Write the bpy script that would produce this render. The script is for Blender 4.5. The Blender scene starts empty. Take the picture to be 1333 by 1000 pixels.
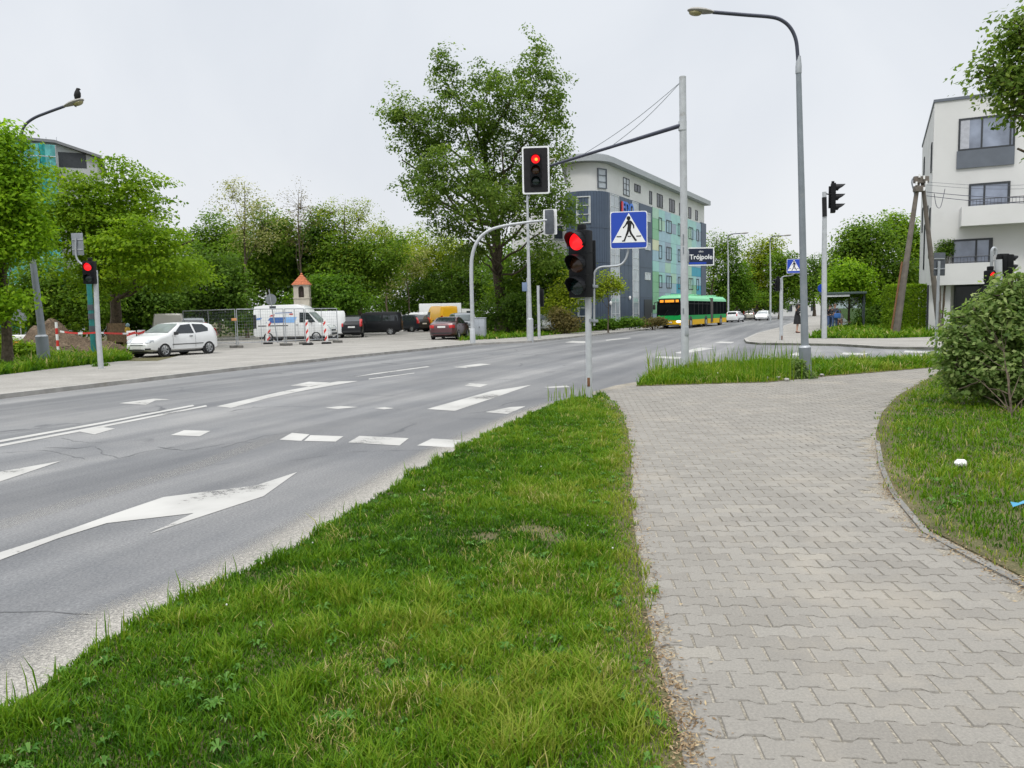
import bpy, bmesh, math, random
import numpy as np
from mathutils import Vector, Matrix
random.seed(7)
SC = bpy.context.scene
COL = SC.collection
R = math.radians
# ------------------------------------------------------------------ camera
FOC, CX, CY, CAMZ = 1000.0, 666.5, 500.0, 1.6
PITCH, ROLL = math.atan(90/1000.0), R(1.2)
FWD = Vector((0, math.cos(PITCH), -math.sin(PITCH)))
UP0 = Vector((0, math.sin(PITCH), math.cos(PITCH)))
X0 = Vector((1, 0, 0))
RIGHT = X0*math.cos(ROLL) - UP0*math.sin(ROLL)
UPV = UP0*math.cos(ROLL) + X0*math.sin(ROLL)
ORI = Vector((0, 0, CAMZ))
cam = bpy.data.objects.new('camera', bpy.data.cameras.new('camera'))
COL.objects.link(cam)
m = Matrix((RIGHT, UPV, -FWD)).transposed().to_4x4()
m.translation = ORI
cam.matrix_world = m
cam.data.sensor_width = 36
cam.data.lens = 36*FOC/1333.0
cam.data.clip_start = 0.05
cam.data.clip_end = 5000
SC.camera = cam

def ray(px, py):
    return FWD*FOC + RIGHT*(px-CX) + UPV*(CY-py)
def G(px, py, z=0.0):
    d = ray(px, py); t = (z-CAMZ)/d.z
    return ORI + d*t
def A(px, py, Y):
    d = ray(px, py); return ORI + d*(Y/d.y)
def hit(px, py, o, n):
    d = ray(px, py); t = (Vector(o)-ORI).dot(n)/d.dot(n)
    return ORI + d*t

# ------------------------------------------------------------------ objects
def tag(o, label=None, cat=None, group=None, kind=None):
    if label: o['label'] = label
    if cat: o['category'] = cat
    if group: o['group'] = group
    if kind: o['kind'] = kind
    return o
def thing(name, label, cat, loc=(0,0,0), rz=0, group=None):
    o = bpy.data.objects.new(name, None); COL.objects.link(o)
    o.empty_display_size = 0.2
    o.location = loc; o.rotation_euler = (0, 0, rz)
    return tag(o, label, cat, group)
def dup(root, loc, rz, label=None, group=None, scale=None):
    def cp(o, par):
        c = o.copy(); COL.objects.link(c); c.parent = par
        for ch in [x for x in bpy.data.objects if x.parent == o]: cp(ch, c)
        return c
    c = cp(root, None); c.location = loc; c.rotation_euler = (0, 0, rz)
    if scale: c.scale = scale
    if label: c['label'] = label
    if group: c['group'] = group
    return c
def frame(d, up=Vector((0,0,1))):
    d = Vector(d).normalized()
    a = d.cross(up)
    if a.length < 1e-4: a = d.cross(Vector((0,1,0)))
    a.normalize(); b = a.cross(d).normalized()
    return a, b

class MB:
    def __init__(s, org=(0,0,0)):
        s.v = []; s.f = []; s.m = []; s.org = Vector(org)
    def add(s, vs, fs, mi=0):
        b = len(s.v); s.v += [tuple(Vector(p)-s.org) for p in vs]
        for f in fs: s.f.append([b+i for i in f]); s.m.append(mi)
        return s
    def quad(s, *p, mi=0): return s.add(p, [list(range(len(p)))], mi)
    def box(s, c, size, rot=None, mi=0):
        x, y, z = [q/2 for q in size]
        vs = [Vector((a*x, b*y, d*z)) for a in (-1,1) for b in (-1,1) for d in (-1,1)]
        if rot is not None:
            rot = Matrix.Rotation(rot, 3, 'Z') if isinstance(rot, (int,float)) else rot
            vs = [rot @ p for p in vs]
        c = Vector(c)
        return s.add([c+p for p in vs], [(0,1,3,2),(4,6,7,5),(0,4,5,1),(2,3,7,6),(0,2,6,4),(1,5,7,3)], mi)
    def rbox(s, c, size, r=0.02, rot=None, mi=0):       # box with rounded vertical-plane edges (chamfered on every side)
        x, y, z = [q/2 for q in size]; r = min(r, x*.9, y*.9, z*.9)
        bm = bmesh.new(); bmesh.ops.create_cube(bm, size=1)
        for vv in bm.verts: vv.co = Vector((vv.co.x*2*x, vv.co.y*2*y, vv.co.z*2*z))
        bmesh.ops.bevel(bm, geom=list(bm.edges), offset=r, segments=2, profile=.6, affect='EDGES')
        if rot is not None:
            rot = Matrix.Rotation(rot, 3, 'Z') if isinstance(rot, (int,float)) else rot
        c = Vector(c); bm.verts.index_update()
        vs = [c + ((rot @ vv.co) if rot is not None else vv.co) for vv in bm.verts]
        fs = [[q.index for q in f.verts] for f in bm.faces]; bm.free()
        return s.add(vs, fs, mi)
    def tube(s, pts, rad, n=10, caps=True, mi=0):
        pts = [Vector(p) for p in pts]
        rad = rad if isinstance(rad, (list, tuple)) else [rad]*len(pts)
        vs = []; fs = []; a = None
        for i, p in enumerate(pts):
            d = (pts[min(i+1, len(pts)-1)] - pts[max(i-1, 0)])
            if d.length < 1e-7: d = Vector((0,0,1))
            d.normalize()
            if a is None: a, b = frame(d)
            else:
                a = (a - d*a.dot(d))
                if a.length < 1e-5: a, b = frame(d)
                a.normalize(); b = a.cross(d)
            for k in range(n):
                t = 2*math.pi*k/n
                vs.append(p + (a*math.cos(t) + b*math.sin(t))*rad[i])
        for i in range(len(pts)-1):
            for k in range(n):
                k2 = (k+1) % n
                fs.append((i*n+k, i*n+k2, (i+1)*n+k2, (i+1)*n+k))
        if caps:
            fs.append(tuple(range(n))); fs.append(tuple(reversed(range((len(pts)-1)*n, len(pts)*n))))
        return s.add(vs, fs, mi)
    def cyl(s, p0, p1, r0, r1=None, n=16, mi=0): return s.tube([p0, p1], [r0, r0 if r1 is None else r1], n, True, mi)
    def ball(s, c, rad, seg=12, ring=8, rot=None, mi=0):
        rad = Vector((rad,)*3) if isinstance(rad, (int,float)) else Vector(rad)
        vs = []; fs = []; c = Vector(c)
        for i in range(ring+1):
            th = math.pi*i/ring
            for k in range(seg):
                ph = 2*math.pi*k/seg
                p = Vector((math.sin(th)*math.cos(ph)*rad.x, math.sin(th)*math.sin(ph)*rad.y, math.cos(th)*rad.z))
                vs.append(c + (rot @ p if rot is not None else p))
        for i in range(ring):
            for k in range(seg):
                fs.append((i*seg+k, (i+1)*seg+k, (i+1)*seg+(k+1)%seg, i*seg+(k+1)%seg))
        return s.add(vs, fs, mi)
    def prism(s, poly, o, u, v, w, t0=0.0, t1=0.01, mi=0):   # 2-D polygon in plane (o,u,v) extruded along w from t0 to t1
        o, u, v, w = Vector(o), Vector(u), Vector(v), Vector(w)
        n = len(poly)
        vs = [o+u*a+v*b+w*t0 for a, b in poly] + [o+u*a+v*b+w*t1 for a, b in poly]
        fs = [tuple(reversed(range(n))), tuple(range(n, 2*n))] + [(i, (i+1) % n, n+(i+1) % n, n+i) for i in range(n)]
        return s.add(vs, fs, mi)
    def slab(s, poly, z0, z1, mi=0):                      # horizontal polygon (world xy) with vertical sides
        return s.prism([(p[0], p[1]) for p in poly], (0,0,0), (1,0,0), (0,1,0), (0,0,1), z0, z1, mi)
    def build(s, name, mat, parent=None, smooth=True, angle=35):
        me = bpy.data.meshes.new(name); me.from_pydata(s.v, [], s.f)
        mats = mat if isinstance(mat, (list, tuple)) else [mat]
        for q in mats: me.materials.append(q)
        if len(mats) > 1: me.polygons.foreach_set('material_index', s.m)
        bm = bmesh.new(); bm.from_mesh(me); bmesh.ops.recalc_face_normals(bm, faces=bm.faces); bm.to_mesh(me); bm.free()
        if smooth:
            me.polygons.foreach_set('use_smooth', [True]*len(me.polygons))
            me.set_sharp_from_angle(angle=R(angle))
        me.update()
        o = bpy.data.objects.new(name, me); COL.objects.link(o)
        if parent: o.parent = parent
        return o

def npmesh(name, V, F, mat, parent=None, attr=None, smooth=False):
    """V (n,3), F (m,4 or 3) numpy; attr = dict of per-face float arrays"""
    me = bpy.data.meshes.new(name); k = F.shape[1]
    me.vertices.add(len(V)); me.vertices.foreach_set('co', np.ascontiguousarray(V, dtype=np.float32).ravel())
    me.loops.add(F.size); me.loops.foreach_set('vertex_index', np.ascontiguousarray(F, dtype=np.int32).ravel())
    me.polygons.add(len(F)); me.polygons.foreach_set('loop_start', np.arange(0, F.size, k, dtype=np.int32))
    me.polygons.foreach_set('use_smooth', np.full(len(F), smooth))
    for a, arr in (attr or {}).items():
        at = me.attributes.new(a, 'FLOAT', 'FACE'); at.data.foreach_set('value', np.ascontiguousarray(arr, dtype=np.float32))
    me.materials.append(mat); me.update(calc_edges=True); me.validate()
    o = bpy.data.objects.new(name, me); COL.objects.link(o)
    if parent: o.parent = parent
    return o

def bez(p, n=12):       # smooth polyline through points (Catmull-Rom)
    p = [Vector(q) for q in p]; out = []
    for i in range(len(p)-1):
        a, b, c, d = p[max(i-1,0)], p[i], p[i+1], p[min(i+2, len(p)-1)]
        for k in range(n):
            t = k/n
            out.append(0.5*((2*b)+(c-a)*t+(2*a-5*b+4*c-d)*t*t+(3*b-a-3*c+d)*t**3))
    out.append(p[-1]); return out
def inpoly(x, y, P):
    x = np.asarray(x); y = np.asarray(y); r = np.zeros(x.shape, bool); n = len(P); j = n-1
    for i in range(n):
        xi, yi, xj, yj = P[i][0], P[i][1], P[j][0], P[j][1]
        c = ((yi > y) != (yj > y)) & (x < (xj-xi)*(y-yi)/((yj-yi) if yj != yi else 1e-9)+xi)
        r ^= c; j = i
    return r
def dist_poly(x, y, L):     # distance from points to an open polyline
    best = np.full(np.shape(x), 1e9)
    for (a, b) in zip(L[:-1], L[1:]):
        ax, ay, bx, by = a[0], a[1], b[0], b[1]; dx, dy = bx-ax, by-ay
        t = np.clip(((x-ax)*dx+(y-ay)*dy)/(dx*dx+dy*dy+1e-12), 0, 1)
        best = np.minimum(best, np.hypot(x-ax-t*dx, y-ay-t*dy))
    return best
def GP(L, z=0.0): return [G(a, b, z) for a, b in L]

# ------------------------------------------------------------------ materials
def new_mat(name):
    m = bpy.data.materials.new(name); m.use_nodes = True
    nt = m.node_tree; nt.nodes.clear()
    return m, nt, nt.nodes, nt.links
def ramp(N, stops):
    r = N.new('ShaderNodeValToRGB'); e = r.color_ramp.elements
    while len(e) < len(stops): e.new(0.5)
    for q, (p, c) in zip(e, stops): q.position = p; q.color = (*c, 1)
    return r
def mat(name, col, rough=.6, metal=0., var=.12, scale=6., bump=0., bscale=60., spec=.5, coat=0., emit=None, estr=0., dirt=None, dscale=2.5, dpos=(.55,.75)):
    """generic painted / plain surface: slight tone noise, optional worn patches and bump"""
    m, nt, N, Lk = new_mat(name)
    out = N.new('ShaderNodeOutputMaterial'); b = N.new('ShaderNodeBsdfPrincipled'); Lk.new(b.outputs[0], out.inputs[0])
    tc = N.new('ShaderNodeTexCoord'); nz = N.new('ShaderNodeTexNoise'); nz.inputs['Scale'].default_value = scale; nz.inputs['Detail'].default_value = 6
    Lk.new(tc.outputs['Object'], nz.inputs['Vector'])
    lo = tuple(c*(1-var) for c in col); hi = tuple(min(1, c*(1+var)) for c in col)
    r = ramp(N, [(.3, lo), (.7, hi)]); Lk.new(nz.outputs['Fac'], r.inputs[0]); cs = r.outputs[0]
    if dirt:
        n2 = N.new('ShaderNodeTexNoise'); n2.inputs['Scale'].default_value = dscale; n2.inputs['Detail'].default_value = 8; n2.inputs['Roughness'].default_value = .65
        Lk.new(tc.outputs['Object'], n2.inputs['Vector'])
        r2 = ramp(N, [(dpos[0], (0,0,0)), (dpos[1], (1,1,1))]); Lk.new(n2.outputs['Fac'], r2.inputs[0])
        mx = N.new('ShaderNodeMix'); mx.data_type = 'RGBA'; Lk.new(r2.outputs[0], mx.inputs[0]); Lk.new(cs, mx.inputs[6]); mx.inputs[7].default_value = (*dirt, 1); cs = mx.outputs[2]
    Lk.new(cs, b.inputs['Base Color'])
    b.inputs['Roughness'].default_value = rough; b.inputs['Metallic'].default_value = metal
    b.inputs['Specular IOR Level'].default_value = spec; b.inputs['Coat Weight'].default_value = coat
    if emit: b.inputs['Emission Color'].default_value = (*emit, 1); b.inputs['Emission Strength'].default_value = estr
    if bump:
        n3 = N.new('ShaderNodeTexNoise'); n3.inputs['Scale'].default_value = bscale; n3.inputs['Detail'].default_value = 5
        Lk.new(tc.outputs['Object'], n3.inputs['Vector'])
        bp = N.new('ShaderNodeBump'); bp.inputs['Strength'].default_value = bump; bp.inputs['Distance'].default_value = .02
        Lk.new(n3.outputs['Fac'], bp.inputs['Height']); Lk.new(bp.outputs[0], b.inputs['Normal'])
    return m
def leaf_mat(name, stops, trans=.35, rough=.55, spec=.12, gain=1.25):
    """leaf / blade: colour from the per-leaf 'rnd' attribute, partly translucent"""
    m, nt, N, Lk = new_mat(name)
    out = N.new('ShaderNodeOutputMaterial'); b = N.new('ShaderNodeBsdfPrincipled'); t = N.new('ShaderNodeBsdfTranslucent'); mx = N.new('ShaderNodeMixShader')
    at = N.new('ShaderNodeAttribute'); at.attribute_name = 'rnd'
    r = ramp(N, stops); Lk.new(at.outputs['Fac'], r.inputs[0])
    Lk.new(r.outputs[0], b.inputs['Base Color']); b.inputs['Roughness'].default_value = rough; b.inputs['Specular IOR Level'].default_value = spec
    g = N.new('ShaderNodeMix'); g.data_type = 'RGBA'; g.blend_type = 'MULTIPLY'; g.inputs[0].default_value = 1
    Lk.new(r.outputs[0], g.inputs[6]); g.inputs[7].default_value = (gain*1.05, gain*1.1, gain*.7, 1); Lk.new(g.outputs[2], t.inputs['Color'])
    mx.inputs[0].default_value = trans
    Lk.new(b.outputs[0], mx.inputs[1]); Lk.new(t.outputs[0], mx.inputs[2]); Lk.new(mx.outputs[0], out.inputs[0])
    return m
def glass_mat(name, col=(.02,.025,.03), rough=.06, spec=.6):
    return mat(name, col, rough, var=.25, scale=1.5, spec=spec)
# ------------------------------------------------------------------ sky and light (bright overcast)
SUN_EL, SUN_AZ = R(58), R(200)          # azimuth clockwise from +Y
w = bpy.data.worlds.new('World'); SC.world = w; w.use_nodes = True
nt = w.node_tree; nt.nodes.clear(); N, Lk = nt.nodes, nt.links
out = N.new('ShaderNodeOutputWorld'); bg = N.new('ShaderNodeBackground'); Lk.new(bg.outputs[0], out.inputs[0])
sky = N.new('ShaderNodeTexSky'); sky.sky_type = 'NISHITA'; sky.sun_disc = False
sky.sun_elevation = SUN_EL; sky.sun_rotation = SUN_AZ; sky.air_density = 1.0; sky.dust_density = 3.0
tc = N.new('ShaderNodeTexCoord'); sp = N.new('ShaderNodeSeparateXYZ'); Lk.new(tc.outputs['Generated'], sp.inputs[0])
cl = ramp(N, [(0.0, (.81,.825,.85)), (.22, (.78,.81,.855)), (.46, (.76,.80,.855)), (.70, (1.75,1.80,1.86)), (1.0, (3.0,3.04,3.1))])
Lk.new(sp.outputs['Z'], cl.inputs[0])
nz = N.new('ShaderNodeTexNoise'); nz.inputs['Scale'].default_value = 3.2; nz.inputs['Detail'].default_value = 6; nz.inputs['Distortion'].default_value = .6; Lk.new(tc.outputs['Generated'], nz.inputs['Vector'])
nr = ramp(N, [(.32, (.95,.955,.965)), (.68, (1.06,1.055,1.045))]); Lk.new(nz.outputs['Fac'], nr.inputs[0])
mu = N.new('ShaderNodeMix'); mu.data_type = 'RGBA'; mu.blend_type = 'MULTIPLY'; mu.inputs[0].default_value = 1; mu.clamp_result = False
Lk.new(cl.outputs[0], mu.inputs[6]); Lk.new(nr.outputs[0], mu.inputs[7])
sc10 = N.new('ShaderNodeMix'); sc10.data_type = 'RGBA'; sc10.blend_type = 'MULTIPLY'; sc10.inputs[0].default_value = 1; sc10.clamp_result = False
Lk.new(mu.outputs[2], sc10.inputs[6]); sc10.inputs[7].default_value = (10, 10, 10, 1)     # cloud deck in the sky texture's own units
mx = N.new('ShaderNodeMix'); mx.data_type = 'RGBA'; mx.inputs[0].default_value = .93; mx.clamp_result = False
Lk.new(sky.outputs[0], mx.inputs[6]); Lk.new(sc10.outputs[2], mx.inputs[7]); Lk.new(mx.outputs[2], bg.inputs['Color'])
bg.inputs['Strength'].default_value = 0.1
sl = bpy.data.lights.new('sun', 'SUN'); sl.energy = 1.5; sl.angle = R(11); sl.color = (1, .965, .91)
so = bpy.data.objects.new('sun', sl); COL.objects.link(so)
sd = Vector((math.sin(SUN_AZ)*math.cos(SUN_EL), math.cos(SUN_AZ)*math.cos(SUN_EL), math.sin(SUN_EL)))
so.rotation_euler = (-sd).to_track_quat('-Z', 'Y').to_euler(); so.location = (0, -20, 60)
SC.view_settings.view_transform = 'Standard'; SC.view_settings.look = 'None'
SC.view_settings.exposure = 0.08; SC.view_settings.gamma = 1
SC.cycles.max_bounces = 6; SC.cycles.transparent_max_bounces = 8; SC.cycles.transmission_bounces = 3

# ------------------------------------------------------------------ ground materials
ROAD_DIR = math.atan2(26, 9.7)
def asphalt_mat():
    m, nt, N, Lk = new_mat('asphalt')
    out = N.new('ShaderNodeOutputMaterial'); b = N.new('ShaderNodeBsdfPrincipled'); Lk.new(b.outputs[0], out.inputs[0])
    tc = N.new('ShaderNodeTexCoord'); mp = N.new('ShaderNodeMapping'); mp.vector_type = 'POINT'; mp.inputs['Rotation'].default_value = (0, 0, -ROAD_DIR)
    Lk.new(tc.outputs['Object'], mp.inputs[0])
    st = N.new('ShaderNodeMapping'); st.inputs['Scale'].default_value = (.035, .75, 1); Lk.new(mp.outputs[0], st.inputs[0])
    n1 = N.new('ShaderNodeTexNoise'); n1.inputs['Scale'].default_value = 1.1; n1.inputs['Detail'].default_value = 5; Lk.new(st.outputs[0], n1.inputs[0])
    r1 = ramp(N, [(.34, (.098,.101,.107)), (.50, (.136,.139,.144)), (.64, (.195,.197,.199))]); Lk.new(n1.outputs['Fac'], r1.inputs[0])
    n2 = N.new('ShaderNodeTexNoise'); n2.inputs['Scale'].default_value = .35; n2.inputs['Detail'].default_value = 9; n2.inputs['Roughness'].default_value = .7; Lk.new(mp.outputs[0], n2.inputs[0])
    r2 = ramp(N, [(.32, (.80,.81,.83)), (.62, (1.12,1.10,1.07))]); Lk.new(n2.outputs['Fac'], r2.inputs[0])
    m1 = N.new('ShaderNodeMix'); m1.data_type = 'RGBA'; m1.blend_type = 'MULTIPLY'; m1.inputs[0].default_value = 1; Lk.new(r1.outputs[0], m1.inputs[6]); Lk.new(r2.outputs[0], m1.inputs[7])
    n3 = N.new('ShaderNodeTexNoise'); n3.inputs['Scale'].default_value = 48; n3.inputs['Detail'].default_value = 8; n3.inputs['Roughness'].default_value = .8; Lk.new(mp.outputs[0], n3.inputs[0])
    r3 = ramp(N, [(.34, (.55,.55,.56)), (.5, (1,1,1)), (.66, (1.6,1.58,1.54))]); Lk.new(n3.outputs['Fac'], r3.inputs[0])
    m2 = N.new('ShaderNodeMix'); m2.data_type = 'RGBA'; m2.blend_type = 'MULTIPLY'; m2.inputs[0].default_value = .9; Lk.new(m1.outputs[2], m2.inputs[6]); Lk.new(r3.outputs[0], m2.inputs[7])
    # long irregular cracks where the surface has aged
    wq = N.new('ShaderNodeTexNoise'); wq.inputs['Scale'].default_value = .8; wq.inputs['Detail'].default_value = 6; Lk.new(mp.outputs[0], wq.inputs[0])
    wm = N.new('ShaderNodeMix'); wm.data_type = 'RGBA'; wm.blend_type = 'ADD'; wm.inputs[0].default_value = 1.6; Lk.new(mp.outputs[0], wm.inputs[6]); Lk.new(wq.outputs['Color'], wm.inputs[7])
    vo = N.new('ShaderNodeTexVoronoi'); vo.feature = 'DISTANCE_TO_EDGE'; vo.inputs['Scale'].default_value = .27; Lk.new(wm.outputs[2], vo.inputs['Vector'])
    vr = ramp(N, [(.004, (1,1,1)), (.011, (0,0,0))]); Lk.new(vo.outputs['Distance'], vr.inputs[0])
    km = N.new('ShaderNodeTexNoise'); km.inputs['Scale'].default_value = .5; km.inputs['Detail'].default_value = 4; Lk.new(mp.outputs[0], km.inputs[0])
    kr = ramp(N, [(.53, (0,0,0)), (.63, (1,1,1))]); Lk.new(km.outputs['Fac'], kr.inputs[0])
    kk = N.new('ShaderNodeMath'); kk.operation = 'MULTIPLY'; Lk.new(vr.outputs[0], kk.inputs[0]); Lk.new(kr.outputs[0], kk.inputs[1])
    m3 = N.new('ShaderNodeMix'); m3.data_type = 'RGBA'; Lk.new(kk.outputs[0], m3.inputs[0]); Lk.new(m2.outputs[2], m3.inputs[6]); m3.inputs[7].default_value = (.075,.077,.082,1)
    Lk.new(m3.outputs[2], b.inputs['Base Color']); b.inputs['Roughness'].default_value = .72; b.inputs['Specular IOR Level'].default_value = .4
    bp = N.new('ShaderNodeBump'); bp.inputs['Strength'].default_value = .5; bp.inputs['Distance'].default_value = .006; Lk.new(n3.outputs['Fac'], bp.inputs['Height']); Lk.new(bp.outputs[0], b.inputs['Normal'])
    return m
def mix_ground(name, stops, scale, rough=.9, fine=70, fstr=.5, patch=None):
    m, nt, N, Lk = new_mat(name)
    out = N.new('ShaderNodeOutputMaterial'); b = N.new('ShaderNodeBsdfPrincipled'); Lk.new(b.outputs[0], out.inputs[0])
    tc = N.new('ShaderNodeTexCoord'); n1 = N.new('ShaderNodeTexNoise'); n1.inputs['Scale'].default_value = scale; n1.inputs['Detail'].default_value = 9; n1.inputs['Roughness'].default_value = .68
    Lk.new(tc.outputs['Object'], n1.inputs[0]); r1 = ramp(N, stops); Lk.new(n1.outputs['Fac'], r1.inputs[0])
    n3 = N.new('ShaderNodeTexNoise'); n3.inputs['Scale'].default_value = fine; n3.inputs['Detail'].default_value = 4; Lk.new(tc.outputs['Object'], n3.inputs[0])
    r3 = ramp(N, [(.3, (1-fstr,)*3), (.7, (1+fstr,)*3)]); Lk.new(n3.outputs['Fac'], r3.inputs[0])
    m2 = N.new('ShaderNodeMix'); m2.data_type = 'RGBA'; m2.blend_type = 'MULTIPLY'; m2.inputs[0].default_value = 1; Lk.new(r1.outputs[0], m2.inputs[6]); Lk.new(r3.outputs[0], m2.inputs[7])
    Lk.new(m2.outputs[2], b.inputs['Base Color']); b.inputs['Roughness'].default_value = rough; b.inputs['Specular IOR Level'].default_value = .25
    bp = N.new('ShaderNodeBump'); bp.inputs['Strength'].default_value = .6; bp.inputs['Distance'].default_value = .01; Lk.new(n3.outputs['Fac'], bp.inputs['Height']); Lk.new(bp.outputs[0], b.inputs['Normal'])
    return m
M = {}
M['asphalt'] = asphalt_mat()
M['soil'] = mix_ground('soil', [(.3,(.05,.045,.022)), (.5,(.085,.08,.035)), (.72,(.16,.135,.075))], 1.8)
M['turf'] = mix_ground('turf', [(.3,(.045,.075,.014)), (.55,(.075,.115,.022)), (.75,(.12,.125,.04))], .9)
M['sand'] = mix_ground('sand', [(.3,(.185,.168,.135)), (.55,(.25,.228,.188)), (.75,(.31,.285,.24))], 2.2)
M['dirt'] = mix_ground('dirt', [(.3,(.055,.039,.024)), (.55,(.10,.072,.047)), (.78,(.18,.14,.10))], 1.6, fine=14, fstr=.55)
M['slab'] = mix_ground('paving', [(.28,(.215,.205,.187)), (.55,(.275,.263,.242)), (.75,(.34,.325,.297))], .55, fine=28, fstr=.25)
M['gravel_lot'] = mix_ground('gravel_lot', [(.3,(.185,.176,.16)), (.55,(.25,.238,.218)), (.75,(.32,.30,.265))], .4, fine=20, fstr=.25)
M['kerb'] = mat('kerb_concrete', (.30,.29,.27), .85, var=.2, scale=3, bump=.4, bscale=40, dirt=(.17,.155,.13), dscale=1.2)
M['kerb_dark'] = mat('kerb_dark', (.12,.115,.105), .9, var=.25, scale=3, dirt=(.24,.22,.19), dscale=.6)
def paint_mat():
    m, nt, N, Lk = new_mat('road_paint')
    out = N.new('ShaderNodeOutputMaterial'); b = N.new('ShaderNodeBsdfPrincipled'); tr = N.new('ShaderNodeBsdfTransparent'); mx = N.new('ShaderNodeMixShader')
    tc = N.new('ShaderNodeTexCoord'); n1 = N.new('ShaderNodeTexNoise'); n1.inputs['Scale'].default_value = 14; n1.inputs['Detail'].default_value = 10; n1.inputs['Roughness'].default_value = .75; Lk.new(tc.outputs['Object'], n1.inputs[0])
    n2 = N.new('ShaderNodeTexNoise'); n2.inputs['Scale'].default_value = 1.3; n2.inputs['Detail'].default_value = 4; Lk.new(tc.outputs['Object'], n2.inputs[0])
    ad = N.new('ShaderNodeMath'); ad.operation = 'ADD'; Lk.new(n1.outputs['Fac'], ad.inputs[0]); Lk.new(n2.outputs['Fac'], ad.inputs[1])
    r = ramp(N, [(.365, (0,0,0)), (.43, (1,1,1))]); hf = N.new('ShaderNodeMath'); hf.operation = 'MULTIPLY'; hf.inputs[1].default_value = .5; Lk.new(ad.outputs[0], hf.inputs[0]); Lk.new(hf.outputs[0], r.inputs[0])
    c = ramp(N, [(.3, (.31,.304,.288)), (.65, (.42,.413,.392))]); Lk.new(n2.outputs['Fac'], c.inputs[0]); Lk.new(c.outputs[0], b.inputs['Base Color']); b.inputs['Roughness'].default_value = .6
    Lk.new(r.outputs[0], mx.inputs[0]); Lk.new(tr.outputs[0], mx.inputs[1]); Lk.new(b.outputs[0], mx.inputs[2]); Lk.new(mx.outputs[0], out.inputs[0]); return m
M['paint'] = paint_mat()
def fade_mat():
    m, nt, N, Lk = new_mat('gutter_grit')
    out = N.new('ShaderNodeOutputMaterial'); b = N.new('ShaderNodeBsdfPrincipled'); tr = N.new('ShaderNodeBsdfTransparent'); mx = N.new('ShaderNodeMixShader')
    tc = N.new('ShaderNodeTexCoord'); n1 = N.new('ShaderNodeTexNoise'); n1.inputs['Scale'].default_value = 55; n1.inputs['Detail'].default_value = 8; n1.inputs['Roughness'].default_value = .8; Lk.new(tc.outputs['Object'], n1.inputs[0])
    at = N.new('ShaderNodeAttribute'); at.attribute_name = 'edge'
    mr = N.new('ShaderNodeMath'); mr.operation = 'ADD'; Lk.new(n1.outputs['Fac'], mr.inputs[0]); Lk.new(at.outputs['Fac'], mr.inputs[1])
    r = ramp(N, [(.62, (0,0,0)), (.95, (1,1,1))]); Lk.new(mr.outputs[0], r.inputs[0])
    c = ramp(N, [(.35, (.20,.19,.17)), (.65, (.40,.38,.34))]); n2 = N.new('ShaderNodeTexNoise'); n2.inputs['Scale'].default_value = 120; Lk.new(tc.outputs['Object'], n2.inputs[0]); Lk.new(n2.outputs['Fac'], c.inputs[0])
    Lk.new(c.outputs[0], b.inputs['Base Color']); b.inputs['Roughness'].default_value = .95
    Lk.new(r.outputs[0], mx.inputs[0]); Lk.new(tr.outputs[0], mx.inputs[1]); Lk.new(b.outputs[0], mx.inputs[2]); Lk.new(mx.outputs[0], out.inputs[0]); return m
M['grit'] = fade_mat()

# ------------------------------------------------------------------ outlines (image points of the photograph laid on the ground)
KERB_L = [(-500,570), (0,513.5), (300,479.5), (450,463.5), (615,447.3), (690,443.8), (850,427.6), (940,419.5), (1000,412.6), (1066,404.0)]
KERB_R = [(1073,404.3), (1053,413), (1035,419), (1017,426), (988,433.5), (972,441), (975,444.5), (990,446), (1094,447.5), (1155,451), (1240,452)]
VERGE_ROAD = [(0,905), (100,840), (200,777), (300,738), (400,690), (500,630), (600,573), (700,529), (748,513)]
PATH_L = [(780,519), (806,534), (817,560), (822,600), (820,640), (827,700), (842,800), (852,850), (867,900), (882,950), (890,1000)]
ISL_LOW = [(828,501.5), (900,499.5), (1000,496.5), (1050,491), (1150,483), (1230,476.5), (1300,472)]
ISL_TOP = [(1300,464), (1240,467), (1100,471), (950,475.5), (890,481), (850,489), (832,498)]
LAWN_L = [(1300,474), (1232,480), (1200,498), (1170,515), (1148,538), (1140,565), (1148,608), (1168,648), (1208,690), (1258,716), (1333,754), (1450,820)]
def xy(p): return (p[0], p[1])
kl = GP(KERB_L); kr = GP(KERB_R)
# ground sheet to the horizon
me = MB().quad((-2600,-400,-.12), (2600,-400,-.12), (2600,3000,-.12), (-2600,3000,-.12)).build('ground', M['turf']); tag(me, 'green ground stretching to the horizon behind the trees', 'ground', kind='structure')
# road with its side street
far = G(1070, 404.0)
road = [xy(p) for p in kl] + [xy(far), (far.x+12, far.y), (34, 70), (22, 45), (70, 34), (70, 10), (20, 12), (4, 8), (-3, -6), (-26, -6)]
tag(MB().slab(road, -.08, 0).build('road', M['asphalt'], smooth=False), 'worn grey asphalt road with side street joining on the right', 'road', kind='structure')
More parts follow.
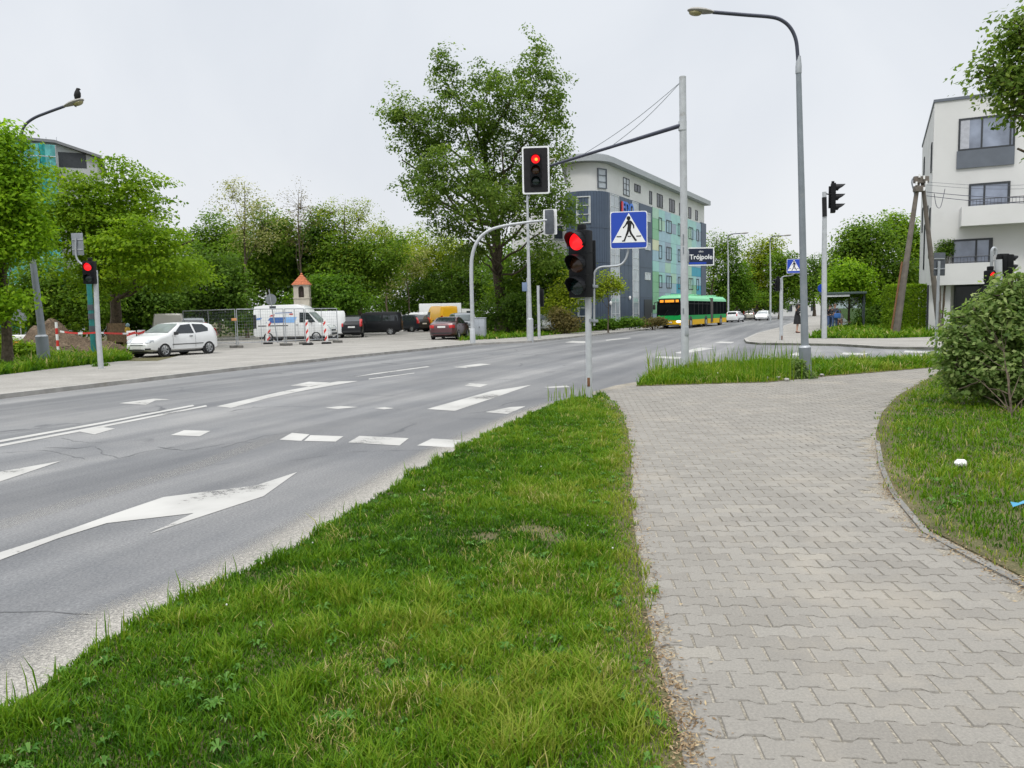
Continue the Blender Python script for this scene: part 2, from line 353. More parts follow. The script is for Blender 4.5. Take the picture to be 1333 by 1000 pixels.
# land behind the kerbs
def kerbline(L, z, off):
    P = [Vector((p.x, p.y)) for p in L]; o = []
    for i, p in enumerate(P):
        d = (P[min(i+1,len(P)-1)]-P[max(i-1,0)]).normalized(); o.append((p.x - d.y*off, p.y + d.x*off))
    return o
klz = GP(KERB_L, .1); krz = GP(KERB_R, .1)
land_l = kerbline(klz, 0, .13) + [(200, 700), (-700, 700), (-700, -60), (-40, -20)]
tag(MB().slab(land_l, -.1, .09).build('terrain', M['soil'], smooth=False), 'dark earth under the trees left of the road', 'ground', kind='structure')
land_r = kerbline(krz, 0, -.13)
land_r = [(p[0], p[1]) for p in land_r][::-1] + [(200, 690), (600, 300), (500, 25), (26, 25)]
land_r = [land_r[i] for i in range(len(land_r))]
land_r2 = land_r[:-1] + [(60, 24.5)]
tag(MB().slab(land_r2, -.1, .09).build('terrain', M['turf'], smooth=False), 'grassy ground around the white building right of the side street', 'ground', kind='structure')
# kerb stones
def ribbon(L, w0, w1, z0, z1, name, mt, label):
    a = kerbline(L, 0, w0); b = kerbline(L, 0, w1); mb = MB()
    for i in range(len(L)-1):
        mb.add([(*a[i],z0),(*a[i+1],z0),(*b[i+1],z0),(*b[i],z0),(*a[i],z1),(*a[i+1],z1),(*b[i+1],z1),(*b[i],z1)],
               [(3,2,1,0),(4,5,6,7),(0,1,5,4),(1,2,6,5),(2,3,7,6),(3,0,4,7)])
    return tag(mb.build(name, mt, smooth=False), label, 'kerb', kind='structure')
ribbon(klz, -.02, .13, -.06, .105, 'kerb', M['kerb'], 'worn concrete kerb along the far side of the road')
ribbon(krz, .02, -.13, -.06, .105, 'kerb', M['kerb'], 'pale kerb around the corner of the side street')
# pavements
def sheet(name, px, z, mt, label, cat, zz=None):
    P = [xy(p) for p in (GP(px, z) if not isinstance(px[0], Vector) else px)]
    return tag(MB().slab(P, z-.03, z).build(name, mt, smooth=False), label, cat, kind='structure')
pl = [Vector((*p, 0)) for p in kerbline(klz, 0, .125)] + GP([(1060,404.2), (940,414.5), (850,424), (760,432), (700,438), (640,441.5), (598,443.5), (560,440), (480,436), (400,434), (290,449), (205,470), (150,470.5), (60,481), (0,488), (-500,540)], .1)
sheet('pavement', pl, .1, M['slab'], 'dusty concrete pavement along the far side of the road', 'pavement')
pr = [Vector((*p, 0)) for p in kerbline(krz, 0, -.125)] + GP([(1240,438), (1155,440.5), (1054,440.5), (1062,434), (1082,427), (1110,423.5), (1100,415), (1078,405)], .1)
sheet('pavement', pr, .1, M['slab'], 'pale pavement at the corner by the bus shelter', 'pavement')
pr2 = [Vector((*p, 0)) for p in kerbline(krz, 0, -.125)][-1:] + [Vector((60, 24.6, 0)), Vector((60, 29, 0))] + GP([(1240,438)], .1)
sheet('pavement', pr2, .1, M['slab'], 'pale pavement in front of the white building', 'pavement')
lot = GP([(270,457), (400,447.5), (560,442), (596,441.5), (612,429), (606,421.5), (560,419.5), (520,424), (480,428), (430,433), (330,437), (262,441), (205,445), (180,466)], .106)
sheet('parking_lot', lot, .106, M['gravel_lot'], 'pale gravel parking lot with rows of vans and cars', 'parking lot')
# near side: sandy bed under path and verge
vr = GP(VERGE_ROAD, .16)
base = [(-5.2,-6)] + [xy(p) for p in vr] + [xy(p) for p in GP([(775,514), (800,506.5)]+ISL_LOW+[(1420,466)])] + [(30, 20), (30, -6)]
tag(MB().slab(base, -.1, .0722).build('path', M['sand'], smooth=False), 'sandy bed under the paving blocks of the footpath', 'path', kind='structure')
isl = [xy(p) for p in GP(ISL_LOW+ISL_TOP, .1)]
tag(MB().slab(isl, -.1, .088).build('verge', M['soil'], smooth=False), 'grass island between footpath and side street', 'verge', kind='structure')
verge = [(-5.2,-6)] + [xy(p) for p in vr] + [xy(p) for p in GP(PATH_L, .07)] + [(.62, 1.0), (.5,-6)]
tag(MB().slab(verge, -.1, .085).build('verge', M['soil'], smooth=False), 'grass verge between road and footpath', 'verge', kind='structure')
ll = GP(LAWN_L, .07)
lawn = [xy(p) for p in ll] + [(3.9, 2.0), (4.2, -6), (30,-6), (30, 19.5)]
lawn_side = [xy(p) for p in GP([(1300,470), (1420,465)])]
tag(MB().slab(lawn, -.1, .085).build('lawn', M['soil'], smooth=False), 'grassy lawn right of the footpath under the shrub', 'lawn', kind='structure')
# concrete edging strip of the lawn
edge_px = [(1142,572), (1148,606), (1160,634), (1168,646), (1206,690), (1256,717), (1333,757), (1450,826)]
eg = GP(edge_px, .1)
ribbon(eg, -.022, .022, .0, .088, 'edging', mat('edging_concrete', (.17,.165,.15), .9, var=.3, scale=5, dirt=(.10,.095,.06), dscale=2), 'low concrete edging strip along the right lawn')
# grit swept into the gutter
n = len(vr); a = [Vector((p.x, p.y)) for p in vr]
ts = [0, .2, .5, .75, 1.1]; V = []; E = []
for i, p in enumerate(a):
    d = (a[min(i+1,n-1)]-a[max(i-1,0)]).normalized(); nn = Vector((-d.y, d.x))
    for t in ts:
        q = p + nn*t*.78; V.append((q.x, q.y, .004))
F = [(i*5+j, (i+1)*5+j, (i+1)*5+j+1, i*5+j+1) for i in range(n-1) for j in range(4)]
me = bpy.data.meshes.new('gutter'); me.from_pydata(V, [], F); me.materials.append(M['grit'])
at = me.attributes.new('edge', 'FLOAT', 'POINT'); at.data.foreach_set('value', [[.48,.44,.34,.10,-.3][k % 5] for k in range(len(V))])
o = bpy.data.objects.new('gutter', me); COL.objects.link(o); tag(o, 'strip of pale grit along the road edge by the verge', 'gutter', kind='structure')

# ------------------------------------------------------------------ interlocking paving blocks (bone-shaped, real joints)
def paving():
    prof = [(-10,-8.25),(-6.25,-8.25),(-3.75,-5.75),(3.75,-5.75),(6.25,-8.25),(10,-8.25),(10,8.25),(6.25,8.25),(3.75,5.75),(-3.75,5.75),(-6.25,8.25),(-10,8.25)]
    prof = np.array(prof)/100; prof[:,1] *= .125/.14
    def shrink(j, e): # joint gap j (x), e (y)
        q = prof.copy(); q[:,0] -= np.sign(q[:,0])*j*np.minimum(1, abs(q[:,0])/.06); q[:,1] -= np.sign(q[:,1])*e; return q
    outer, inner = shrink(.0045, .0018), shrink(.0080, .0052)
    ang = R(-5.2); ca, sa = math.cos(ang), math.sin(ang)
    polyP = [xy(p) for p in GP(PATH_L[::-1], .07)] + [xy(p) for p in GP([(775,514), (800,506.5)]+ISL_LOW+[(1380,468)], .07)] + [xy(p) for p in GP(LAWN_L, .07)] + [(3.9, 2.0), (3.6,.5), (.62,.5)]
    rng = np.random.default_rng(5)
    rows = np.arange(2, 225); cols = np.arange(-40, 110)
    cx, cy = np.meshgrid(cols*.2, rows*.125); cx = cx + (np.arange(len(rows))[:,None] % 2)*.1
    cx, cy = cx.ravel(), cy.ravel()
    X = cx*ca - cy*sa; Y = cx*sa + cy*ca
    ed = [xy(p) for p in GP(edge_px, .07)]; de = dist_poly(X, Y, ed); dl = dist_poly(X, Y, [xy(p) for p in GP(PATH_L, .07)])
    k = inpoly(X, Y, polyP) & (Y < 24) & (de > .13+.05*np.sin(Y*2.3)) & (dl > .01+.03*np.sin(Y*3.1)); X, Y = X[k], Y[k]; n = len(X)
    tilt = rng.normal(0, .006, (n,2)); dz = rng.normal(0, .0012, n) + .0022*np.sin(X*1.7+1)*np.sin(Y*.9)
    rot = ang + rng.normal(0, .012, n)
    V = np.zeros((n, 36, 3)); 
    for i, (q, z) in enumerate(((outer, .038), (outer, .0715), (inner, .078))):
        lx = np.tile(q[:,0], (n,1)); ly = np.tile(q[:,1], (n,1))
        V[:, i*12:(i+1)*12, 0] = X[:,None] + lx*np.cos(rot)[:,None] - ly*np.sin(rot)[:,None]
        V[:, i*12:(i+1)*12, 1] = Y[:,None] + lx*np.sin(rot)[:,None] + ly*np.cos(rot)[:,None]
        V[:, i*12:(i+1)*12, 2] = z + dz[:,None] + lx*tilt[:,:1] + ly*tilt[:,1:]
    f = []
    for r_ in (0, 1):
        f += [(r_*12+i, r_*12+(i+1) % 12, (r_+1)*12+(i+1) % 12, (r_+1)*12+i) for i in range(12)]
    t = 24
    f += [(t+0,t+1,t+10,t+11), (t+1,t+2,t+9,t+10), (t+2,t+3,t+8,t+9), (t+3,t+4,t+7,t+8), (t+4,t+5,t+6,t+7)]
    f = np.array(f); F = (f[None] + (np.arange(n)*36)[:,None,None]).reshape(-1, 4)
    rnd = np.repeat(rng.random(n), len(f))
    m, nt, N, Lk = new_mat('paving_block')
    out = N.new('ShaderNodeOutputMaterial'); b = N.new('ShaderNodeBsdfPrincipled'); Lk.new(b.outputs[0], out.inputs[0])
    at = N.new('ShaderNodeAttribute'); at.attribute_name = 'rnd'; r = ramp(N, [(0,(.194,.182,.162)), (.5,(.213,.201,.180)), (.97,(.232,.219,.196)), (1,(.25,.234,.204))]); Lk.new(at.outputs['Fac'], r.inputs[0])
    tc = N.new('ShaderNodeTexCoord')
    n1 = N.new('ShaderNodeTexNoise'); n1.inputs['Scale'].default_value = 90; n1.inputs['Detail'].default_value = 6; n1.inputs['Roughness'].default_value = .75; Lk.new(tc.outputs['Object'], n1.inputs[0])
    r1 = ramp(N, [(.3,(.78,.78,.78)), (.7,(1.22,1.22,1.21))]); Lk.new(n1.outputs['Fac'], r1.inputs[0])
    m1 = N.new('ShaderNodeMix'); m1.data_type = 'RGBA'; m1.blend_type = 'MULTIPLY'; m1.inputs[0].default_value = 1; Lk.new(r.outputs[0], m1.inputs[6]); Lk.new(r1.outputs[0], m1.inputs[7])
    n2 = N.new('ShaderNodeTexNoise'); n2.inputs['Scale'].default_value = .8; n2.inputs['Detail'].default_value = 9; n2.inputs['Roughness'].default_value = .7; Lk.new(tc.outputs['Object'], n2.inputs[0])
    r2 = ramp(N, [(.52,(0,0,0)), (.74,(.6,.6,.6))]); Lk.new(n2.outputs['Fac'], r2.inputs[0])
    m2 = N.new('ShaderNodeMix'); m2.data_type = 'RGBA'; Lk.new(r2.outputs[0], m2.inputs[0]); Lk.new(m1.outputs[2], m2.inputs[6]); m2.inputs[7].default_value = (.33,.295,.24,1)
    Lk.new(m2.outputs[2], b.inputs['Base Color']); b.inputs['Roughness'].default_value = .85; b.inputs['Specular IOR Level'].default_value = .3
    bp = N.new('ShaderNodeBump'); bp.inputs['Strength'].default_value = .5; bp.inputs['Distance'].default_value = .004; Lk.new(n1.outputs['Fac'], bp.inputs['Height']); Lk.new(bp.outputs[0], b.inputs['Normal'])
    o = npmesh('footpath', V.reshape(-1,3), F, m, attr={'rnd': rnd})
    tag(o, 'footpath of interlocking grey concrete paving blocks', 'path', kind='structure')
paving()

# ------------------------------------------------------------------ painted road markings
marks = [
 [(-140,770),(0,719),(60,700),(139,672),(213,647),(333,632),(387,614.5),(343,646),(193,695),(252,668),(139,681),(75,701),(0,729),(-140,782)],
 [(-160,660),(0,614),(80,600),(0,627),(-160,680)],
 [(-200,612),(0,573),(130,550),(251,527),(253,528.6),(130,552.3),(0,575.8),(-200,615.5)],
 [(-200,619),(0,578.5),(130,554.5),(268,527.5),(270,529),(130,557),(0,581.5),(-200,623)],
 [(104,562),(123,565.5),(150,558),(133,556)], [(222,566.5),(260,568),(274,561),(240,560)],
 [(364,572.5),(392,574),(403,565.5),(380,563.5)], [(396,574),(437,575),(447,568),(404,566.5)],
 [(453,576),(520,580),(532,570.5),(468,567.5)], [(543,580),(590,582.5),(600,573),(562,571)],
 [(282,529),(301,531),(350,518),(400,507.5),(467,496),(440,496.5),(370,509)],
 [(155,525),(190,527),(202,521.5),(222,520),(200,519)],
 [(378,502),(405,503.5),(430,498),(402,497)], [(423,531),(440,532.3),(466,530),(443,528.5)], [(487,531.5),(500,533),(513,531.5),(500,530)],
 [(556,532.5),(592,535),(640,519),(692,501),(640,509)], [(605,502),(625,504),(635,500.5),(611,499)],
 [(632,536.5),(661,539),(684,529),(664,530)], [(708,504),(716,505),(742,504),(738,502)],
 [(852,466),(885,467.3),(887,464.8),(856,463.8)], [(878,459.5),(890,460.5),(930,453.5),(912,452.5)], [(1094,461.5),(1124,462.5),(1131,459.8),(1098,459)],
 [(1028,462),(1052,464.5),(1056,462),(1036,459)], [(930,446.5),(952,447),(956,445.2),(938,444.8)],
 [(1165,453.3),(1240,455.8),(1240,453.8),(1167,452)], [(1176,458.8),(1240,461),(1240,458.4),(1178,456.5)], [(1190,464),(1240,465.5),(1240,463),(1192,461.8)],
 [(460,491),(486,487.5),(560,477.5),(556,476.8),(484,486.5)], [(480,494),(540,486),(539,485.4),(480,493)], [(590,478),(606,479),(640,474),(624,473.5)],
 [(735,446),(760,446.8),(770,444.5),(745,444)], [(790,443.5),(822,440.2),(819,439.6),(788,442.6)],
]
for k, px in enumerate(marks):
    P = GP(px, .004); mb = MB(); mb.add(P, [list(range(len(P)))])
    o = mb.build('road_marking', M['paint'], smooth=False)
    tag(o, 'white painted marking on the asphalt', 'road marking', kind='structure')

# tarred cracks and a paler worn seam along the lane
TAR = mat('crack_filler', (.085,.087,.092), .7, var=.3, scale=9)
def crack(px, w_, seed):
    rng = np.random.default_rng(seed); P = [Vector((p.x, p.y, 0)) for p in GP(px)]; Q = []
    for a, b in zip(P[:-1], P[1:]):
        n_ = max(2, int((b-a).length/.12))
        for i in range(n_): q = a.lerp(b, i/n_); Q.append(q + Vector((rng.normal(0,.012), rng.normal(0,.012), 0)))
    Q.append(P[-1]); L_ = []; Rr = []
    for i, q in enumerate(Q):
        d = (Q[min(i+1,len(Q)-1)]-Q[max(i-1,0)]); d = d.normalized() if d.length > 1e-6 else Vector((1,0,0)); nn = Vector((-d.y, d.x, 0))*w_*rng.uniform(.25,.9)*.36; L_.append(q+nn+Vector((0,0,.003))); Rr.append(q-nn+Vector((0,0,.003)))
    mb = MB(); n_ = len(Q); mb.add(L_+Rr, [(i, i+1, n_+i+1, n_+i) for i in range(n_-1)])
    tag(mb.build('road_crack', TAR, smooth=False), 'dark irregular crack in the asphalt', 'road crack', kind='structure')
for k, (px, w_) in enumerate(((((-60,795),(60,797),(160,801)),.016), (((60,583),(100,584),(124,581),(136,592),(158,597),(190,588),(226,582)),.03), (((80,571),(118,577),(140,575)),.02), (((205,582),(240,587),(300,577),(330,576)),.025), (((290,583),(345,567),(420,560)),.02), (((380,600),(460,588),(560,586)),.018), (((0,590),(60,586),(110,598)),.02), (((330,520),(420,512),(520,516)),.03))): crack(px, w_, 900+k)
sm = GP([(-120,722),(0,684),(110,650),(240,612),(330,580),(420,549)]); V = []; F = []
for i, p in enumerate(sm):
    d = (sm[min(i+1,5)]-sm[max(i-1,0)]).normalized(); nn = Vector((-d.y, d.x, 0))
    for t in (-.32,-.12,.12,.32): V.append((p.x+nn.x*t, p.y+nn.y*t, .002))
F = [(i*4+j, (i+1)*4+j, (i+1)*4+j+1, i*4+j+1) for i in range(5) for j in range(3)]
me = bpy.data.meshes.new('road_seam'); me.from_pydata(V, [], F); me.materials.append(M['grit']); at = me.attributes.new('edge', 'FLOAT', 'POINT'); at.data.foreach_set('value', [[-.3,.16,.16,-.3][k % 4]*(1 if 3 < k < 20 else .3) for k in range(len(V))])
o = bpy.data.objects.new('road_seam', me); COL.objects.link(o); tag(o, 'pale worn seam between two asphalt lanes', 'road seam', kind='structure')
# ------------------------------------------------------------------ grass
GRASS = leaf_mat('grass_blade', [(0,(.022,.075,.003)), (.35,(.072,.168,.005)), (.62,(.124,.224,.010)), (.82,(.18,.25,.02)), (.92,(.31,.30,.07)), (1,(.46,.38,.20))], trans=.35, rough=.55)
WEED = leaf_mat('weed_leaf', [(0,(.03,.10,.010)), (.5,(.07,.185,.018)), (1,(.13,.255,.05))], trans=.3, rough=.5, spec=.2)
DRY = leaf_mat('dry_litter', [(0,(.10,.065,.035)), (.5,(.22,.15,.085)), (1,(.42,.33,.2))], trans=.1, rough=.8)
PUFF = mat('dandelion_down', (.62,.62,.56), .9, var=.1)
PETAL = leaf_mat('small_flower', [(0,(.55,.55,.48)), (.6,(.7,.68,.6)), (1,(.7,.6,.08))], trans=.2)
def noise2(x, y, s, seed=0):
    r = np.random.default_rng(seed); o = np.zeros(np.shape(x))
    for k in range(7):
        a = r.random()*6.28; f = s*(.6+r.random()*1.9); o += np.sin((x*np.cos(a)+y*np.sin(a))*f + r.random()*6.28 + 1.3*np.sin((x*np.sin(a)-y*np.cos(a))*f*.7+r.random()*6))
    return o/7*1.6
def blades(x, y, z, h, wd, rng, lean=.5):
    n = len(x); a = rng.random(n)*2*np.pi; b = a + np.pi/2 + rng.normal(0,.4,n); l = lean*h*(.25+rng.random(n))
    ux, uy = np.cos(a)*wd/2, np.sin(a)*wd/2; lx, ly = np.cos(b)*l, np.sin(b)*l
    V = np.zeros((n,6,3))
    V[:,0] = np.stack([x-ux, y-uy, z-.01],1); V[:,1] = np.stack([x+ux, y+uy, z-.01],1)
    V[:,2] = np.stack([x+ux*.8+lx*.35, y+uy*.8+ly*.35, z+h*.62],1); V[:,3] = np.stack([x-ux*.8+lx*.35, y-uy*.8+ly*.35, z+h*.62],1)
    V[:,4] = np.stack([x+ux*.12+lx, y+uy*.12+ly, z+h],1); V[:,5] = np.stack([x-ux*.12+lx, y-uy*.12+ly, z+h],1)
    f = np.array([(0,1,2,3),(3,2,4,5)]); F = (f[None]+(np.arange(n)*6)[:,None,None]).reshape(-1,4)
    return V.reshape(-1,3), F
def sample(poly, n, rng, d0=3.0, pw=1.3):
    P = np.array([xy(p) for p in poly]); lo, hi = P.min(0), P.max(0); X = []; Y = []; c = 0
    while c < n:
        x = lo[0]+rng.random(n*2)*(hi[0]-lo[0]); y = lo[1]+rng.random(n*2)*(hi[1]-lo[1])
        k = inpoly(x, y, P) & (rng.random(n*2) < np.minimum(1, (d0/np.maximum(np.hypot(x,y),.1))**pw)) & (y > .2)
        X.append(x[k]); Y.append(y[k]); c += k.sum()
        if len(X) > 60: break
    return np.concatenate(X)[:n], np.concatenate(Y)[:n]
def grass(label, poly, n, z, h0, seed, tall=.12, edge=None, d0=3., pw=1.3, wmul=1., dryness=0.):
    rng = np.random.default_rng(seed); x, y = sample(poly, n, rng, d0, pw)
    nn = noise2(x, y, 2.1, seed); n3 = noise2(x, y, .8, seed+9); n2 = noise2(x, y, 7., seed+4)
    d = np.hypot(x, y)
    h = h0*(.5+.8*rng.random(len(x)))*(1+.45*nn+.75*np.maximum(n2,-.5)+.3*noise2(x,y,14.,seed+17))*np.where(rng.random(len(x)) < tall, 1.6, 1)
    n4 = noise2(x, y, 16., seed+6); v = .40 + .20*n3 + .20*nn + .20*n2 + .14*n4 + rng.normal(0, .17, len(x)) + dryness
    if edge is not None:
        de = dist_poly(x, y, edge); bare = np.exp(-(de/.17)**2); keep = rng.random(len(x)) > bare*.72
        h *= (1-.45*bare); v += .42*bare*(rng.random(len(x)) < .75)
    else: keep = np.ones(len(x), bool)
    bald = (n2*.6+nn*.75) < -1.08; keep &= ~(bald & (rng.random(len(x)) < .75)); v = np.where(bald, v+.3, v)
    h = np.clip(h, .02, None); x, y, h, v, d = x[keep], y[keep], h[keep], np.clip(v[keep],0,1), d[keep]
    dry = rng.random(len(x)) < (.02 + .17*(noise2(x,y,3.1,seed+21) > .30)*(noise2(x,y,9.,seed+22) > -.1)); v = np.where(dry, .9+.1*rng.random(len(x)), np.minimum(v,.86) if dryness < .2 else v)
    V, F = blades(x, y, np.full(len(x), z), h, wmul*(.0035+.003*rng.random(len(x)))*(1+d/5.), rng, lean=.95)
    o = npmesh('grass', V, F, GRASS, attr={'rnd': np.repeat(v, 2)})
    return tag(o, label, 'grass', kind='stuff')
vpoly = [(-4.2,.2)] + [xy(p) for p in GP([(a-4*(1 if b > 700 else .4), b) for a, b in VERGE_ROAD], .16)] + [xy(p) for p in GP([(785,513),(800,523),(812,540)], .08)] + [xy(p) for p in GP([(a+2, b) for a, b in PATH_L[2:]], .08)] + [(.6,1.),(.5,.2)]
def jag(P, amp=.035, step=.12):
    rj = np.random.default_rng(7); o = []
    for a, b in zip(P, P[1:]+P[:1]):
        a, b = Vector(a), Vector(b); n_ = max(1, int((b-a).length/step))
        for i in range(n_): q = a.lerp(b, i/n_); o.append((q.x+rj.normal(0,amp), q.y+rj.normal(0,amp)))
    return o
vedge = [xy(p) for p in GP([(a+2, b) for a, b in PATH_L], .08)] + [(.6,1.)]
grass('short green grass covering the verge between road and footpath', jag(vpoly), 300000, .085, .038, 3, edge=vedge, d0=3.2, pw=1.25, wmul=.66)
lpoly = [xy(p) for p in GP(LAWN_L, .08)] + [(4.0,2.2), (12,2.2), (22,14), (16,19.5)]
ledge = [xy(p) for p in GP(LAWN_L, .08)]
grass('short green grass covering the lawn right of the footpath', jag(lpoly, .06), 160000, .085, .045, 8, edge=ledge, d0=6, pw=1.2, dryness=.02, wmul=.75)
ipoly = [xy(p) for p in GP(ISL_LOW+ISL_TOP, .1)]
grass('longer green grass covering the island by the side street', ipoly, 46000, .088, .115, 12, edge=[xy(p) for p in GP(ISL_LOW,.1)], d0=30, wmul=.8, tall=.14)
# tall seed stems standing out of the grass
def stems(label, pts, seed):
    rng = np.random.default_rng(seed); V = []; F = []; v = []
    for (x, y, z, h) in pts:
        a, b = blades(np.array([x]), np.array([y]), np.array([z]), np.array([h]), np.array([.006*(1+math.hypot(x,y)/9)]), rng, .25)
        F.append(b+len(V)*6); V.append(a); v += [.35+.5*rng.random()]*2
    return tag(npmesh('tall_grass', np.concatenate(V), np.concatenate(F), GRASS, attr={'rnd': np.array(v)}), label, 'grass', kind='stuff')
rng = np.random.default_rng(31); pts = []
for _ in range(240):
    p = G(rng.uniform(845, 1040), 0, 0) if False else G(rng.uniform(842,1050), rng.uniform(474,497), .1); pts.append((p.x, p.y, .1, rng.uniform(.25,.62)))
for _ in range(110):
    p = G(1010+rng.normal(0,26), rng.uniform(478,495), .1); pts.append((p.x, p.y, .1, rng.uniform(.3,.8)))
for _ in range(70):
    t = rng.random()*8; i = int(t); a, b = VERGE_ROAD[i], VERGE_ROAD[min(i+1,8)]; q = t-i
    p = G(a[0]+(b[0]-a[0])*q+rng.uniform(0,14), a[1]+(b[1]-a[1])*q+rng.uniform(0,10), .16); pts.append((p.x, p.y, .08, rng.uniform(.10,.20)))
for _ in range(50):
    p = G(752+rng.normal(0,16), 517+rng.uniform(-2,7), .08); pts.append((p.x, p.y, .08, rng.uniform(.12,.30)))
stems('thin tall grass stems along the kerb and around the poles', pts, 4)
# far grass strips
def far_grass(label, px, n, h, z=.1, seed=1, dry=0., wmul=1.6):
    return grass(label, GP(px, z), n, z, h, seed, d0=500, wmul=wmul, dryness=dry, tall=.05)
far_grass('mown grass strip beside the far pavement under the tall poplar', [(598,444), (640,441.8), (700,438), (760,432.2), (850,424), (850,416.5), (760,421), (690,424), (620,430), (600,434)], 26000, .16, seed=21, dry=-.05)
far_grass('rough grass strip on the far left behind the pavement', [(-60,494), (0,488.5), (60,481.3), (150,471), (172,468), (165,457), (60,462), (-60,474)], 24000, .19, seed=22)
far_grass('long grass along the corner pavement in front of the hedge', [(1053,440.5), (1155,440.5), (1240,438), (1300,438), (1300,424), (1200,425), (1120,421.5), (1112,425), (1075,431), (1060,436)], 28000, .17, seed=23)
far_grass('grass strip beyond the far road near the parked cars', [(960,413.5), (1000,411), (1040,406.5), (1040,405), (985,408.5)], 2500, .2, seed=25, dry=-.05)
# broad-leaved weeds, dandelion clocks, litter of dry leaves
def leaves_np(C, Nrm, size, rng, ratio=.55, fold=.25):
    n = len(C); Nn = Nrm/np.maximum(np.linalg.norm(Nrm,axis=1,keepdims=True),1e-6)
    t = rng.normal(size=(n,3)); t -= Nn*(t*Nn).sum(1,keepdims=True); t /= np.maximum(np.linalg.norm(t,axis=1,keepdims=True),1e-6)
    b = np.cross(Nn, t); s = size[:,None] if hasattr(size,'__len__') else size
    V = np.zeros((n,4,3)); V[:,0] = C - t*s*.5; V[:,1] = C + b*s*ratio*.5 - Nn*s*fold*.15 - t*s*.05; V[:,2] = C + t*s*.5 - Nn*s*fold*.35; V[:,3] = C - b*s*ratio*.5 - Nn*s*fold*.15 - t*s*.05
    return V.reshape(-1,3), np.arange(n*4).reshape(n,4)
def rosettes(label, poly, n, seed, d0, size=.11, z=.085, clusters=None):
    rng = np.random.default_rng(seed); x, y = sample(poly, n, rng, d0, 1.2)
    k = 7; C = []; Nr = []; S = []
    for i in range(n):
        s = size*(.5+rng.random()); a0 = rng.random()*6.28
        for j in range(k):
            a = a0 + j*6.28/k + rng.normal(0,.3); u = .35+.5*rng.random()
            C.append((x[i]+math.cos(a)*s*.5, y[i]+math.sin(a)*s*.5, z+s*u*.55+.012)); Nr.append((-math.cos(a)*u, -math.sin(a)*u, .8)); S.append((a, s))
    C = np.array(C); Nr = np.array(Nr); m = len(C); V = np.zeros((m,6,3))
    for i in range(m):
        a, s = S[i]; dx, dy = math.cos(a), math.sin(a); u = -Nr[i][0]*dx - Nr[i][1]*dy
        t = np.array([dx, dy, u*.7]); b = np.array([-dy, dx, 0])*.19; c = C[i]
        V[i,0] = c-t*s*.5+b*s*.3; V[i,1] = c-t*s*.5-b*s*.3; V[i,2] = c+t*s*.1-b*s+[0,0,.012]; V[i,3] = c+t*s*.1+b*s+[0,0,.012]
        V[i,4] = c+t*s*.55-b*s*.1-[0,0,s*.1]; V[i,5] = c+t*s*.55+b*s*.1-[0,0,s*.1]
    f = np.array([(0,1,2,3),(3,2,4,5)]); F = (f[None]+(np.arange(m)*6)[:,None,None]).reshape(-1,4)
    return tag(npmesh('weeds', V.reshape(-1,3), F, WEED, attr={'rnd': np.repeat(rng.random(m),2)}), label, 'weeds', kind='stuff')
rosettes('broad leaved dandelion and plantain weeds in the verge grass', jag(vpoly), 900, 41, 3.0, .028)
rosettes('broad leaved weeds in the grass of the right lawn', lpoly, 400, 42, 6, .04)
def dots(label, poly, n, seed, d0, z, r, name='dandelion_clocks'):
    rng = np.random.default_rng(seed); x, y = sample(poly, n, rng, d0, 1.); mb = MB()
    for i in range(n): mb.ball((x[i], y[i], z+rng.uniform(.02,.12)), r*rng.uniform(.6,1.2), 6, 4)
    return tag(mb.build(name, PUFF), label, 'flowers', kind='stuff')
dots('white dandelion clocks scattered in the verge grass', vpoly, 26, 51, 3, .06, .0065)
dots('white dandelion clocks scattered in the island grass', ipoly, 16, 53, 30, .14, .016)
rng = np.random.default_rng(60)
def litter(label, line, n, sd, z, seed, size=.03):
    rng = np.random.default_rng(seed); L = [Vector((*xy(p),0)) for p in line]; C = []
    for _ in range(n):
        i = rng.integers(len(L)-1); q = L[i].lerp(L[i+1], rng.random()); C.append((q.x+rng.normal(0,sd), q.y+rng.normal(0,sd), z+rng.random()*.012))
    C = np.array(C); Nr = rng.normal(0,.35,(n,3)); Nr[:,2] = 1
    V, F = leaves_np(C, Nr, size*(.4+rng.random(n)), rng, ratio=.3)
    return tag(npmesh('leaf_litter', V, F, DRY, attr={'rnd': rng.random(n)}), label, 'leaf litter', kind='stuff')
litter('dry brown grass and leaf litter along the left edge of the footpath', vedge, 4200, .055, .082, 61, .022)
litter('dry brown grass and leaf litter along the lawn edging', [xy(p) for p in eg], 2400, .06, .082, 62, .022)

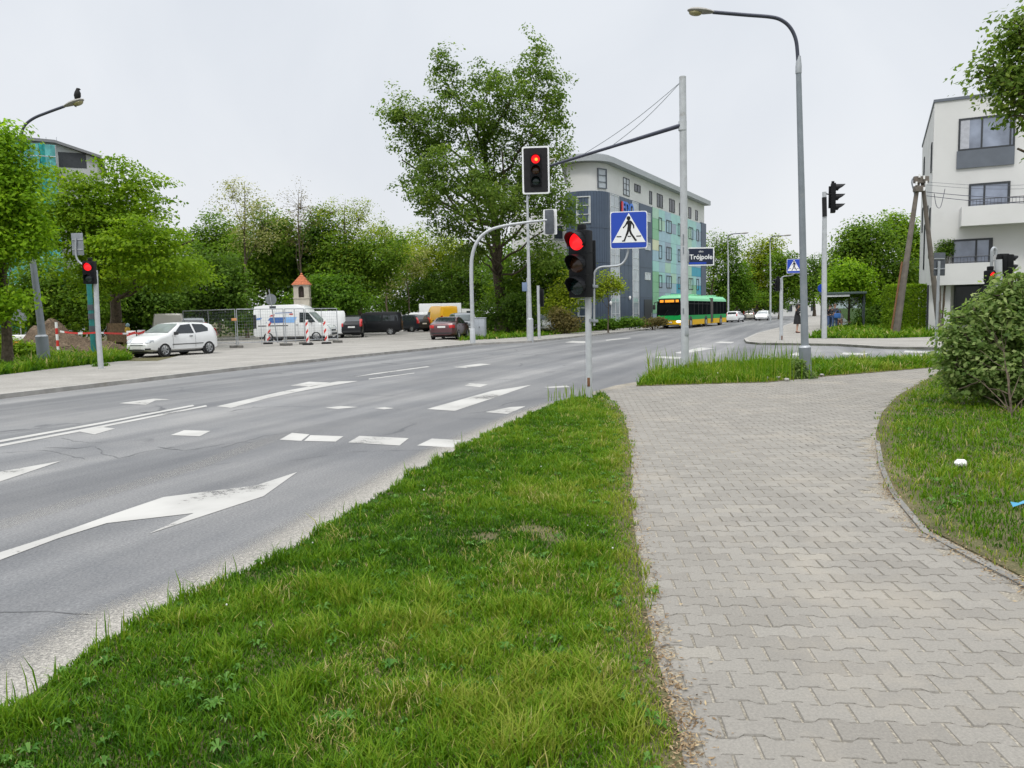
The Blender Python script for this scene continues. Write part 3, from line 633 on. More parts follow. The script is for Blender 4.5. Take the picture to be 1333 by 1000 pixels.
# ------------------------------------------------------------------ trees
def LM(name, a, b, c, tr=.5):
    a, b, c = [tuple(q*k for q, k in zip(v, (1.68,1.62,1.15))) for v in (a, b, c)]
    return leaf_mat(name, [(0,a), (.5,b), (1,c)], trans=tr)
LEAF = {
 'poplar': LM('poplar_leaf', (.036,.070,.014), (.072,.120,.026), (.145,.190,.055)),
 'maple': LM('maple_leaf', (.048,.100,.007), (.098,.168,.010), (.185,.26,.02)),
 'bright': LM('bright_leaf', (.062,.13,.008), (.120,.215,.013), (.21,.31,.025)),
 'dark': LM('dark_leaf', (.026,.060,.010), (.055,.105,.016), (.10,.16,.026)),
 'mid': LM('mid_leaf', (.036,.078,.010), (.075,.135,.015), (.145,.205,.026)),
 'yellow': LM('yellow_leaf', (.07,.105,.010), (.14,.185,.016), (.25,.28,.03)),
 'pale': LM('pale_leaf', (.09,.10,.05), (.18,.19,.10), (.36,.36,.26)),
 'brown': LM('brown_leaf', (.05,.05,.025), (.11,.095,.05), (.19,.16,.08)),
 'hedge': LM('hedge_leaf', (.028,.065,.010), (.06,.125,.014), (.12,.20,.025)),
 'shrub': LM('shrub_leaf', (.040,.075,.026), (.095,.148,.058), (.24,.29,.17)),
}
BARK = mat('bark', (.095,.075,.055), .95, var=.45, scale=9, bump=.9, bscale=22, spec=.2)
BARKP = mat('bark_pale', (.16,.14,.115), .95, var=.4, scale=9, bump=.8, bscale=22, spec=.2)
def clumps(lobes, n, rng, pw=.42):
    vol = np.array([max(l[3],.05)*max(l[4],.05)*max(l[5],.05) for l in lobes])**.72; pick = rng.choice(len(lobes), n, p=vol/vol.sum())
    L = np.array([l[:6] for l in lobes])[pick]
    d = rng.normal(size=(n,3)); d /= np.linalg.norm(d,axis=1,keepdims=True); r = rng.random(n)**pw
    wob = 1 + .16*np.sin(d[:,0]*5+pick)*np.cos(d[:,2]*4+pick*2)
    return L[:,:3] + d*L[:,3:6]*(r*wob)[:,None], d, pick
def foliage(name, lobes, n, per, cr, leaf, mt, parent, seed, flat=.55, ratio=.62, gap=.0, org=(0,0,0), tint=0.):
    rng = np.random.default_rng(seed); C, D, pk = clumps(lobes, n, rng)
    if gap:      # carve gaps: drop clumps where a coarse 3-D noise is low
        q = np.sin(C[:,0]*1.7/cr*.35+seed)+np.sin(C[:,1]*1.3/cr*.35+1.7*seed)+np.sin(C[:,2]*1.9/cr*.35+.6*seed)
        k = q > np.quantile(q, gap); C, D = C[k], D[k]; n = len(C)
    s = rng.uniform(.6,1.35,n)
    o = rng.normal(size=(n,per,3)); o /= np.linalg.norm(o,axis=2,keepdims=True); o *= (rng.random((n,per,1))**.42)*.98; o[:,:,2] *= flat
    o[:,:,2] -= .22*(o[:,:,0]**2+o[:,:,1]**2)
    P = C[:,None,:] + o*(cr*s)[:,None,None]
    Nr = o*np.array([.5,.5,.6]) + D[:,None,:]*.45 + np.array([0,0,.75]) + rng.normal(0,.5,(n,per,3))
    cv = rng.normal(0,.13,n)
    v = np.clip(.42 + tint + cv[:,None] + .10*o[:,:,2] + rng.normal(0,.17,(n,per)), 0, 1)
    V, F = leaves_np(P.reshape(-1,3)-np.array(org), Nr.reshape(-1,3), (leaf*rng.uniform(.65,1.35,(n,per))).ravel(), rng, ratio)
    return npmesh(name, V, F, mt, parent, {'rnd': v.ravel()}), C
def limb(a, b, rng, sag=.12, n=6):
    a, b = Vector(a), Vector(b); L = (b-a).length; pts = []
    j = Vector((rng.normal(0,.05), rng.normal(0,.05), rng.normal(0,.03)))*L
    for i in range(n+1):
        t = i/n; p = a.lerp(b, t); p.z += L*sag*math.sin(math.pi*t)*(.6); p += j*math.sin(math.pi*t) + Vector((rng.normal(),rng.normal(),rng.normal()))*L*.012*(0<i<n); pts.append(p)
    return pts
def tree(name, label, base, lobes, n, per, cr, leaf, mt, seed, tr=.2, top=None, bark=None, group=None, cat='tree', gap=.12, twigs=60, flat=.55, hbr=.35, ratio=.62, stems=1, tint=0., lean=(0,0), kids=True):
    """lobes = [(x,y,z,rx,ry,rz)] world; trunk + limbs run from the base into the lobes"""
    rng = np.random.default_rng(seed+1000); base = Vector(base)
    t = thing(name, label, cat, base, group=group)
    fo, C = foliage('crown', lobes, n, per, cr, leaf, mt, t, seed, flat, ratio, gap, tuple(base), tint)
    zs = [l[2]+l[5]*.6 for l in lobes]; topz = top or max(zs)
    mb = MB(base)
    cen = np.array([l[:3] for l in lobes]).mean(0)
    ends = []
    for s in range(stems):
        cw_ = float(np.mean([l[3] for l in lobes])); off = Vector((rng.normal(0,.15), rng.normal(0,.15), 0))*(s > 0)*cw_
        ex = base.x + lean[0] + (cen[0]-base.x)*.7 + rng.normal(0,.3)*(stems > 1)*cw_; ey = base.y + lean[1] + (cen[1]-base.y)*.7
        N_ = 9; pts = []; rad = []
        for i in range(N_+1):
            u = i/N_; pts.append(Vector((base.x+off.x+(ex-base.x)*u**1.5+rng.normal(0,.02)*topz*.2*(i>0), base.y+off.y+(ey-base.y)*u**1.5, base.z-.1+(topz-base.z)*u))); rad.append(tr*((1-u)**.75*.9+.06)*(1.45 if i == 0 else 1))
        pts = bez(pts, 2); rad = list(np.interp(np.linspace(0,1,len(pts)), np.linspace(0,1,N_+1), rad))
        mb.tube(pts, rad, 9); ends.append((pts, rad))
    def at(u, s): 
        pts, rad = ends[s]; i = min(int(u*(len(pts)-1)), len(pts)-2); return pts[i], rad[i]
    hubs = []
    for i, l in enumerate(lobes):
        h = min(max((l[2]-l[5]*.9-base.z)/(topz-base.z)*.85, hbr), .88); p, r = at(h, i % stems); e = p.lerp(Vector(l[:3]), .85)
        if (e-p).length < .3 or e.z < p.z-.25*(e-p).length: hubs.append((p, r*.6)); continue
        pts = limb(p, e, rng, -.08); r0 = min(r*.55, .025+.013*(e-p).length); mb.tube(pts, list(np.linspace(r0, r0*.35, len(pts))), 6, False); hubs.append((pts[-1], r0*.4)); hubs.append((pts[3], r0*.55))
    for i in rng.choice(len(C), min(twigs, len(C)), replace=False):
        e = Vector(C[i]); h = min(hubs, key=lambda q: (q[0]-e).length)
        pts = limb(h[0], e, rng, .05, 4); mb.tube(pts, list(np.linspace(min(max(h[1]*.6,.012), .012+.006*(h[0]-e).length), .007, len(pts))), 4, False)
    mb.build('trunk', bark or BARK, t)
    return t
def LB(Y, L, dyk=.75):
    """lobes given as picture ellipses (px,py,rx,ry[,dY]) at distance Y"""
    o = []
    for q in L:
        px, py, rx, ry = q[:4]; dy = q[4] if len(q) > 4 else 0
        y = Y+dy; c = A(px, py, y); s = y/1000; o.append((c.x, c.y, c.z, rx*s, min(rx,ry)*s*dyk, ry*s))
    return o
# the tall poplar in the middle
pop = LB(59, [(700,150,40,105,2), (655,175,38,95,-2), (690,75,30,42), (596,140,40,60), (580,90,16,34), (545,170,42,48), (515,150,22,38), (508,215,20,28), (560,225,40,40,-3),
              (612,235,48,55,-4), (665,270,58,60), (716,225,30,70), (738,275,25,28,2), (590,290,36,28), (650,215,55,60,3), (640,150,44,52,2), (500,195,16,34), (545,190,38,34,2), (522,205,26,34), (530,232,30,24), (615,320,40,32), (560,258,30,26), (640,330,46,30), (700,328,40,30), (728,130,16,40), (640,95,28,45)])
tree('poplar_tree', 'tall spreading poplar standing by the kerb behind the bent mast signal', G(653,433,.1), pop, 1750, 36, .86, .23, LEAF['poplar'], 11, tr=.56, top=A(690,120,59).z, gap=.22, twigs=150, hbr=.30)
# left side of the road
map_ = LB(43, [(165,255,75,38), (235,295,62,40), (110,290,60,50), (90,235,40,25), (185,320,75,45,-2), (270,305,26,22), (150,215,30,14), (130,350,60,35,1), (215,350,50,30), (60,270,30,40), (150,300,70,60,3), (250,345,30,30,2)])
tree('maple_tree', 'wide green maple with layered branches left of the parked white hatchback', G(152,452,.1), map_, 560, 74, 1.35, .20, LEAF['maple'], 12, tr=.40, top=A(150,240,43).z, gap=.14, flat=.17, twigs=70)
brt = LB(26, [(5,218,42,40), (20,265,38,42), (0,290,42,60,1), (15,335,34,32), (42,300,20,28), (-25,240,50,60), (-30,330,50,60), (10,180,20,20), (15,385,24,20), (-10,400,30,22), (20,375,22,20)])
tree('lime_tree', 'bright green broad leaved tree at the far left edge of the view', Vector((*A(9,460,27)[:2], .08)), brt, 640, 54, .68, .145, LEAF['bright'], 13, tr=.2, top=A(5,220,26).z, gap=.08, flat=.4, twigs=50, hbr=.62)
# the wood behind the parking lot: every crown of its own
WOOD = 'trees of the wood behind the parking lot'
wood = [
 ('tall sparse tree with pale new leaves above the white van', 66, (322,436), [(318,265,34,38), (300,250,18,22), (345,285,28,30), (325,310,30,24)], 170, 20, 'pale', .9, .17, .15, 60),
 ('leafy dark tree right of the sparse tree above the white van', 70, (352,434), [(350,320,42,50), (372,285,26,30), (335,350,40,40)], 420, 30, 'mid', 1.2, .28, .22, 30),
 ('nearly bare tree with brownish buds behind the roofed shrine', 68, (392,434), [(392,262,26,28), (400,290,32,25), (385,310,24,24)], 90, 14, 'brown', .9, .13, .13, 90),
 ('dark green tree standing directly behind the roofed shrine', 72, (400,432), [(398,345,45,48), (420,310,40,35), (375,350,30,40), (405,300,26,28)], 480, 30, 'dark', 1.2, .28, .2, 20),
 ('yellowish loose tree behind the black minibus', 70, (452,430), [(448,285,38,30), (470,280,22,22), (430,270,24,20), (455,320,40,30)], 170, 20, 'yellow', .95, .17, .15, 90),
 ('rounded green tree behind the black minibus', 70, (470,430), [(465,350,50,42), (500,330,36,36), (440,345,40,40)], 520, 30, 'mid', 1.2, .28, .22, 20),
 ('blossoming pale hawthorn left of the yellow van', 118, (535,426), [(520,345,30,28), (545,340,22,20), (505,370,26,20)], 200, 26, 'pale', 1., .24, .13, 10),
 ('yellow green crown above the yellow van', 124, (560,424), [(560,325,48,32), (520,318,30,22), (590,335,30,28), (545,350,50,30)], 480, 30, 'yellow', 1.3, .3, .2, 20),
 ('dark broad crown between yellow van and poplar', 122, (590,425), [(585,375,50,36), (620,360,36,40), (560,385,40,26)], 520, 30, 'dark', 1.3, .3, .2, 12),
 ('green crown low behind the white hatchback', 60, (262,443), [(270,365,50,50), (240,390,50,40), (310,390,40,40)], 560, 30, 'dark', 1.1, .26, .22, 14),
 ('bushy green tree left of the maple trunk', 52, (70,452), [(70,375,50,50), (110,390,45,45), (40,395,40,40)], 560, 30, 'mid', 1.0, .22, .2, 14),
 ('dark tree behind the trunk of the maple', 56, (185,448), [(190,385,55,45), (150,395,50,45), (215,410,45,35)], 560, 30, 'dark', 1.1, .25, .2, 14),
 ('green tree above the second white van', 62, (428,438), [(430,385,38,34), (400,395,30,28), (455,395,30,26)], 380, 30, 'hedge', 1., .24, .16, 12),
 ('low green tree behind the white box truck', 128, (610,421), [(600,385,34,28), (640,375,40,36), (670,395,40,22)], 380, 28, 'mid', 1.3, .3, .18, 10),
 ('green tree rising left of the blue clad office building', 66, (700,428), [(700,350,42,40), (735,345,26,36), (680,380,44,34), (722,385,34,26)], 520, 30, 'mid', 1.1, .25, .18, 16),
 ('yellow green young tree beside the dark rounded corner', 60, (742,431), [(745,375,22,28), (752,345,16,20), (728,395,22,22)], 170, 24, 'yellow', .8, .19, .08, 26),
 ('light green young tree in front of the dark blue wall', 58, (792,427), [(790,366,20,14), (805,372,14,12), (778,378,14,14)], 110, 24, 'yellow', .7, .18, .06, 26),
 ('tall background tree between maple and sparse tree', 86, (285,432), [(285,310,34,36), (262,330,36,40), (310,325,34,36)], 420, 28, 'mid', 1.3, .3, .2, 14),
 ('low background tree left of the poplar trunk', 112, (505,430), [(495,300,24,22), (480,320,34,26), (530,330,24,24)], 220, 24, 'yellow', 1.2, .27, .16, 20),
]
for i, (lab, Y, b, L, n, per, k, cr, leaf, tr, tw) in enumerate(wood):
    bp = A(b[0], b[1], Y); bp.z = .08
    tree('tree', lab, bp, LB(Y, L), n, per, cr, leaf, LEAF[k], 100+i, tr=tr, group=WOOD, gap=.08, twigs=tw)
# understorey that reads as one dark mass
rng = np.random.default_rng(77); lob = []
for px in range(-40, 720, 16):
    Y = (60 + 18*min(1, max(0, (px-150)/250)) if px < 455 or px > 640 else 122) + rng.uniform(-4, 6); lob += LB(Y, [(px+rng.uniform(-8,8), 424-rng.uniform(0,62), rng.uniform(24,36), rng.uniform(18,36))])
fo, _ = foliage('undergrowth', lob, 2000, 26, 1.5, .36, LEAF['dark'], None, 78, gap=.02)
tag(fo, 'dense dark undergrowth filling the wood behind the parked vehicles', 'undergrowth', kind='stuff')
lob = []
for px in range(-60, 700, 20):
    Y = 134 + rng.uniform(-6,10); lob += LB(Y, [(px+rng.uniform(-8,8), 365-rng.uniform(0,30), rng.uniform(28,38), rng.uniform(30,46)), (px, 400, 30, 20)])
fo, _ = foliage('far_wood', lob, 1500, 24, 2.2, .62, LEAF['mid'], None, 79, gap=.02)
tag(fo, 'far off wood closing the view behind the parking lot', 'wood', kind='stuff')
# right side
RT = 'trees along the road on the right'
right = [
 ('large dark green tree behind the bus shelter', 64, (1150,424), [(1140,325,48,40), (1110,345,36,36), (1175,350,36,50), (1150,380,50,34), (1118,310,28,22), (1095,365,24,28)], 820, 32, 'mid', 1.1, .25, .3, 50),
 ('green tree top showing above the large dark tree', 76, (1175,420), [(1165,300,30,24), (1190,325,28,28), (1200,365,20,40)], 420, 30, 'maple', 1.2, .28, .25, 30),
 ('bright young tree directly behind the bus shelter', 56, (1105,427), [(1105,360,26,24), (1125,375,20,22), (1085,378,18,18)], 320, 30, 'bright', .75, .19, .1, 24),
 ('dark low tree beside the clipped hedge', 60, (1165,425), [(1160,405,34,22), (1130,408,24,16), (1190,400,22,26)], 380, 30, 'dark', 1., .25, .14, 10),
 ('thin tall tree right of the office building', 118, (925,411.5), [(935,330,20,30), (950,315,18,20), (925,360,16,24)], 200, 22, 'mid', 1.4, .32, .22, 70),
 ('round green tree behind the end of the bus', 120, (960,411), [(955,365,22,30), (935,380,20,20), (970,385,18,18)], 380, 28, 'hedge', 1.5, .36, .25, 30),
 ('tall yellowish tree above the oncoming car', 128, (985,409.5), [(990,340,24,30), (1005,325,16,18), (980,370,24,28), (1000,380,20,20)], 420, 28, 'yellow', 1.6, .36, .28, 40),
 ('olive tree left of the tall lamp post', 124, (1015,409), [(1018,345,20,26), (1030,365,16,28), (1010,385,22,14)], 380, 28, 'mid', 1.5, .36, .25, 30),
 ('dark distant tree beyond the white house', 150, (1060,404), [(1055,365,26,28), (1075,350,22,30), (1040,385,16,16)], 380, 26, 'dark', 1.8, .42, .3, 14),
 ('dark distant trunked tree behind the parked beige car', 138, (945,409), [(945,395,26,14), (975,393,26,14), (1005,396,20,10)], 320, 26, 'dark', 1.6, .42, .25, 14),
]
for i, (lab, Y, b, L, n, per, k, cr, leaf, tr, tw) in enumerate(right):
    bp = A(b[0], b[1], Y); bp.z = .08
    tree('tree', lab, bp, LB(Y, L), n, per, cr, leaf, LEAF[k], 200+i, tr=tr, group=RT, gap=.10, twigs=tw)
# branch hanging into the picture at top right: the tree stands just outside the frame
lob = LB(11.5, [(1318,85,40,60), (1345,140,48,55), (1300,190,26,24), (1275,92,20,22), (1322,30,26,32), (1370,60,60,90), (1335,205,22,24), (1400,180,60,90), (1305,140,24,22)])
bp = G(1500, 530, .08)
tree('roadside_tree', 'grey green leafy tree reaching into the view at top right', (bp.x, bp.y, .08), lob, 560, 24, .36, .08, LEAF['poplar'], 301, tr=.18, top=7.2, gap=.22, tint=.1, twigs=150, hbr=.5)
# shrub over the lawn on the right
lob = LB(11.6, [(1290,440,52,50), (1330,425,60,70,.3), (1260,470,34,42), (1300,495,60,40,-.3), (1345,480,60,60), (1400,440,70,80), (1310,390,40,30), (1250,430,18,28), (1330,520,40,22,-.4), (1262,395,12,14), (1400,520,60,50), (1262,505,26,24), (1290,528,40,16,-.3), (1350,545,50,18,-.5), (1277,384,9,16), (1300,372,8,15), (1246,404,9,14), (1322,366,12,16), (1234,468,12,20), (1238,440,10,16), (1262,372,7,10)])
b = G(1335, 545, .08)
tree('shrub', 'loose grey green shrub with pale new leaves on the right lawn', (b.x, b.y+.3, .08), lob, 1750, 20, .24, .080, LEAF['shrub'], 302, tr=.02, top=1.2, gap=.08, twigs=220, hbr=.08, stems=1, cat='shrub', bark=BARK, tint=.1)
# low shrubs and hedges
def bush(label, Y, L, n, k, seed, cr=.5, leaf=.14, per=26, base=None, group=None, name='shrub', cat='shrub'):
    lobes = LB(Y, L); c = np.array([l[:2] for l in lobes]).mean(0)
    return tree(name, label, (c[0], c[1], .08), lobes, n, per, cr, leaf, LEAF[k], seed, tr=.05, gap=.04, twigs=12, hbr=.05, stems=3, group=group, cat=cat)
bush('low clipped green shrub bed along the dark blue wall', 66, [(790,421,26,6), (820,419,22,5), (770,423,20,6)], 240, 'hedge', 401, .6, .18)
bush('reddish brown low shrubs at the bus end of the wall', 68, [(842,420,14,5), (858,418,12,5)], 110, 'brown', 402, .5, .16)
bush('reddish brown leafy shrub beside the round sign back', 58, [(728,415,14,16), (742,420,14,10)], 150, 'brown', 403, .6, .16)
bush('dark green shrub at the foot of the poplar', 62, [(672,405,26,26), (690,412,20,20), (640,412,14,18)], 280, 'dark', 404, .7, .2)
bush('rough green shrub in front of the earth heap at far left', 31, [(15,458,30,18), (40,463,22,14), (-20,455,30,24)], 330, 'maple', 405, .5, .13)
bush('weedy tuft at the foot of the left signal pole', 27, [(131,478,9,5)], 40, 'hedge', 406, .25, .10, 16)
bush('small leafy weed growing at the foot of the grey lamp post', 16.8, [(1040,482,9,16), (1032,490,10,6), (1052,488,7,7)], 110, 'shrub', 407, .16, .055, 20)
bush('rounded green shrub left of the leaning concrete pole', 46, [(1145,435,16,5), (1170,434,18,6)], 130, 'hedge', 408, .4, .13)
bush('rounded green shrub right of the leaning concrete pole', 46, [(1205,434,20,5), (1235,433,18,5), (1262,432,16,6)], 170, 'mid', 409, .4, .13)
bush('tidy low green shrub on the grass right of the shelter', 55, [(1130,418,16,5)], 90, 'hedge', 410, .4, .14)
bush('climbing plant with leaves on the lower balcony of the white building', 42.5, [(1228,324,11,13), (1222,332,8,8), (1236,318,6,7)], 120, 'dark', 411, .3, .10, 18, name='potted_shrub')
# clipped hedge block
hb = A(1180, 430, 45); hx, hz = 50*.045/2, 0
rng = np.random.default_rng(88); n = 9000
hc = A(1181, 402, 46); W, D, H = 2.25, 1.6, 2.75
P = np.stack([rng.uniform(-W/2,W/2,n), rng.uniform(-D/2,D/2,n), rng.uniform(0,H,n)],1); fc = rng.integers(0,4,n)
P[:,0] = np.where(fc==0, -W/2+rng.normal(0,.05,n), P[:,0]); P[:,1] = np.where(fc==1, -D/2+rng.normal(0,.05,n), P[:,1]); P[:,2] = np.where(fc==2, H+rng.normal(0,.05,n), P[:,2]); P[:,0] = np.where(fc==3, W/2+rng.normal(0,.05,n), P[:,0])
Nr = rng.normal(0,.5,(n,3)); Nr[:,0] += np.where(fc==0,-1,0)+np.where(fc==3,1,0); Nr[:,1] += np.where(fc==1,-1,0); Nr[:,2] += np.where(fc==2,1,.3)
V, F = leaves_np(P, Nr, .12*(.6+rng.random(n)), rng)
t = thing('hedge', 'clipped square hedge block beside the leaning concrete pole', 'hedge', (hc.x, hc.y, .08))
npmesh('foliage', V, F, LEAF['maple'], t, {'rnd': np.clip(.45+rng.normal(0,.18,n),0,1)})
mb = MB(); [mb.tube([(x,0,0),(x+.05,0,H*.85)], [.04,.015], 6) for x in (-.8,-.3,.3,.8)]; mb.build('stems', BARK, t)
# ------------------------------------------------------------------ street furniture
M['galv'] = mat('galvanised_steel', (.34,.36,.38), .5, .35, var=.14, scale=5, dirt=(.24,.235,.22), dscale=3)
M['galv_light'] = mat('pale_grey_paint', (.42,.44,.455), .5, .1, var=.10, scale=6, dirt=(.28,.27,.25), dscale=2.5, dpos=(.58,.72))
M['greypaint'] = mat('grey_pole_paint', (.20,.225,.25), .5, .15, var=.14, scale=3, dirt=(.30,.31,.32), dscale=2)
M['armdark'] = mat('dark_arm_steel', (.055,.06,.085), .5, .3, var=.15)
M['rust'] = mat('rust', (.16,.075,.035), .9, var=.4, scale=20)
M['black'] = mat('black_plastic', (.007,.0075,.009), .5, var=.25, scale=12, spec=.16)
M['blackm'] = mat('black_matt', (.012,.012,.013), .7, var=.3, scale=12, spec=.3)
M['white'] = mat('white_paint', (.74,.74,.73), .45, var=.05, scale=5)
M['signwhite'] = mat('sign_white', (.78,.79,.80), .35, var=.03)
M['signblue'] = mat('sign_blue', (.012,.055,.40), .3, var=.08, scale=3)
M['signnavy'] = mat('sign_navy', (.012,.018,.045), .3, var=.15, scale=3)
M['signback'] = mat('sign_back_aluminium', (.23,.25,.27), .5, .4, var=.15, scale=6)
M['signback_dark'] = mat('sign_back_dark', (.085,.095,.11), .5, .3, var=.2, scale=6)
M['lensred'] = mat('lit_red_lens', (.6,.01,.01), .25, var=.1, scale=60, emit=(1,.012,.018), estr=1.15)
M['lenscore'] = mat('lit_lamp_core', (.9,.3,.05), .3, emit=(1,.22,.01), estr=2.2)
M['lensoff_a'] = mat('amber_lens_off', (.045,.018,.008), .15, var=.2, scale=40)
M['lensoff_g'] = mat('green_lens_off', (.006,.018,.018), .15, var=.2, scale=40)
M['wood_pole'] = mat('weathered_concrete_pole', (.135,.118,.10), .9, var=.25, scale=4, bump=.5, bscale=25, dirt=(.11,.085,.065), dscale=2)
M['lampglass'] = mat('lamp_bowl', (.30,.27,.14), .25, var=.2, spec=.6)
M['lampcase'] = mat('lamp_case', (.27,.26,.24), .6, var=.15)
M['tapered'] = M['galv']
M['barred'] = mat('warning_red', (.56,.028,.02), .5, var=.15)
M['orange'] = mat('orange_plastic', (.62,.16,.03), .5, var=.15)
M['green_net'] = mat('teal_net', (.02,.30,.28), .8, var=.3, scale=3)
M['tealpole'] = mat('teal_paint', (.01,.16,.15), .5, var=.2)
def signal_head(root, c, yaw, pitch_=.29, w_=.30, d_=.20, lit=0, name='signal_head', n=3, visor=.24, lens_r=None, back=None, backdim=None, scale=1., knob=True):
    """one signal head, front along local -Y turned by yaw; c = centre of the housing (local to root)"""
    c = Vector(c); Rz = Matrix.Rotation(yaw, 3, 'Z')
    T = lambda x, y, z: c + Rz @ (Vector((x, y, z))*scale)
    h_ = pitch_*n
    hb = MB(); hb.rbox(c, (w_*scale, d_*scale, h_*scale), .025*scale, Rz)
    for i in range(1, n): hb.box(T(0, 0, h_/2-i*pitch_), ((w_+.012)*scale, (d_+.012)*scale, .012*scale), Rz)
    if knob: hb.rbox(T(.02, .02, h_/2+.05), (.12*scale, .13*scale, .12*scale), .02, Rz)
    hb.rbox(T(0, d_/2+.05, .05), (.10*scale, .10*scale, h_*.75*scale), .02, Rz)
    H = hb.build('signal_head', M['black'], root)
    lr = lens_r or min(w_*.40, pitch_*.42)
    for i in range(n):
        z = h_/2 - (i+.5)*pitch_
        lm_ = M['lensred'] if i == lit else (M['lensoff_a'] if (i == 1 and n == 3) else M['lensoff_g'])
        lb = MB(); rot = Rz @ Matrix.Rotation(R(90), 3, 'X'); lb.ball(T(0, -d_/2-.001, z), (lr*scale, lr*scale, .028*scale), 20, 8, rot); lens = lb.build('lens', lm_, H)
        if i == lit: 
            tag(lens, 'lit red lens')
        vb = MB(); K = 14; P0 = []; P1 = []; P2 = []; P3 = []
        for k in range(K+1):
            a = R(-28) + R(236)*k/K; L = visor*(.30+.70*max(0, math.sin(a))**.6) if math.sin(a) > 0 else visor*.30
            ca, sa = math.cos(a), math.sin(a)
            P0.append(T(lr*1.12*ca, -d_/2, z+lr*1.12*sa)); P1.append(T(lr*1.10*ca, -d_/2-L, z+lr*1.06*sa-.012))
            P2.append(T(lr*1.05*ca, -d_/2, z+lr*1.05*sa)); P3.append(T(lr*1.04*ca, -d_/2-L, z+lr*1.0*sa-.012))
        vs = P0+P1+P2+P3; q = K+1
        for k in range(K):
            vb.add([P0[k],P0[k+1],P1[k+1],P1[k]], [(0,1,2,3)]); vb.add([P2[k],P2[k+1],P3[k+1],P3[k]], [(0,1,2,3)]); vb.add([P1[k],P1[k+1],P3[k+1],P3[k]], [(0,1,2,3)])
        vb.build('visor', M['black'], H)
    if backdim:
        bw, bh = backdim
        def rr(w2, h2, r): 
            return [(x*(w2/2-r)+r*math.cos(a), z*(h2/2-r)+r*math.sin(a)) for x, z, a0 in ((1,1,0),(-1,1,90),(-1,-1,180),(1,-1,270)) for a in (R(a0), R(a0+45), R(a0+90))]
        u, v, w3 = Rz @ Vector((1,0,0)), Vector((0,0,1)), Rz @ Vector((0,-1,0))
        MB().prism(rr(bw,bh,.05), c+w3*.02, u, v, w3, 0, .02).build('backboard', M['signwhite'], H)
        MB().prism(rr(bw-.09,bh-.09,.03), c+w3*.041, u, v, w3, 0, .006).build('backboard_face', M['blackm'], H)
    return H
def local(root, p): return Vector(p) - root.location
# --- near signal on its pole
b = G(767,519,.085); Y0 = b.y
t = thing('traffic_signal', 'near black traffic signal with red lit at the tip of the verge', 'traffic light', b)
zt = A(767,386,Y0).z - b.z
top = local(t, A(765.5,386,Y0))
mb = MB(); mb.cyl((0,0,-.1), top, .056, .055, 20); mb.build('pole', M['galv_light'], t)
MB().cyl((0,0,-.05), (0,0,.03), .075, .066, 18).build('base_collar', M['galv'], t)
MB().rbox((-.012,-.052,.30), (.05,.014,.16), .006).build('rust_patch', M['rust'], t)
hc = local(t, A(756,344,Y0-.03)); Hh = signal_head(t, hc, R(-36), .386, .36, .24, 0, visor=.25, lens_r=.152)
MB().cyl(top, top+Vector((0,0,.10)), .045, .05, 12).build('bracket', M['blackm'], t)
MB().rbox(local(t, A(771,345,Y0+.12)), (.12,.12,.86), .02).build('terminal_box', M['black'], t)
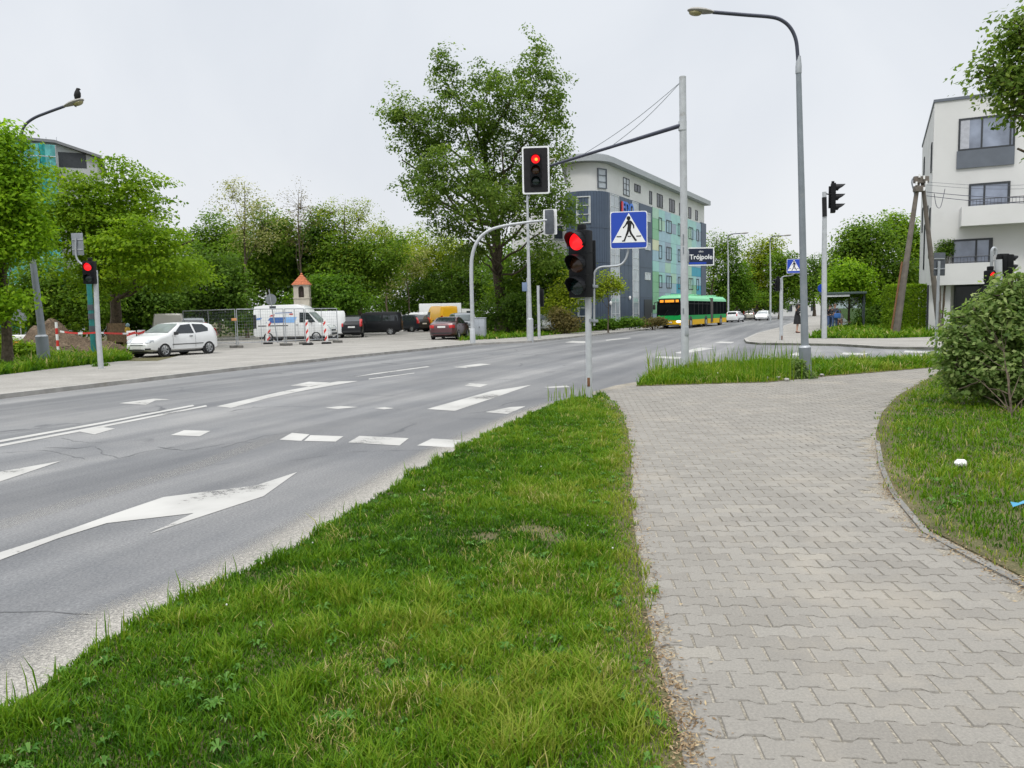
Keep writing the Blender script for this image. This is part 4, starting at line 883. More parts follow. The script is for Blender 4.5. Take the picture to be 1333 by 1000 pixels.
# --- crossing sign on bent tube clamped to that pole
so_ = A(773,420,Y0)
t = thing('crossing_sign', 'blue square pedestrian crossing sign on a bent tube beside the near signal', 'road sign', (so_.x, so_.y, so_.z))
pts = [A(773.5,424,Y0-.02), A(773.5,365,Y0-.02), A(775,353,Y0-.02), A(782,348,Y0-.02), A(795,347,Y0-.02), A(806,345.5,Y0-.02), A(813,340,Y0-.02), A(817,330,Y0-.02), A(818,318,Y0-.02), A(818,302,Y0-.02)]
MB(t.location).tube(bez(pts, 5), .019, 12).build('arm', M['galv'], t)
for py in (417, 372):
    mb = MB(t.location); c = A(769,py,Y0); mb.cyl(c+Vector((0,0,-.025)), c+Vector((0,0,.025)), .066, .066, 20); mb.rbox(A(775,py+1,Y0-.03), (.10,.05,.05), .01); mb.build('clamp', M['signback'], t)
def crossing_face(par, org, c, u, v, w_, S, post='sign_plate'):
    """square sign: S side, centre c (world), u right, v up, w_ towards the viewer"""
    pl = MB(org)
    r = .06
    rr = [(x*(.5-r)+r*math.cos(a), z*(.5-r)+r*math.sin(a)) for x, z, a0 in ((1,1,0),(-1,1,90),(-1,-1,180),(1,-1,270)) for a in (R(a0), R(a0+30), R(a0+60), R(a0+90))]
    sc = lambda P: [(a*S, b*S) for a, b in P]
    pl.prism(sc(rr), c, u, v, w_, -.012, .0); P = pl.build(post, M['signwhite'], par)
    MB(org).prism(sc([(a*.955, b*.955) for a, b in rr]), c, u, v, w_, .001, .004).build('blue_field', M['signblue'], P)
    MB(org).prism(sc([(0,.455),(.45,-.335),(-.45,-.335)]), c, u, v, w_, .0045, .007).build('white_triangle', M['signwhite'], P)
    mn = MB(org); z0, z1 = .0075, .010
    ft = lambda L: mn.prism(sc(L), c, u, v, w_, z0, z1)
    mn.prism(sc([(.0+.052*math.cos(q*math.pi/7)-.005, .315+.056*math.sin(q*math.pi/7)) for q in range(14)]), c, u, v, w_, z0, z1)     # head
    ft([(-.055,.235),(-.01,.262),(.05,.25),(.075,.20),(.055,.0),(-.045,.0),(-.03,.12)])           # trunk
    ft([(-.055,.235),(-.03,.18),(-.075,.115),(-.145,.045),(-.165,.07),(-.105,.13)])               # arm behind
    ft([(.05,.25),(.085,.225),(.145,.13),(.15,.04),(.118,.04),(.112,.115),(.065,.17)])            # arm in front
    ft([(-.045,.0),(.02,.0),(-.015,-.10),(-.07,-.20),(-.105,-.305),(-.185,-.305),(-.185,-.28),(-.14,-.272),(-.10,-.17)])   # leg behind
    ft([(-.0,.0),(.055,.0),(.085,-.09),(.15,-.185),(.20,-.262),(.215,-.262),(.205,-.305),(.165,-.30),(.10,-.20),(.03,-.10)])  # leg in front
    for a, b2 in ((-.33,-.20),(-.03,.06),(.20,.33)): ft([(a,-.185),(b2,-.185),(b2,-.158),(a,-.158)])   # crossing line
    mn.build('walking_figure', M['blackm'], P)
    return P
c = A(818.5,299.5,Y0-.07); yaw = R(-6); u = Vector((math.cos(yaw), math.sin(yaw), 0)); wv = Vector((math.sin(yaw), -math.cos(yaw), 0))
crossing_face(t, t.location, c, u, Vector((0,0,1)), wv, .64)
# --- mast arm signal
b = G(892,483,.1); Y1 = b.y
t = thing('mast_signal', 'pale grey mast on the grass island carrying a red lit signal on a long arm', 'traffic light', b)
tp = local(t, A(888.5,100,Y1))
mb = MB(); mb.tube([(0,0,-.1), tp*.35, tp*.36, tp], [.098,.094,.090,.084], 20); mb.build('pole', M['galv_light'], t)
MB().rbox((-.0,-.10,.12), (.07,.02,.10), .006).build('rust_patch', M['rust'], t)
MB().rbox((.02,-.085,1.0), (.10,.05,.22), .01).build('service_door', M['galv'], t)
for py_, s_ in ((312,1.),(326,.6),(405,.5)): MB(b).tube([A(889.5,py_-7*s_,Y1-.082), A(889.8,py_+7*s_,Y1-.082)], .018, 6).build('scuff_mark', M['signback'], t)
Ye = 21.2
a0 = A(886,163.5,Y1-.02); a1 = A(716,216,Ye); 
MB(b).tube([a0, a0.lerp(a1,.4), a0.lerp(a1,.41), a1], [.055,.046,.042,.038], 12).build('mast_arm', M['armdark'], t)
mb = MB(b); mb.cyl(A(888.5,158,Y1), A(888.5,170,Y1), .10, .10, 18); mb.build('arm_clamp', M['galv_light'], t)
for (x1, y1, fr) in ((757,194,.76), (796,191,.52)):
    p1 = a0.lerp(a1, fr); s = A(886,107,Y1); pts = [s.lerp(p1, k/8) - Vector((0,0,.10*math.sin(math.pi*k/8))) for k in range(9)]
    MB(b).tube(pts, .008, 5).build('stay_cable', M['signback'], t)
Hh = signal_head(t, local(t, A(697.5,222,Ye-.05)), R(-4), .285, .30, .16, 0, backdim=(.735,1.26), visor=.16, lens_r=.115, knob=False)
lc = A(697.5+.5,207.5,Ye-.20); MB(b).ball(lc, (.042,.01,.042), 14, 8).build('lamp_glow_centre', M['lenscore'], Hh)
# --- street name sign
def text_mesh(body, size, par, org, c, u, v, w_, mt, name='lettering', depth=.002, align='CENTER', bold=0.0, xs=1.0):
    cu = bpy.data.curves.new(name, 'FONT'); cu.body = body; cu.size = size; cu.align_x = align; cu.align_y = 'CENTER'; cu.extrude = depth; cu.offset = bold; cu.resolution_u = 3
    o = bpy.data.objects.new(name, cu); COL.objects.link(o)
    dg = bpy.context.evaluated_depsgraph_get(); me = bpy.data.meshes.new_from_object(o.evaluated_get(dg)); bpy.data.objects.remove(o)
    Mx = Matrix((Vector(u)*xs, Vector(v), Vector(w_))).transposed().to_4x4(); Mx.translation = Vector(c) - Vector(org)
    me.transform(Mx); me.materials.clear(); me.materials.append(mt)
    o = bpy.data.objects.new(name, me); COL.objects.link(o)
    if par: o.parent = par
    return o
c = A(913,334,Y1-.03); yaw = R(3); u = Vector((math.cos(yaw), math.sin(yaw), 0)); wv = Vector((math.sin(yaw), -math.cos(yaw), 0)); v = Vector((0,0,1))
t = thing('street_name_sign', 'dark navy street name plate with white lettering on the tall mast', 'street sign', (c.x, c.y, c.z))
org = t.location; hw_, hh_ = .325, .225
P = MB(org).prism([(-hw_,-hh_),(hw_,-hh_),(hw_,hh_),(-hw_,hh_)], c, u, v, wv, -.015, 0).build('sign_plate', M['signwhite'], t)
MB(org).prism([(-hw_+.0,-hh_+.03),(hw_-.03,-hh_+.03),(hw_-.03,hh_-.03),(-hw_+.0,hh_-.03)], c, u, v, wv, .001, .004).build('navy_field', M['signnavy'], P)
MB(org).prism([(-hw_+.01,-hh_+.035),(hw_-.20,-hh_+.035),(hw_-.20,-hh_+.085),(-hw_+.01,-hh_+.085)], c, u, v, wv, .0045, .006).build('blue_strip', M['signblue'], P)
text_mesh('Trójpole', .165, P, org, c+v*-.015+wv*.006+u*-.01, u, v, wv, M['signwhite'], bold=.003)
text_mesh('ulica', .065, P, org, c+v*.125+wv*.006+u*-.01, u, v, wv, M['signwhite'])
MB(org).rbox(c-u*.36+Vector((0,.02,0)), (.10,.06,.30), .01).build('bracket', M['galv'], t)
# --- lamps
def lamp(label, b, shaft, arm, r0, r1, Y, foot=None, head=None, matp='greypaint', armr=.036, headlen=.6, bowl=True):
    t = thing('street_lamp', label, 'street lamp', b)
    pts = [Vector((0,0,-.1))] + [local(t, A(x, y, Y)) for x, y in shaft]
    MB().tube(pts, list(np.linspace(r0, r1, len(pts))), 18).build('pole', M[matp], t)
    if foot:
        f = local(t, A(*foot, Y)); d = f.normalized()
        q = MB(); q.tube([(0,0,-.1), f*.94, f*.97, f], [r0*1.42, r0*1.40, r0*1.42, r0*1.12], 18); F = q.build('pole_foot', M[matp], t)
        MB().tube([f*.965, f*1.03], [r0*1.44, r0*1.10], 18).build('foot_collar', M['galv'], F)
    ap = [local(t, A(x, y, Y)) for x, y in arm]
    MB().tube(bez(ap, 6), armr, 10).build('lamp_arm', M['armdark'], t)
    if len(shaft) and foot: MB().tube([pts[-1]-Vector((0,0,.06)), pts[-1]+Vector((0,0,.09)), pts[-1]+Vector((0,0,.30))], [r1*1.15, r1*1.15, armr*1.1], 14).build('arm_socket', M['galv'], t)
    e = ap[-1]; d = (ap[-1]-ap[-2]).normalized(); s, up = frame(d); up = -up if up.z < 0 else up
    mb = MB(); L = headlen; st = [(0,.05,.05),(.12,.10,.075),(.35,.16,.11),(.65,.17,.12),(.88,.13,.09),(1,.05,.03)]; K = 12; vs = []; fs = []
    for (x, w2, h2) in st:
        for k in range(K):
            a = 2*math.pi*k/K; zz = math.sin(a)*h2*(.75 if math.sin(a) > 0 else .55)
            vs.append(e + d*(x*L-.02) + s*math.cos(a)*w2*L/.75 + up*zz*L/.75)
    for i in range(len(st)-1): fs += [(i*K+k, i*K+(k+1)%K, (i+1)*K+(k+1)%K, (i+1)*K+k) for k in range(K)]
    fs += [tuple(range(K)), tuple(range((len(st)-1)*K, len(st)*K))]
    h = mb.add(vs, fs).build('lamp_head', M['lampcase'], t)
    if bowl:
        rot = Matrix((d, s, up)).transposed(); MB().ball(e+d*L*.66-up*L*.085, (L*.25, L*.17, L*.10), 14, 8, rot).build('lamp_bowl', M['lampglass'], h)
    return t
b = G(1049,491,.09)
lamp('tall grey street lamp with curved arm on the grass island', b, [(1047.5,440), (1043.5,250), (1039.5,92)], [(1039.3,95), (1038.2,70), (1036,52), (1030,38), (1020,28), (1005,22.5), (970,19.5), (928,16)], .092, .056, b.y, foot=(1047.5,451), armr=.038, headlen=.56)
b = G(58,474,.1)
lamp('grey street lamp with a crow on its head at the far left', b, [(53,420), (40,320), (29.5,232)], [(29.5,236), (27,200), (27.5,178), (32,164), (44,154), (62,146.5), (84,138.5)], .155, .075, b.y, foot=(54,437), armr=.05, headlen=.78)
b = G(690.5,443.5,.1)
lamp('thin pale street lamp pole in front of the poplar', b, [(688,340), (686.5,262)], [(686.5,266), (687,240), (690,222), (697,214), (708,211)], .13, .06, b.y, foot=(690,415), matp='galv_light', armr=.05, headlen=.7)
for lab, (x, y), top, Y in (('thin lamp post right of the office building', (948,411.5), 305, 105), ('slender lamp post above the oncoming car', (1003,411), 308, 100)):
    b = A(x, y, Y); b.z = .1
    xt = x
    lamp(lab, b, [(x,(y+top)/2), (x-.5,top+8)], [(x-.5,top+10), (x,top+3), (x+4,top), (x+16,top-1)], .13, .07, Y, matp='galv_light', armr=.06, headlen=1.1, bowl=False)
# crow on the left lamp
c = A(101,129.5,G(58,474,.1).y)
t = thing('crow', 'black crow perched on top of the left street lamp', 'bird', c)
mb = MB(); Rt = Matrix.Rotation(R(25), 3, 'Y')
pts = [Vector(p) for p in ((-.03,0,-.10),(-.02,0,.0),(0,0,.10),(.015,0,.19),(.02,0,.25),(.035,0,.29),(.075,0,.29),(.115,0,.275))]
mb.tube(pts, [.025,.06,.095,.085,.06,.055,.03,.004], 12); mb.build('body', M['blackm'], t)
mb = MB(); mb.prism([(-.035,-.10),(.035,-.10),(.05,-.26),(-.05,-.26)], (-.05,0,.05), (0,1,0), (.15,0,1), (1,0,-.15), 0, .015); mb.build('tail', M['blackm'], t)
mb = MB(); [mb.tube([(0,s*.03,-.06),(.0,s*.03,-.12)], .008, 5) for s in (-1,1)]; mb.build('legs', M['blackm'], t); t.scale = (1.25,)*3
# --- left pedestrian signal with the square sign back
b = G(131.5,480,.1); Yl = b.y
t = thing('traffic_signal', 'red lit pedestrian signal on a flaking pale pole at far left', 'traffic light', b)
MB().tube([(0,0,-.1), local(t, A(127,420,Yl)), local(t, A(124,352,Yl))], [.085,.08,.075], 16).build('pole', M['galv_light'], t)
signal_head(t, local(t, A(117,355,Yl-.12)), R(4), .37, .36, .24, 0, n=2, lens_r=.13, visor=.14)
c = A(101,319,Yl)
t2 = thing('road_sign', 'grey back of a square sign on a curved tube above the left signal', 'road sign', (c.x, c.y, c.z))
MB(t2.location).tube(bez([A(122,345,Yl), A(112,345.5,Yl), A(104,342,Yl), A(99,333,Yl), A(98.5,310,Yl)], 5), .03, 10).build('arm', M['galv'], t2)
mb = MB(t2.location); mb.rbox(A(101,318,Yl+.05), (.38,.02,.72), .008); mb.build('sign_back', M['signback'], t2)
mb = MB(t2.location); mb.rbox(A(101,312,Yl+.03), (.36,.02,.035), .008); mb.rbox(A(101,325,Yl+.03), (.36,.02,.035), .008); mb.build('stiffener', M['galv'], t2)
b = A(121,443,Yl+9); b.z = .1
t = thing('post', 'teal painted post behind the left signal', 'post', b)
MB().tube([(0,0,-.1),(0,0,3.6)], .11, 12).build('shaft', M['tealpole'], t); mb = MB(); [mb.cyl((0,0,z),(0,0,z+.25), .125, .125, 12) for z in (1.15,1.7,2.1)]; mb.build('bands', M['signback_dark'], t)
# --- bent mast in front of the parking lot
b = G(615.5,447,.1); Yb = b.y
t = thing('mast_signal', 'bent grey mast with a signal back over the road before the parking lot', 'traffic light', b)
pts = [A(615.5,448,Yb), A(614.5,400,Yb), A(613.5,352,Yb), A(615,332,Yb), (A(621,315,Yb)), A(632,303,Yb), A(648,296,Yb), A(675,291,Yb), A(712,286.5,Yb)]
P = bez(pts, 5); MB(b).tube(P, list(np.interp(range(len(P)), [0,11,len(P)-1], [.115,.10,.06])), 16).build('pole', M['galv_light'], t)
MB().tube([(0,0,-.1),(0,0,.75),(0,0,.8)], [.15,.15,.12], 16).build('pole_foot', M['galv_light'], t)
hb = signal_head(t, local(t, A(716,289,Yb+.25)), R(165), .40, .42, .2, -1, visor=.2, knob=False, backdim=(.75,1.36))
MB(b).rbox(A(715,289,Yb-.02), (.46,.12,1.28), .03, Matrix.Rotation(R(165),3,'Z')).build('signal_back', M['signback_dark'], hb)
# --- small posts left of the office: signal back, sign backs
b = G(702,441,.1); t = thing('traffic_signal', 'signal seen from behind on a rusty pole right of the thin lamp pole', 'traffic light', b); Y = b.y
MB().tube([(0,0,-.1), local(t, A(700.5,372,Y))], .09, 12).build('pole', M['galv_light'], t)
signal_head(t, local(t, A(704,388,Y+.15)), R(170), .36, .36, .25, -1)
b = G(687,441.5,.1); b.y += 1.5; t = thing('road_sign', 'small blue sign plate behind the thin lamp pole', 'road sign', b); Y = b.y
MB().tube([(0,0,-.1), local(t, A(686,362,Y))], .04, 10).build('post', M['galv'], t); MB(b).rbox(A(684,373.5,Y-.05), (.42,.02,.55), .01).build('sign_plate', mat('faded_blue', (.16,.22,.33), .5), t)
b = G(718,431,.1); t = thing('road_sign', 'round sign seen from behind on a thin post in the shrubs', 'road sign', b); Y = b.y
MB().tube([(0,0,-.1), local(t, A(716.5,375,Y))], .045, 10).build('post', M['galv'], t); c = A(716.5,386,Y); MB(b).cyl(c+Vector((0,.03,0)), c+Vector((0,.05,0)), .33, .33, 24).build('sign_back', M['signback_dark'], t)
# --- signal at the corner by the shelter
b = G(1073,441,.1); Y = b.y
t = thing('traffic_signal', 'tall pole at the corner with a black signal turned to the right', 'traffic light', b)
MB().tube([(0,0,-.1), local(t, A(1073,330,Y)), local(t, A(1073.5,272,Y)), local(t, A(1073,250,Y))], [.13,.12,.10,.095], 14).build('pole', M['galv_light'], t)
MB(b).tube([A(1073.5,282,Y-.05), A(1073,257,Y-.05)], .11, 10).build('sleeve', M['blackm'], t)
MB(b).tube([A(1074,252,Y), A(1078,253,Y), A(1083,253,Y)], .03, 8).build('bracket', M['blackm'], t)
signal_head(t, local(t, A(1084.5,258,Y)), R(72), .47, .42, .22, -1, visor=.44, lens_r=.18)
# far crossing signal and its sign
b = G(1017,443,.1); Y = b.y
t = thing('traffic_signal', 'slim pole at the corner pavement with a dark signal turned away', 'traffic light', b)
MB().tube([(0,0,-.1), local(t, A(1017,362,Y))], [.085,.08], 14).build('pole', M['galv_light'], t); MB().rbox((0,-.085,.12),(.06,.02,.2),.006).build('rust_patch', M['rust'], t)
signal_head(t, local(t, A(1012,371,Y+.05)), R(-80), .20, .22, .18, -1, visor=.16, lens_r=.08)
c = A(1033.5,346.5,Y-.2); t2 = thing('crossing_sign', 'small blue pedestrian crossing sign partly behind the grey street lamp', 'road sign', (c.x, c.y, c.z))
MB(c).tube(bez([A(1017,376,Y-.1), A(1017,364,Y-.1), A(1020,360,Y-.1), A(1028,359,Y-.1), A(1034,356,Y-.1), A(1035,345,Y-.1)], 4), .025, 8).build('arm', M['galv'], t2)
crossing_face(t2, c, c, Vector((1,0,0)), Vector((0,0,1)), Vector((0,-1,0)), .68)
# --- leaning twin pole with wires
b = A(1166,433,41); b.z = .09; Y = 41
t = thing('utility_pole', 'weathered concrete utility pole leaning with a brown pipe beside the hedge', 'utility pole', b)
tp = local(t, A(1196,231,Y)); MB().tube([(0,0,-.1), tp*.5, tp], [.19,.145,.10], 10).build('leg', M['wood_pole'], t)
l2 = A(1224,432,Y+.8); l2.z = 0; MB().tube([local(t, l2), local(t, A(1200,230,Y))], [.16,.09], 10).build('leg', M['wood_pole'], t)
MB().tube([(-.32,-.1,-.05), tp*.47+Vector((-.28,-.1,0))], .05, 8).build('cable_pipe', M['rust'], t)
mb = MB(b); mb.rbox(A(1199,234,Y-.1), (.75,.2,.35), .03); mb.rbox(A(1196,246,Y-.1), (.5,.3,.3), .04); mb.build('cross_head', M['wood_pole'], t)
mb = MB(b); mb.tube(bez([A(1194,236,Y), A(1189,232,Y), A(1187,238,Y), A(1190,250,Y), A(1192,262,Y)], 4), .035, 6); mb.build('cable_loop', M['greypaint'], t)
mb = MB(b)
for x, y in ((1193,239), (1197,229), (1203,231), (1206,238), (1203,246)): q = A(x,y,Y-.25); mb.cyl(q-Vector((0,0,.09)), q+Vector((0,0,.09)), .05, .05, 8)
mb.build('insulators', M['white'], t)
WG = 'overhead wires running from the leaning pole to the right'
for k, (y0, y1, xa) in enumerate(((237,232,1207), (241,238,1207), (250,252,1206), (255,262,1206))):
    p0 = A(xa, y0, Y-.2); p1 = A(1480, y1-8, 33); pts = [p0.lerp(p1, i/14)-Vector((0,0,.35*math.sin(math.pi*i/14))) for i in range(15)]
    o = MB().tube(pts, .008 if k < 2 else .016, 5).build('overhead_wire', M['armdark'])
    tag(o, ['uppermost thin wire running right from the leaning pole', 'second thin wire from the top running right from the leaning pole', 'thicker wire third from the top running right past the upper balcony', 'lowest thick wire running right across the upper balcony'][k], 'wire', WG)
mb = MB()
p0 = A(1222,256,Y-3); mb.tube(bez([A(1216,252,Y-3), A(1219,268,Y-3), A(1224,270,Y-3), A(1228,256,Y-3), A(1230,246,Y-3)], 4), .015, 5)
tag(mb.build('wire_loop', M['armdark']), 'thin slack loop of wire hanging in front of the white building', 'wire')
# --- sign back on thin post at the island end
b = G(1217.5,470,.1); Y = b.y
t = thing('road_sign', 'grey upright sign back on a slim post on the right island tip', 'road sign', b)
MB().tube([(0,0,-.1), local(t, A(1222.5,340,Y))], .036, 10).build('post', M['galv'], t)
mb = MB(b); mb.rbox(A(1223,344,Y+.06), (.36,.02,.62), .008, Matrix.Rotation(R(14),3,'Z')); mb.build('sign_back', M['signback_dark'], t)
mb = MB(b); [mb.rbox(A(1223,y,Y+.035), (.34,.025,.03), .006, Matrix.Rotation(R(14),3,'Z')) for y in (337,350)]; mb.build('stiffener', M['galv'], t)
# --- signal cluster behind the shrub on the right
b = G(1301,470,.085); Y = b.y
t = thing('traffic_signal', 'grey pole behind the shrub with two dark signals and a small lit red one', 'traffic light', b)
MB().tube([(0,0,-.1), local(t, A(1299.5,338,Y))], [.10,.09], 14).build('pole', M['galv_light'], t)
signal_head(t, local(t, A(1288.5,362,Y-.14)), R(6), .20, .20, .16, 0, n=2, lens_r=.07, visor=.08)
signal_head(t, local(t, A(1305,348,Y+.2)), R(168), .24, .26, .18, -1, visor=.15, knob=False); signal_head(t, local(t, A(1311.5,349,Y+.2)), R(95), .24, .24, .18, -1, visor=.18, knob=False)
b = G(1292,470,.085); t = thing('post', 'slim grey post with a rounded loop top left of the signals behind the shrub', 'post', b); Y = b.y
MB(b).tube(bez([A(1291,471,Y), A(1290.5,390,Y), A(1291,335,Y), A(1291.5,326,Y), A(1294,323,Y), A(1296.5,326,Y), A(1296,332,Y)], 5), .04, 8).build('shaft', M['galv'], t)
# --- litter
t = thing('paper_scrap', 'crumpled white paper lying on the right lawn', 'litter', G(1251,603,.13))
rng = np.random.default_rng(3); bm = bmesh.new(); bmesh.ops.create_icosphere(bm, subdivisions=2, radius=.05)
for q in bm.verts: q.co = Vector((q.co.x*1.1, q.co.y*.8, q.co.z*.75))*rng.uniform(.7,1.25)
me = bpy.data.meshes.new('paper'); bm.to_mesh(me); bm.free(); me.materials.append(M['white']); o = bpy.data.objects.new('paper', me); COL.objects.link(o); o.parent = t
t = thing('plastic_scrap', 'torn blue plastic wrapper on the right lawn at the frame edge', 'litter', G(1327,659,.12))
o = MB().add([(-.06,-.02,.0),(.0,-.04,.03),(.07,-.01,.01),(.05,.03,.035),(-.01,.035,.005),(-.055,.02,.03)], [(0,1,5),(1,4,5),(1,2,4),(2,3,4)]).build('wrapper', mat('blue_plastic', (.03,.25,.42), .3), t, smooth=False)
rng = np.random.default_rng(9)
for i, (x, y, s) in enumerate(((978,490,.10), (997,492.5,.06), (1013,492,.05), (1070,488,.04), (1024,494,.045))):
    bm = bmesh.new(); bmesh.ops.create_icosphere(bm, subdivisions=2, radius=s)
    for q in bm.verts: q.co = Vector((q.co.x*1.3, q.co.y, q.co.z*.7))*rng.uniform(.82,1.15)
    me = bpy.data.meshes.new('stone'); bm.to_mesh(me); bm.free(); me.materials.append(M['kerb']); o = bpy.data.objects.new('stone', me); COL.objects.link(o); o.location = G(x,y,.12)
    tag(o, ['largest pale stone on the island edge left of the lamp foot', 'pale stone second from the left by the lamp foot', 'small stone between the pale stones and the lamp foot', 'small stone right of the lamp foot', 'small flat stone nearest the footpath left of the lamp foot'][i], 'stone', 'stones by the lamp foot')
# ------------------------------------------------------------------ roadworks on the left
def heap():
    c = A(88,452,36); n, m_ = 60, 30; V = []
    rng = np.random.default_rng(17)
    xs = np.linspace(-3.1, 3.4, n); ys = np.linspace(-1.6, 1.8, m_); X, Yg = np.meshgrid(xs, ys)
    H = 1.55*np.exp(-((X+1.15)/1.0)**2-(Yg/1.0)**2) + .95*np.exp(-((X-.35)/1.1)**2-(Yg/1.0)**2) + .55*np.exp(-((X-2.1)/.9)**2-((Yg-.1)/.9)**2)
    H = H*(1+.16*noise2(X,Yg,2.2,5)) + .09*noise2(X,Yg,6.,6)*np.minimum(1,H*2) + rng.normal(0,.022,H.shape)*np.minimum(1,H*3) - .03
    V = np.stack([X+c.x, Yg+c.y, H+.09],-1).reshape(-1,3); F = np.array([(j*n+i, j*n+i+1, (j+1)*n+i+1, (j+1)*n+i) for j in range(m_-1) for i in range(n-1)])
    t = thing('earth_heap', 'heap of dug up brown earth beside the pavement at far left', 'heap of earth', (c.x, c.y, .09))
    npmesh('earth', V-np.array([c.x,c.y,.09]), F, M['dirt'], t, smooth=True)
    mb = MB()
    for k in range(26):
        x = rng.uniform(-1.5,3); a = rng.uniform(-.8,.8); z = .12+1.2*math.exp(-((x+.9)/1.2)**2)*.7; p = Vector((x, -1.0+rng.uniform(0,.7), z)); d = Vector((math.cos(a), rng.uniform(-.3,.1), math.sin(a)*.7))*rng.uniform(.25,.6); mb.tube([p, p+d*.5+Vector((0,0,.04)), p+d], [.02,.016,.006], 5)
    mb.build('roots', BARK, t)
    mb = MB()
    for k in range(70):
        x = rng.uniform(-2.6,3); y = rng.uniform(-1.6,-.3); s = rng.uniform(.03,.09); mb.ball((x, y, .05+.9*math.exp(-((x+1)/1.3)**2)*max(0,1+y/1.5)), (s*1.2,s,s*.7), 6, 4)
    mb.build('clods', M['dirt'], t)
heap()
# striped tape on a red and white post
b = G(77,475,.1); b = A(77,474,34.5); b.z = .1; Yp = 34.5
t = thing('barrier_post', 'red and white striped post in front of the earth heap', 'post', b)
for k in range(6): MB().cyl((0,0,-.02+k*.27), (0,0,.25+k*.27), .055, .055, 12).build('band', M['barred'] if k % 2 == 0 else M['white'], t)
p0 = A(78,431.5,Yp); p1 = A(126,433,33); p2 = A(200,431.5,41)
tp = [p0.lerp(p1, k/8)-Vector((0,0,.06*math.sin(math.pi*k/8))) for k in range(8)] + [p1.lerp(p2, k/10)-Vector((0,0,.08*math.sin(math.pi*k/10))) for k in range(11)]
mb = MB()
for k in range(len(tp)-1):
    a, c = tp[k], tp[k+1]; o2 = Vector((0,0,.04)); w2 = Vector((0,.004,0))
    mb.add([a-o2-w2, c-o2-w2, c+o2-w2, a+o2-w2, a-o2+w2, c-o2+w2, c+o2+w2, a+o2+w2], [(0,1,2,3),(7,6,5,4),(0,4,5,1),(3,2,6,7),(1,5,6,2),(0,3,7,4)], k % 4 in (0,) )
tag(mb.build('barrier_tape', [M['barred'], M['white']]), 'red and white barrier tape strung in front of the maple', 'barrier tape')
# guide beacons
def beacon(label, b, h=1.0, rz=0., tilt=0., w_=.22):
    t = thing('guide_beacon', label, 'traffic beacon', b, rz, group='red and white traffic beacons')
    P = MB().rbox((0,0,.1+h/2), (w_,.04,h), .015, Matrix.Rotation(tilt,3,'Y')).build('panel', M['white'], t)
    mb = MB(); sh = Matrix.Rotation(tilt,3,'Y')
    for k in range(3):
        z0 = .16+k*h/3; pl_ = [(-w_/2+.012, z0), (w_/2-.012, z0+h*.13), (w_/2-.012, z0+h*.13+h*.12), (-w_/2+.012, z0+h*.12)]
        for s in (-1,1):
            mb.prism(pl_, Vector((0,0,0)), sh @ Vector((1,0,0)), sh @ Vector((0,0,1)), (0,s,0), .0205, .024)
    mb.build('stripes', M['barred'], P)
    MB().rbox((0,0,.045), (.55,.34,.11), .03).build('foot', M['blackm'], t)
    return t
for lab, x, y, h, tl, rz in (('tilted red and white beacon at the rear of the white high roof van', 349, 448, 1.35, .12, .2), ('upright red and white beacon before the van door', 401, 449, 1.35, -.02, -.2), ('red and white beacon before the front wheel of the van', 425, 447.5, 1.35, -.06, .1)):
    b = G(x, y, .11); beacon(lab, b, h, rz, tl, .17)
for lab, x, y, Y in (('beacon with red chevron left of the white hatchback', 173, 468, 39), ('beacon with red chevron behind the white hatchback bonnet', 186, 466, 42)):
    b = A(x, y, Y); b.z = .1; beacon(lab, b, 1.0, .1 if x < 180 else 1.0, 0., .45)
# site fence panels with mesh infill
def fence(label, pa, pb, h=2.0):
    pa, pb = Vector(pa), Vector(pb); t = thing('fence_panel', label, 'fence', pa, group='temporary site fence panels')
    u = pb-pa; L = u.length; u.normalize(); O = Vector((0,0,.12))
    mb = MB(); r = .026
    mb.tube([O, O+Vector((0,0,h))], r, 8); mb.tube([O+u*L, O+u*L+Vector((0,0,h))], r, 8); mb.tube([O+Vector((0,0,h)), O+u*L+Vector((0,0,h))], r, 8); mb.tube([O+Vector((0,0,.15)), O+u*L+Vector((0,0,.15))], r*.8, 8)
    mb.tube([O+u*L*.5, O+u*L*.5+Vector((0,0,h))], r*.7, 8); mb.build('panel_frame', M['galv'], t)
    mb = MB()
    for k in range(1, int(L/.14)): mb.tube([O+u*k*.14+Vector((0,0,.15)), O+u*k*.14+Vector((0,0,h))], .0035, 4, False)
    for k in range(1, 11): mb.tube([O+Vector((0,0,.15+k*.17)), O+u*L+Vector((0,0,.15+k*.17))], .0035, 4, False)
    mb.build('mesh_infill', M['signback'], t)
    for q in (0.03, L-.03): MB().rbox(u*q+Vector((0,0,.07)), (.70,.24,.14), .03, math.atan2(u.y,u.x)+R(90)).build('concrete_foot', M['kerb_dark'], t)
pts = [(240,452,45.5), (309,455,42.5), (372,452,44.5), (398,449.5,46), (441,447,48)]
labs = ['left long mesh panel of the site fence right of the white hatchback', 'mesh fence panel across the rear half of the white van', 'narrow mesh fence panel before the door of the white van', 'mesh fence panel across the bonnet of the white van']
for k in range(4):
    a = A(*pts[k]); c = A(*pts[k+1]); a.z = c.z = .1; d = (c-a).normalized(); fence(labs[k], a+d*.06, c-d*.06, 2.0)
b = A(305,416,42.45); o = thing('notice_plate', 'small orange notice plate on the site fence', 'sign', b); MB().rbox((0,-.05,0), (.28,.02,.14), .006).build('plate', mat('plate_orange', (.6,.28,.12), .5), o)
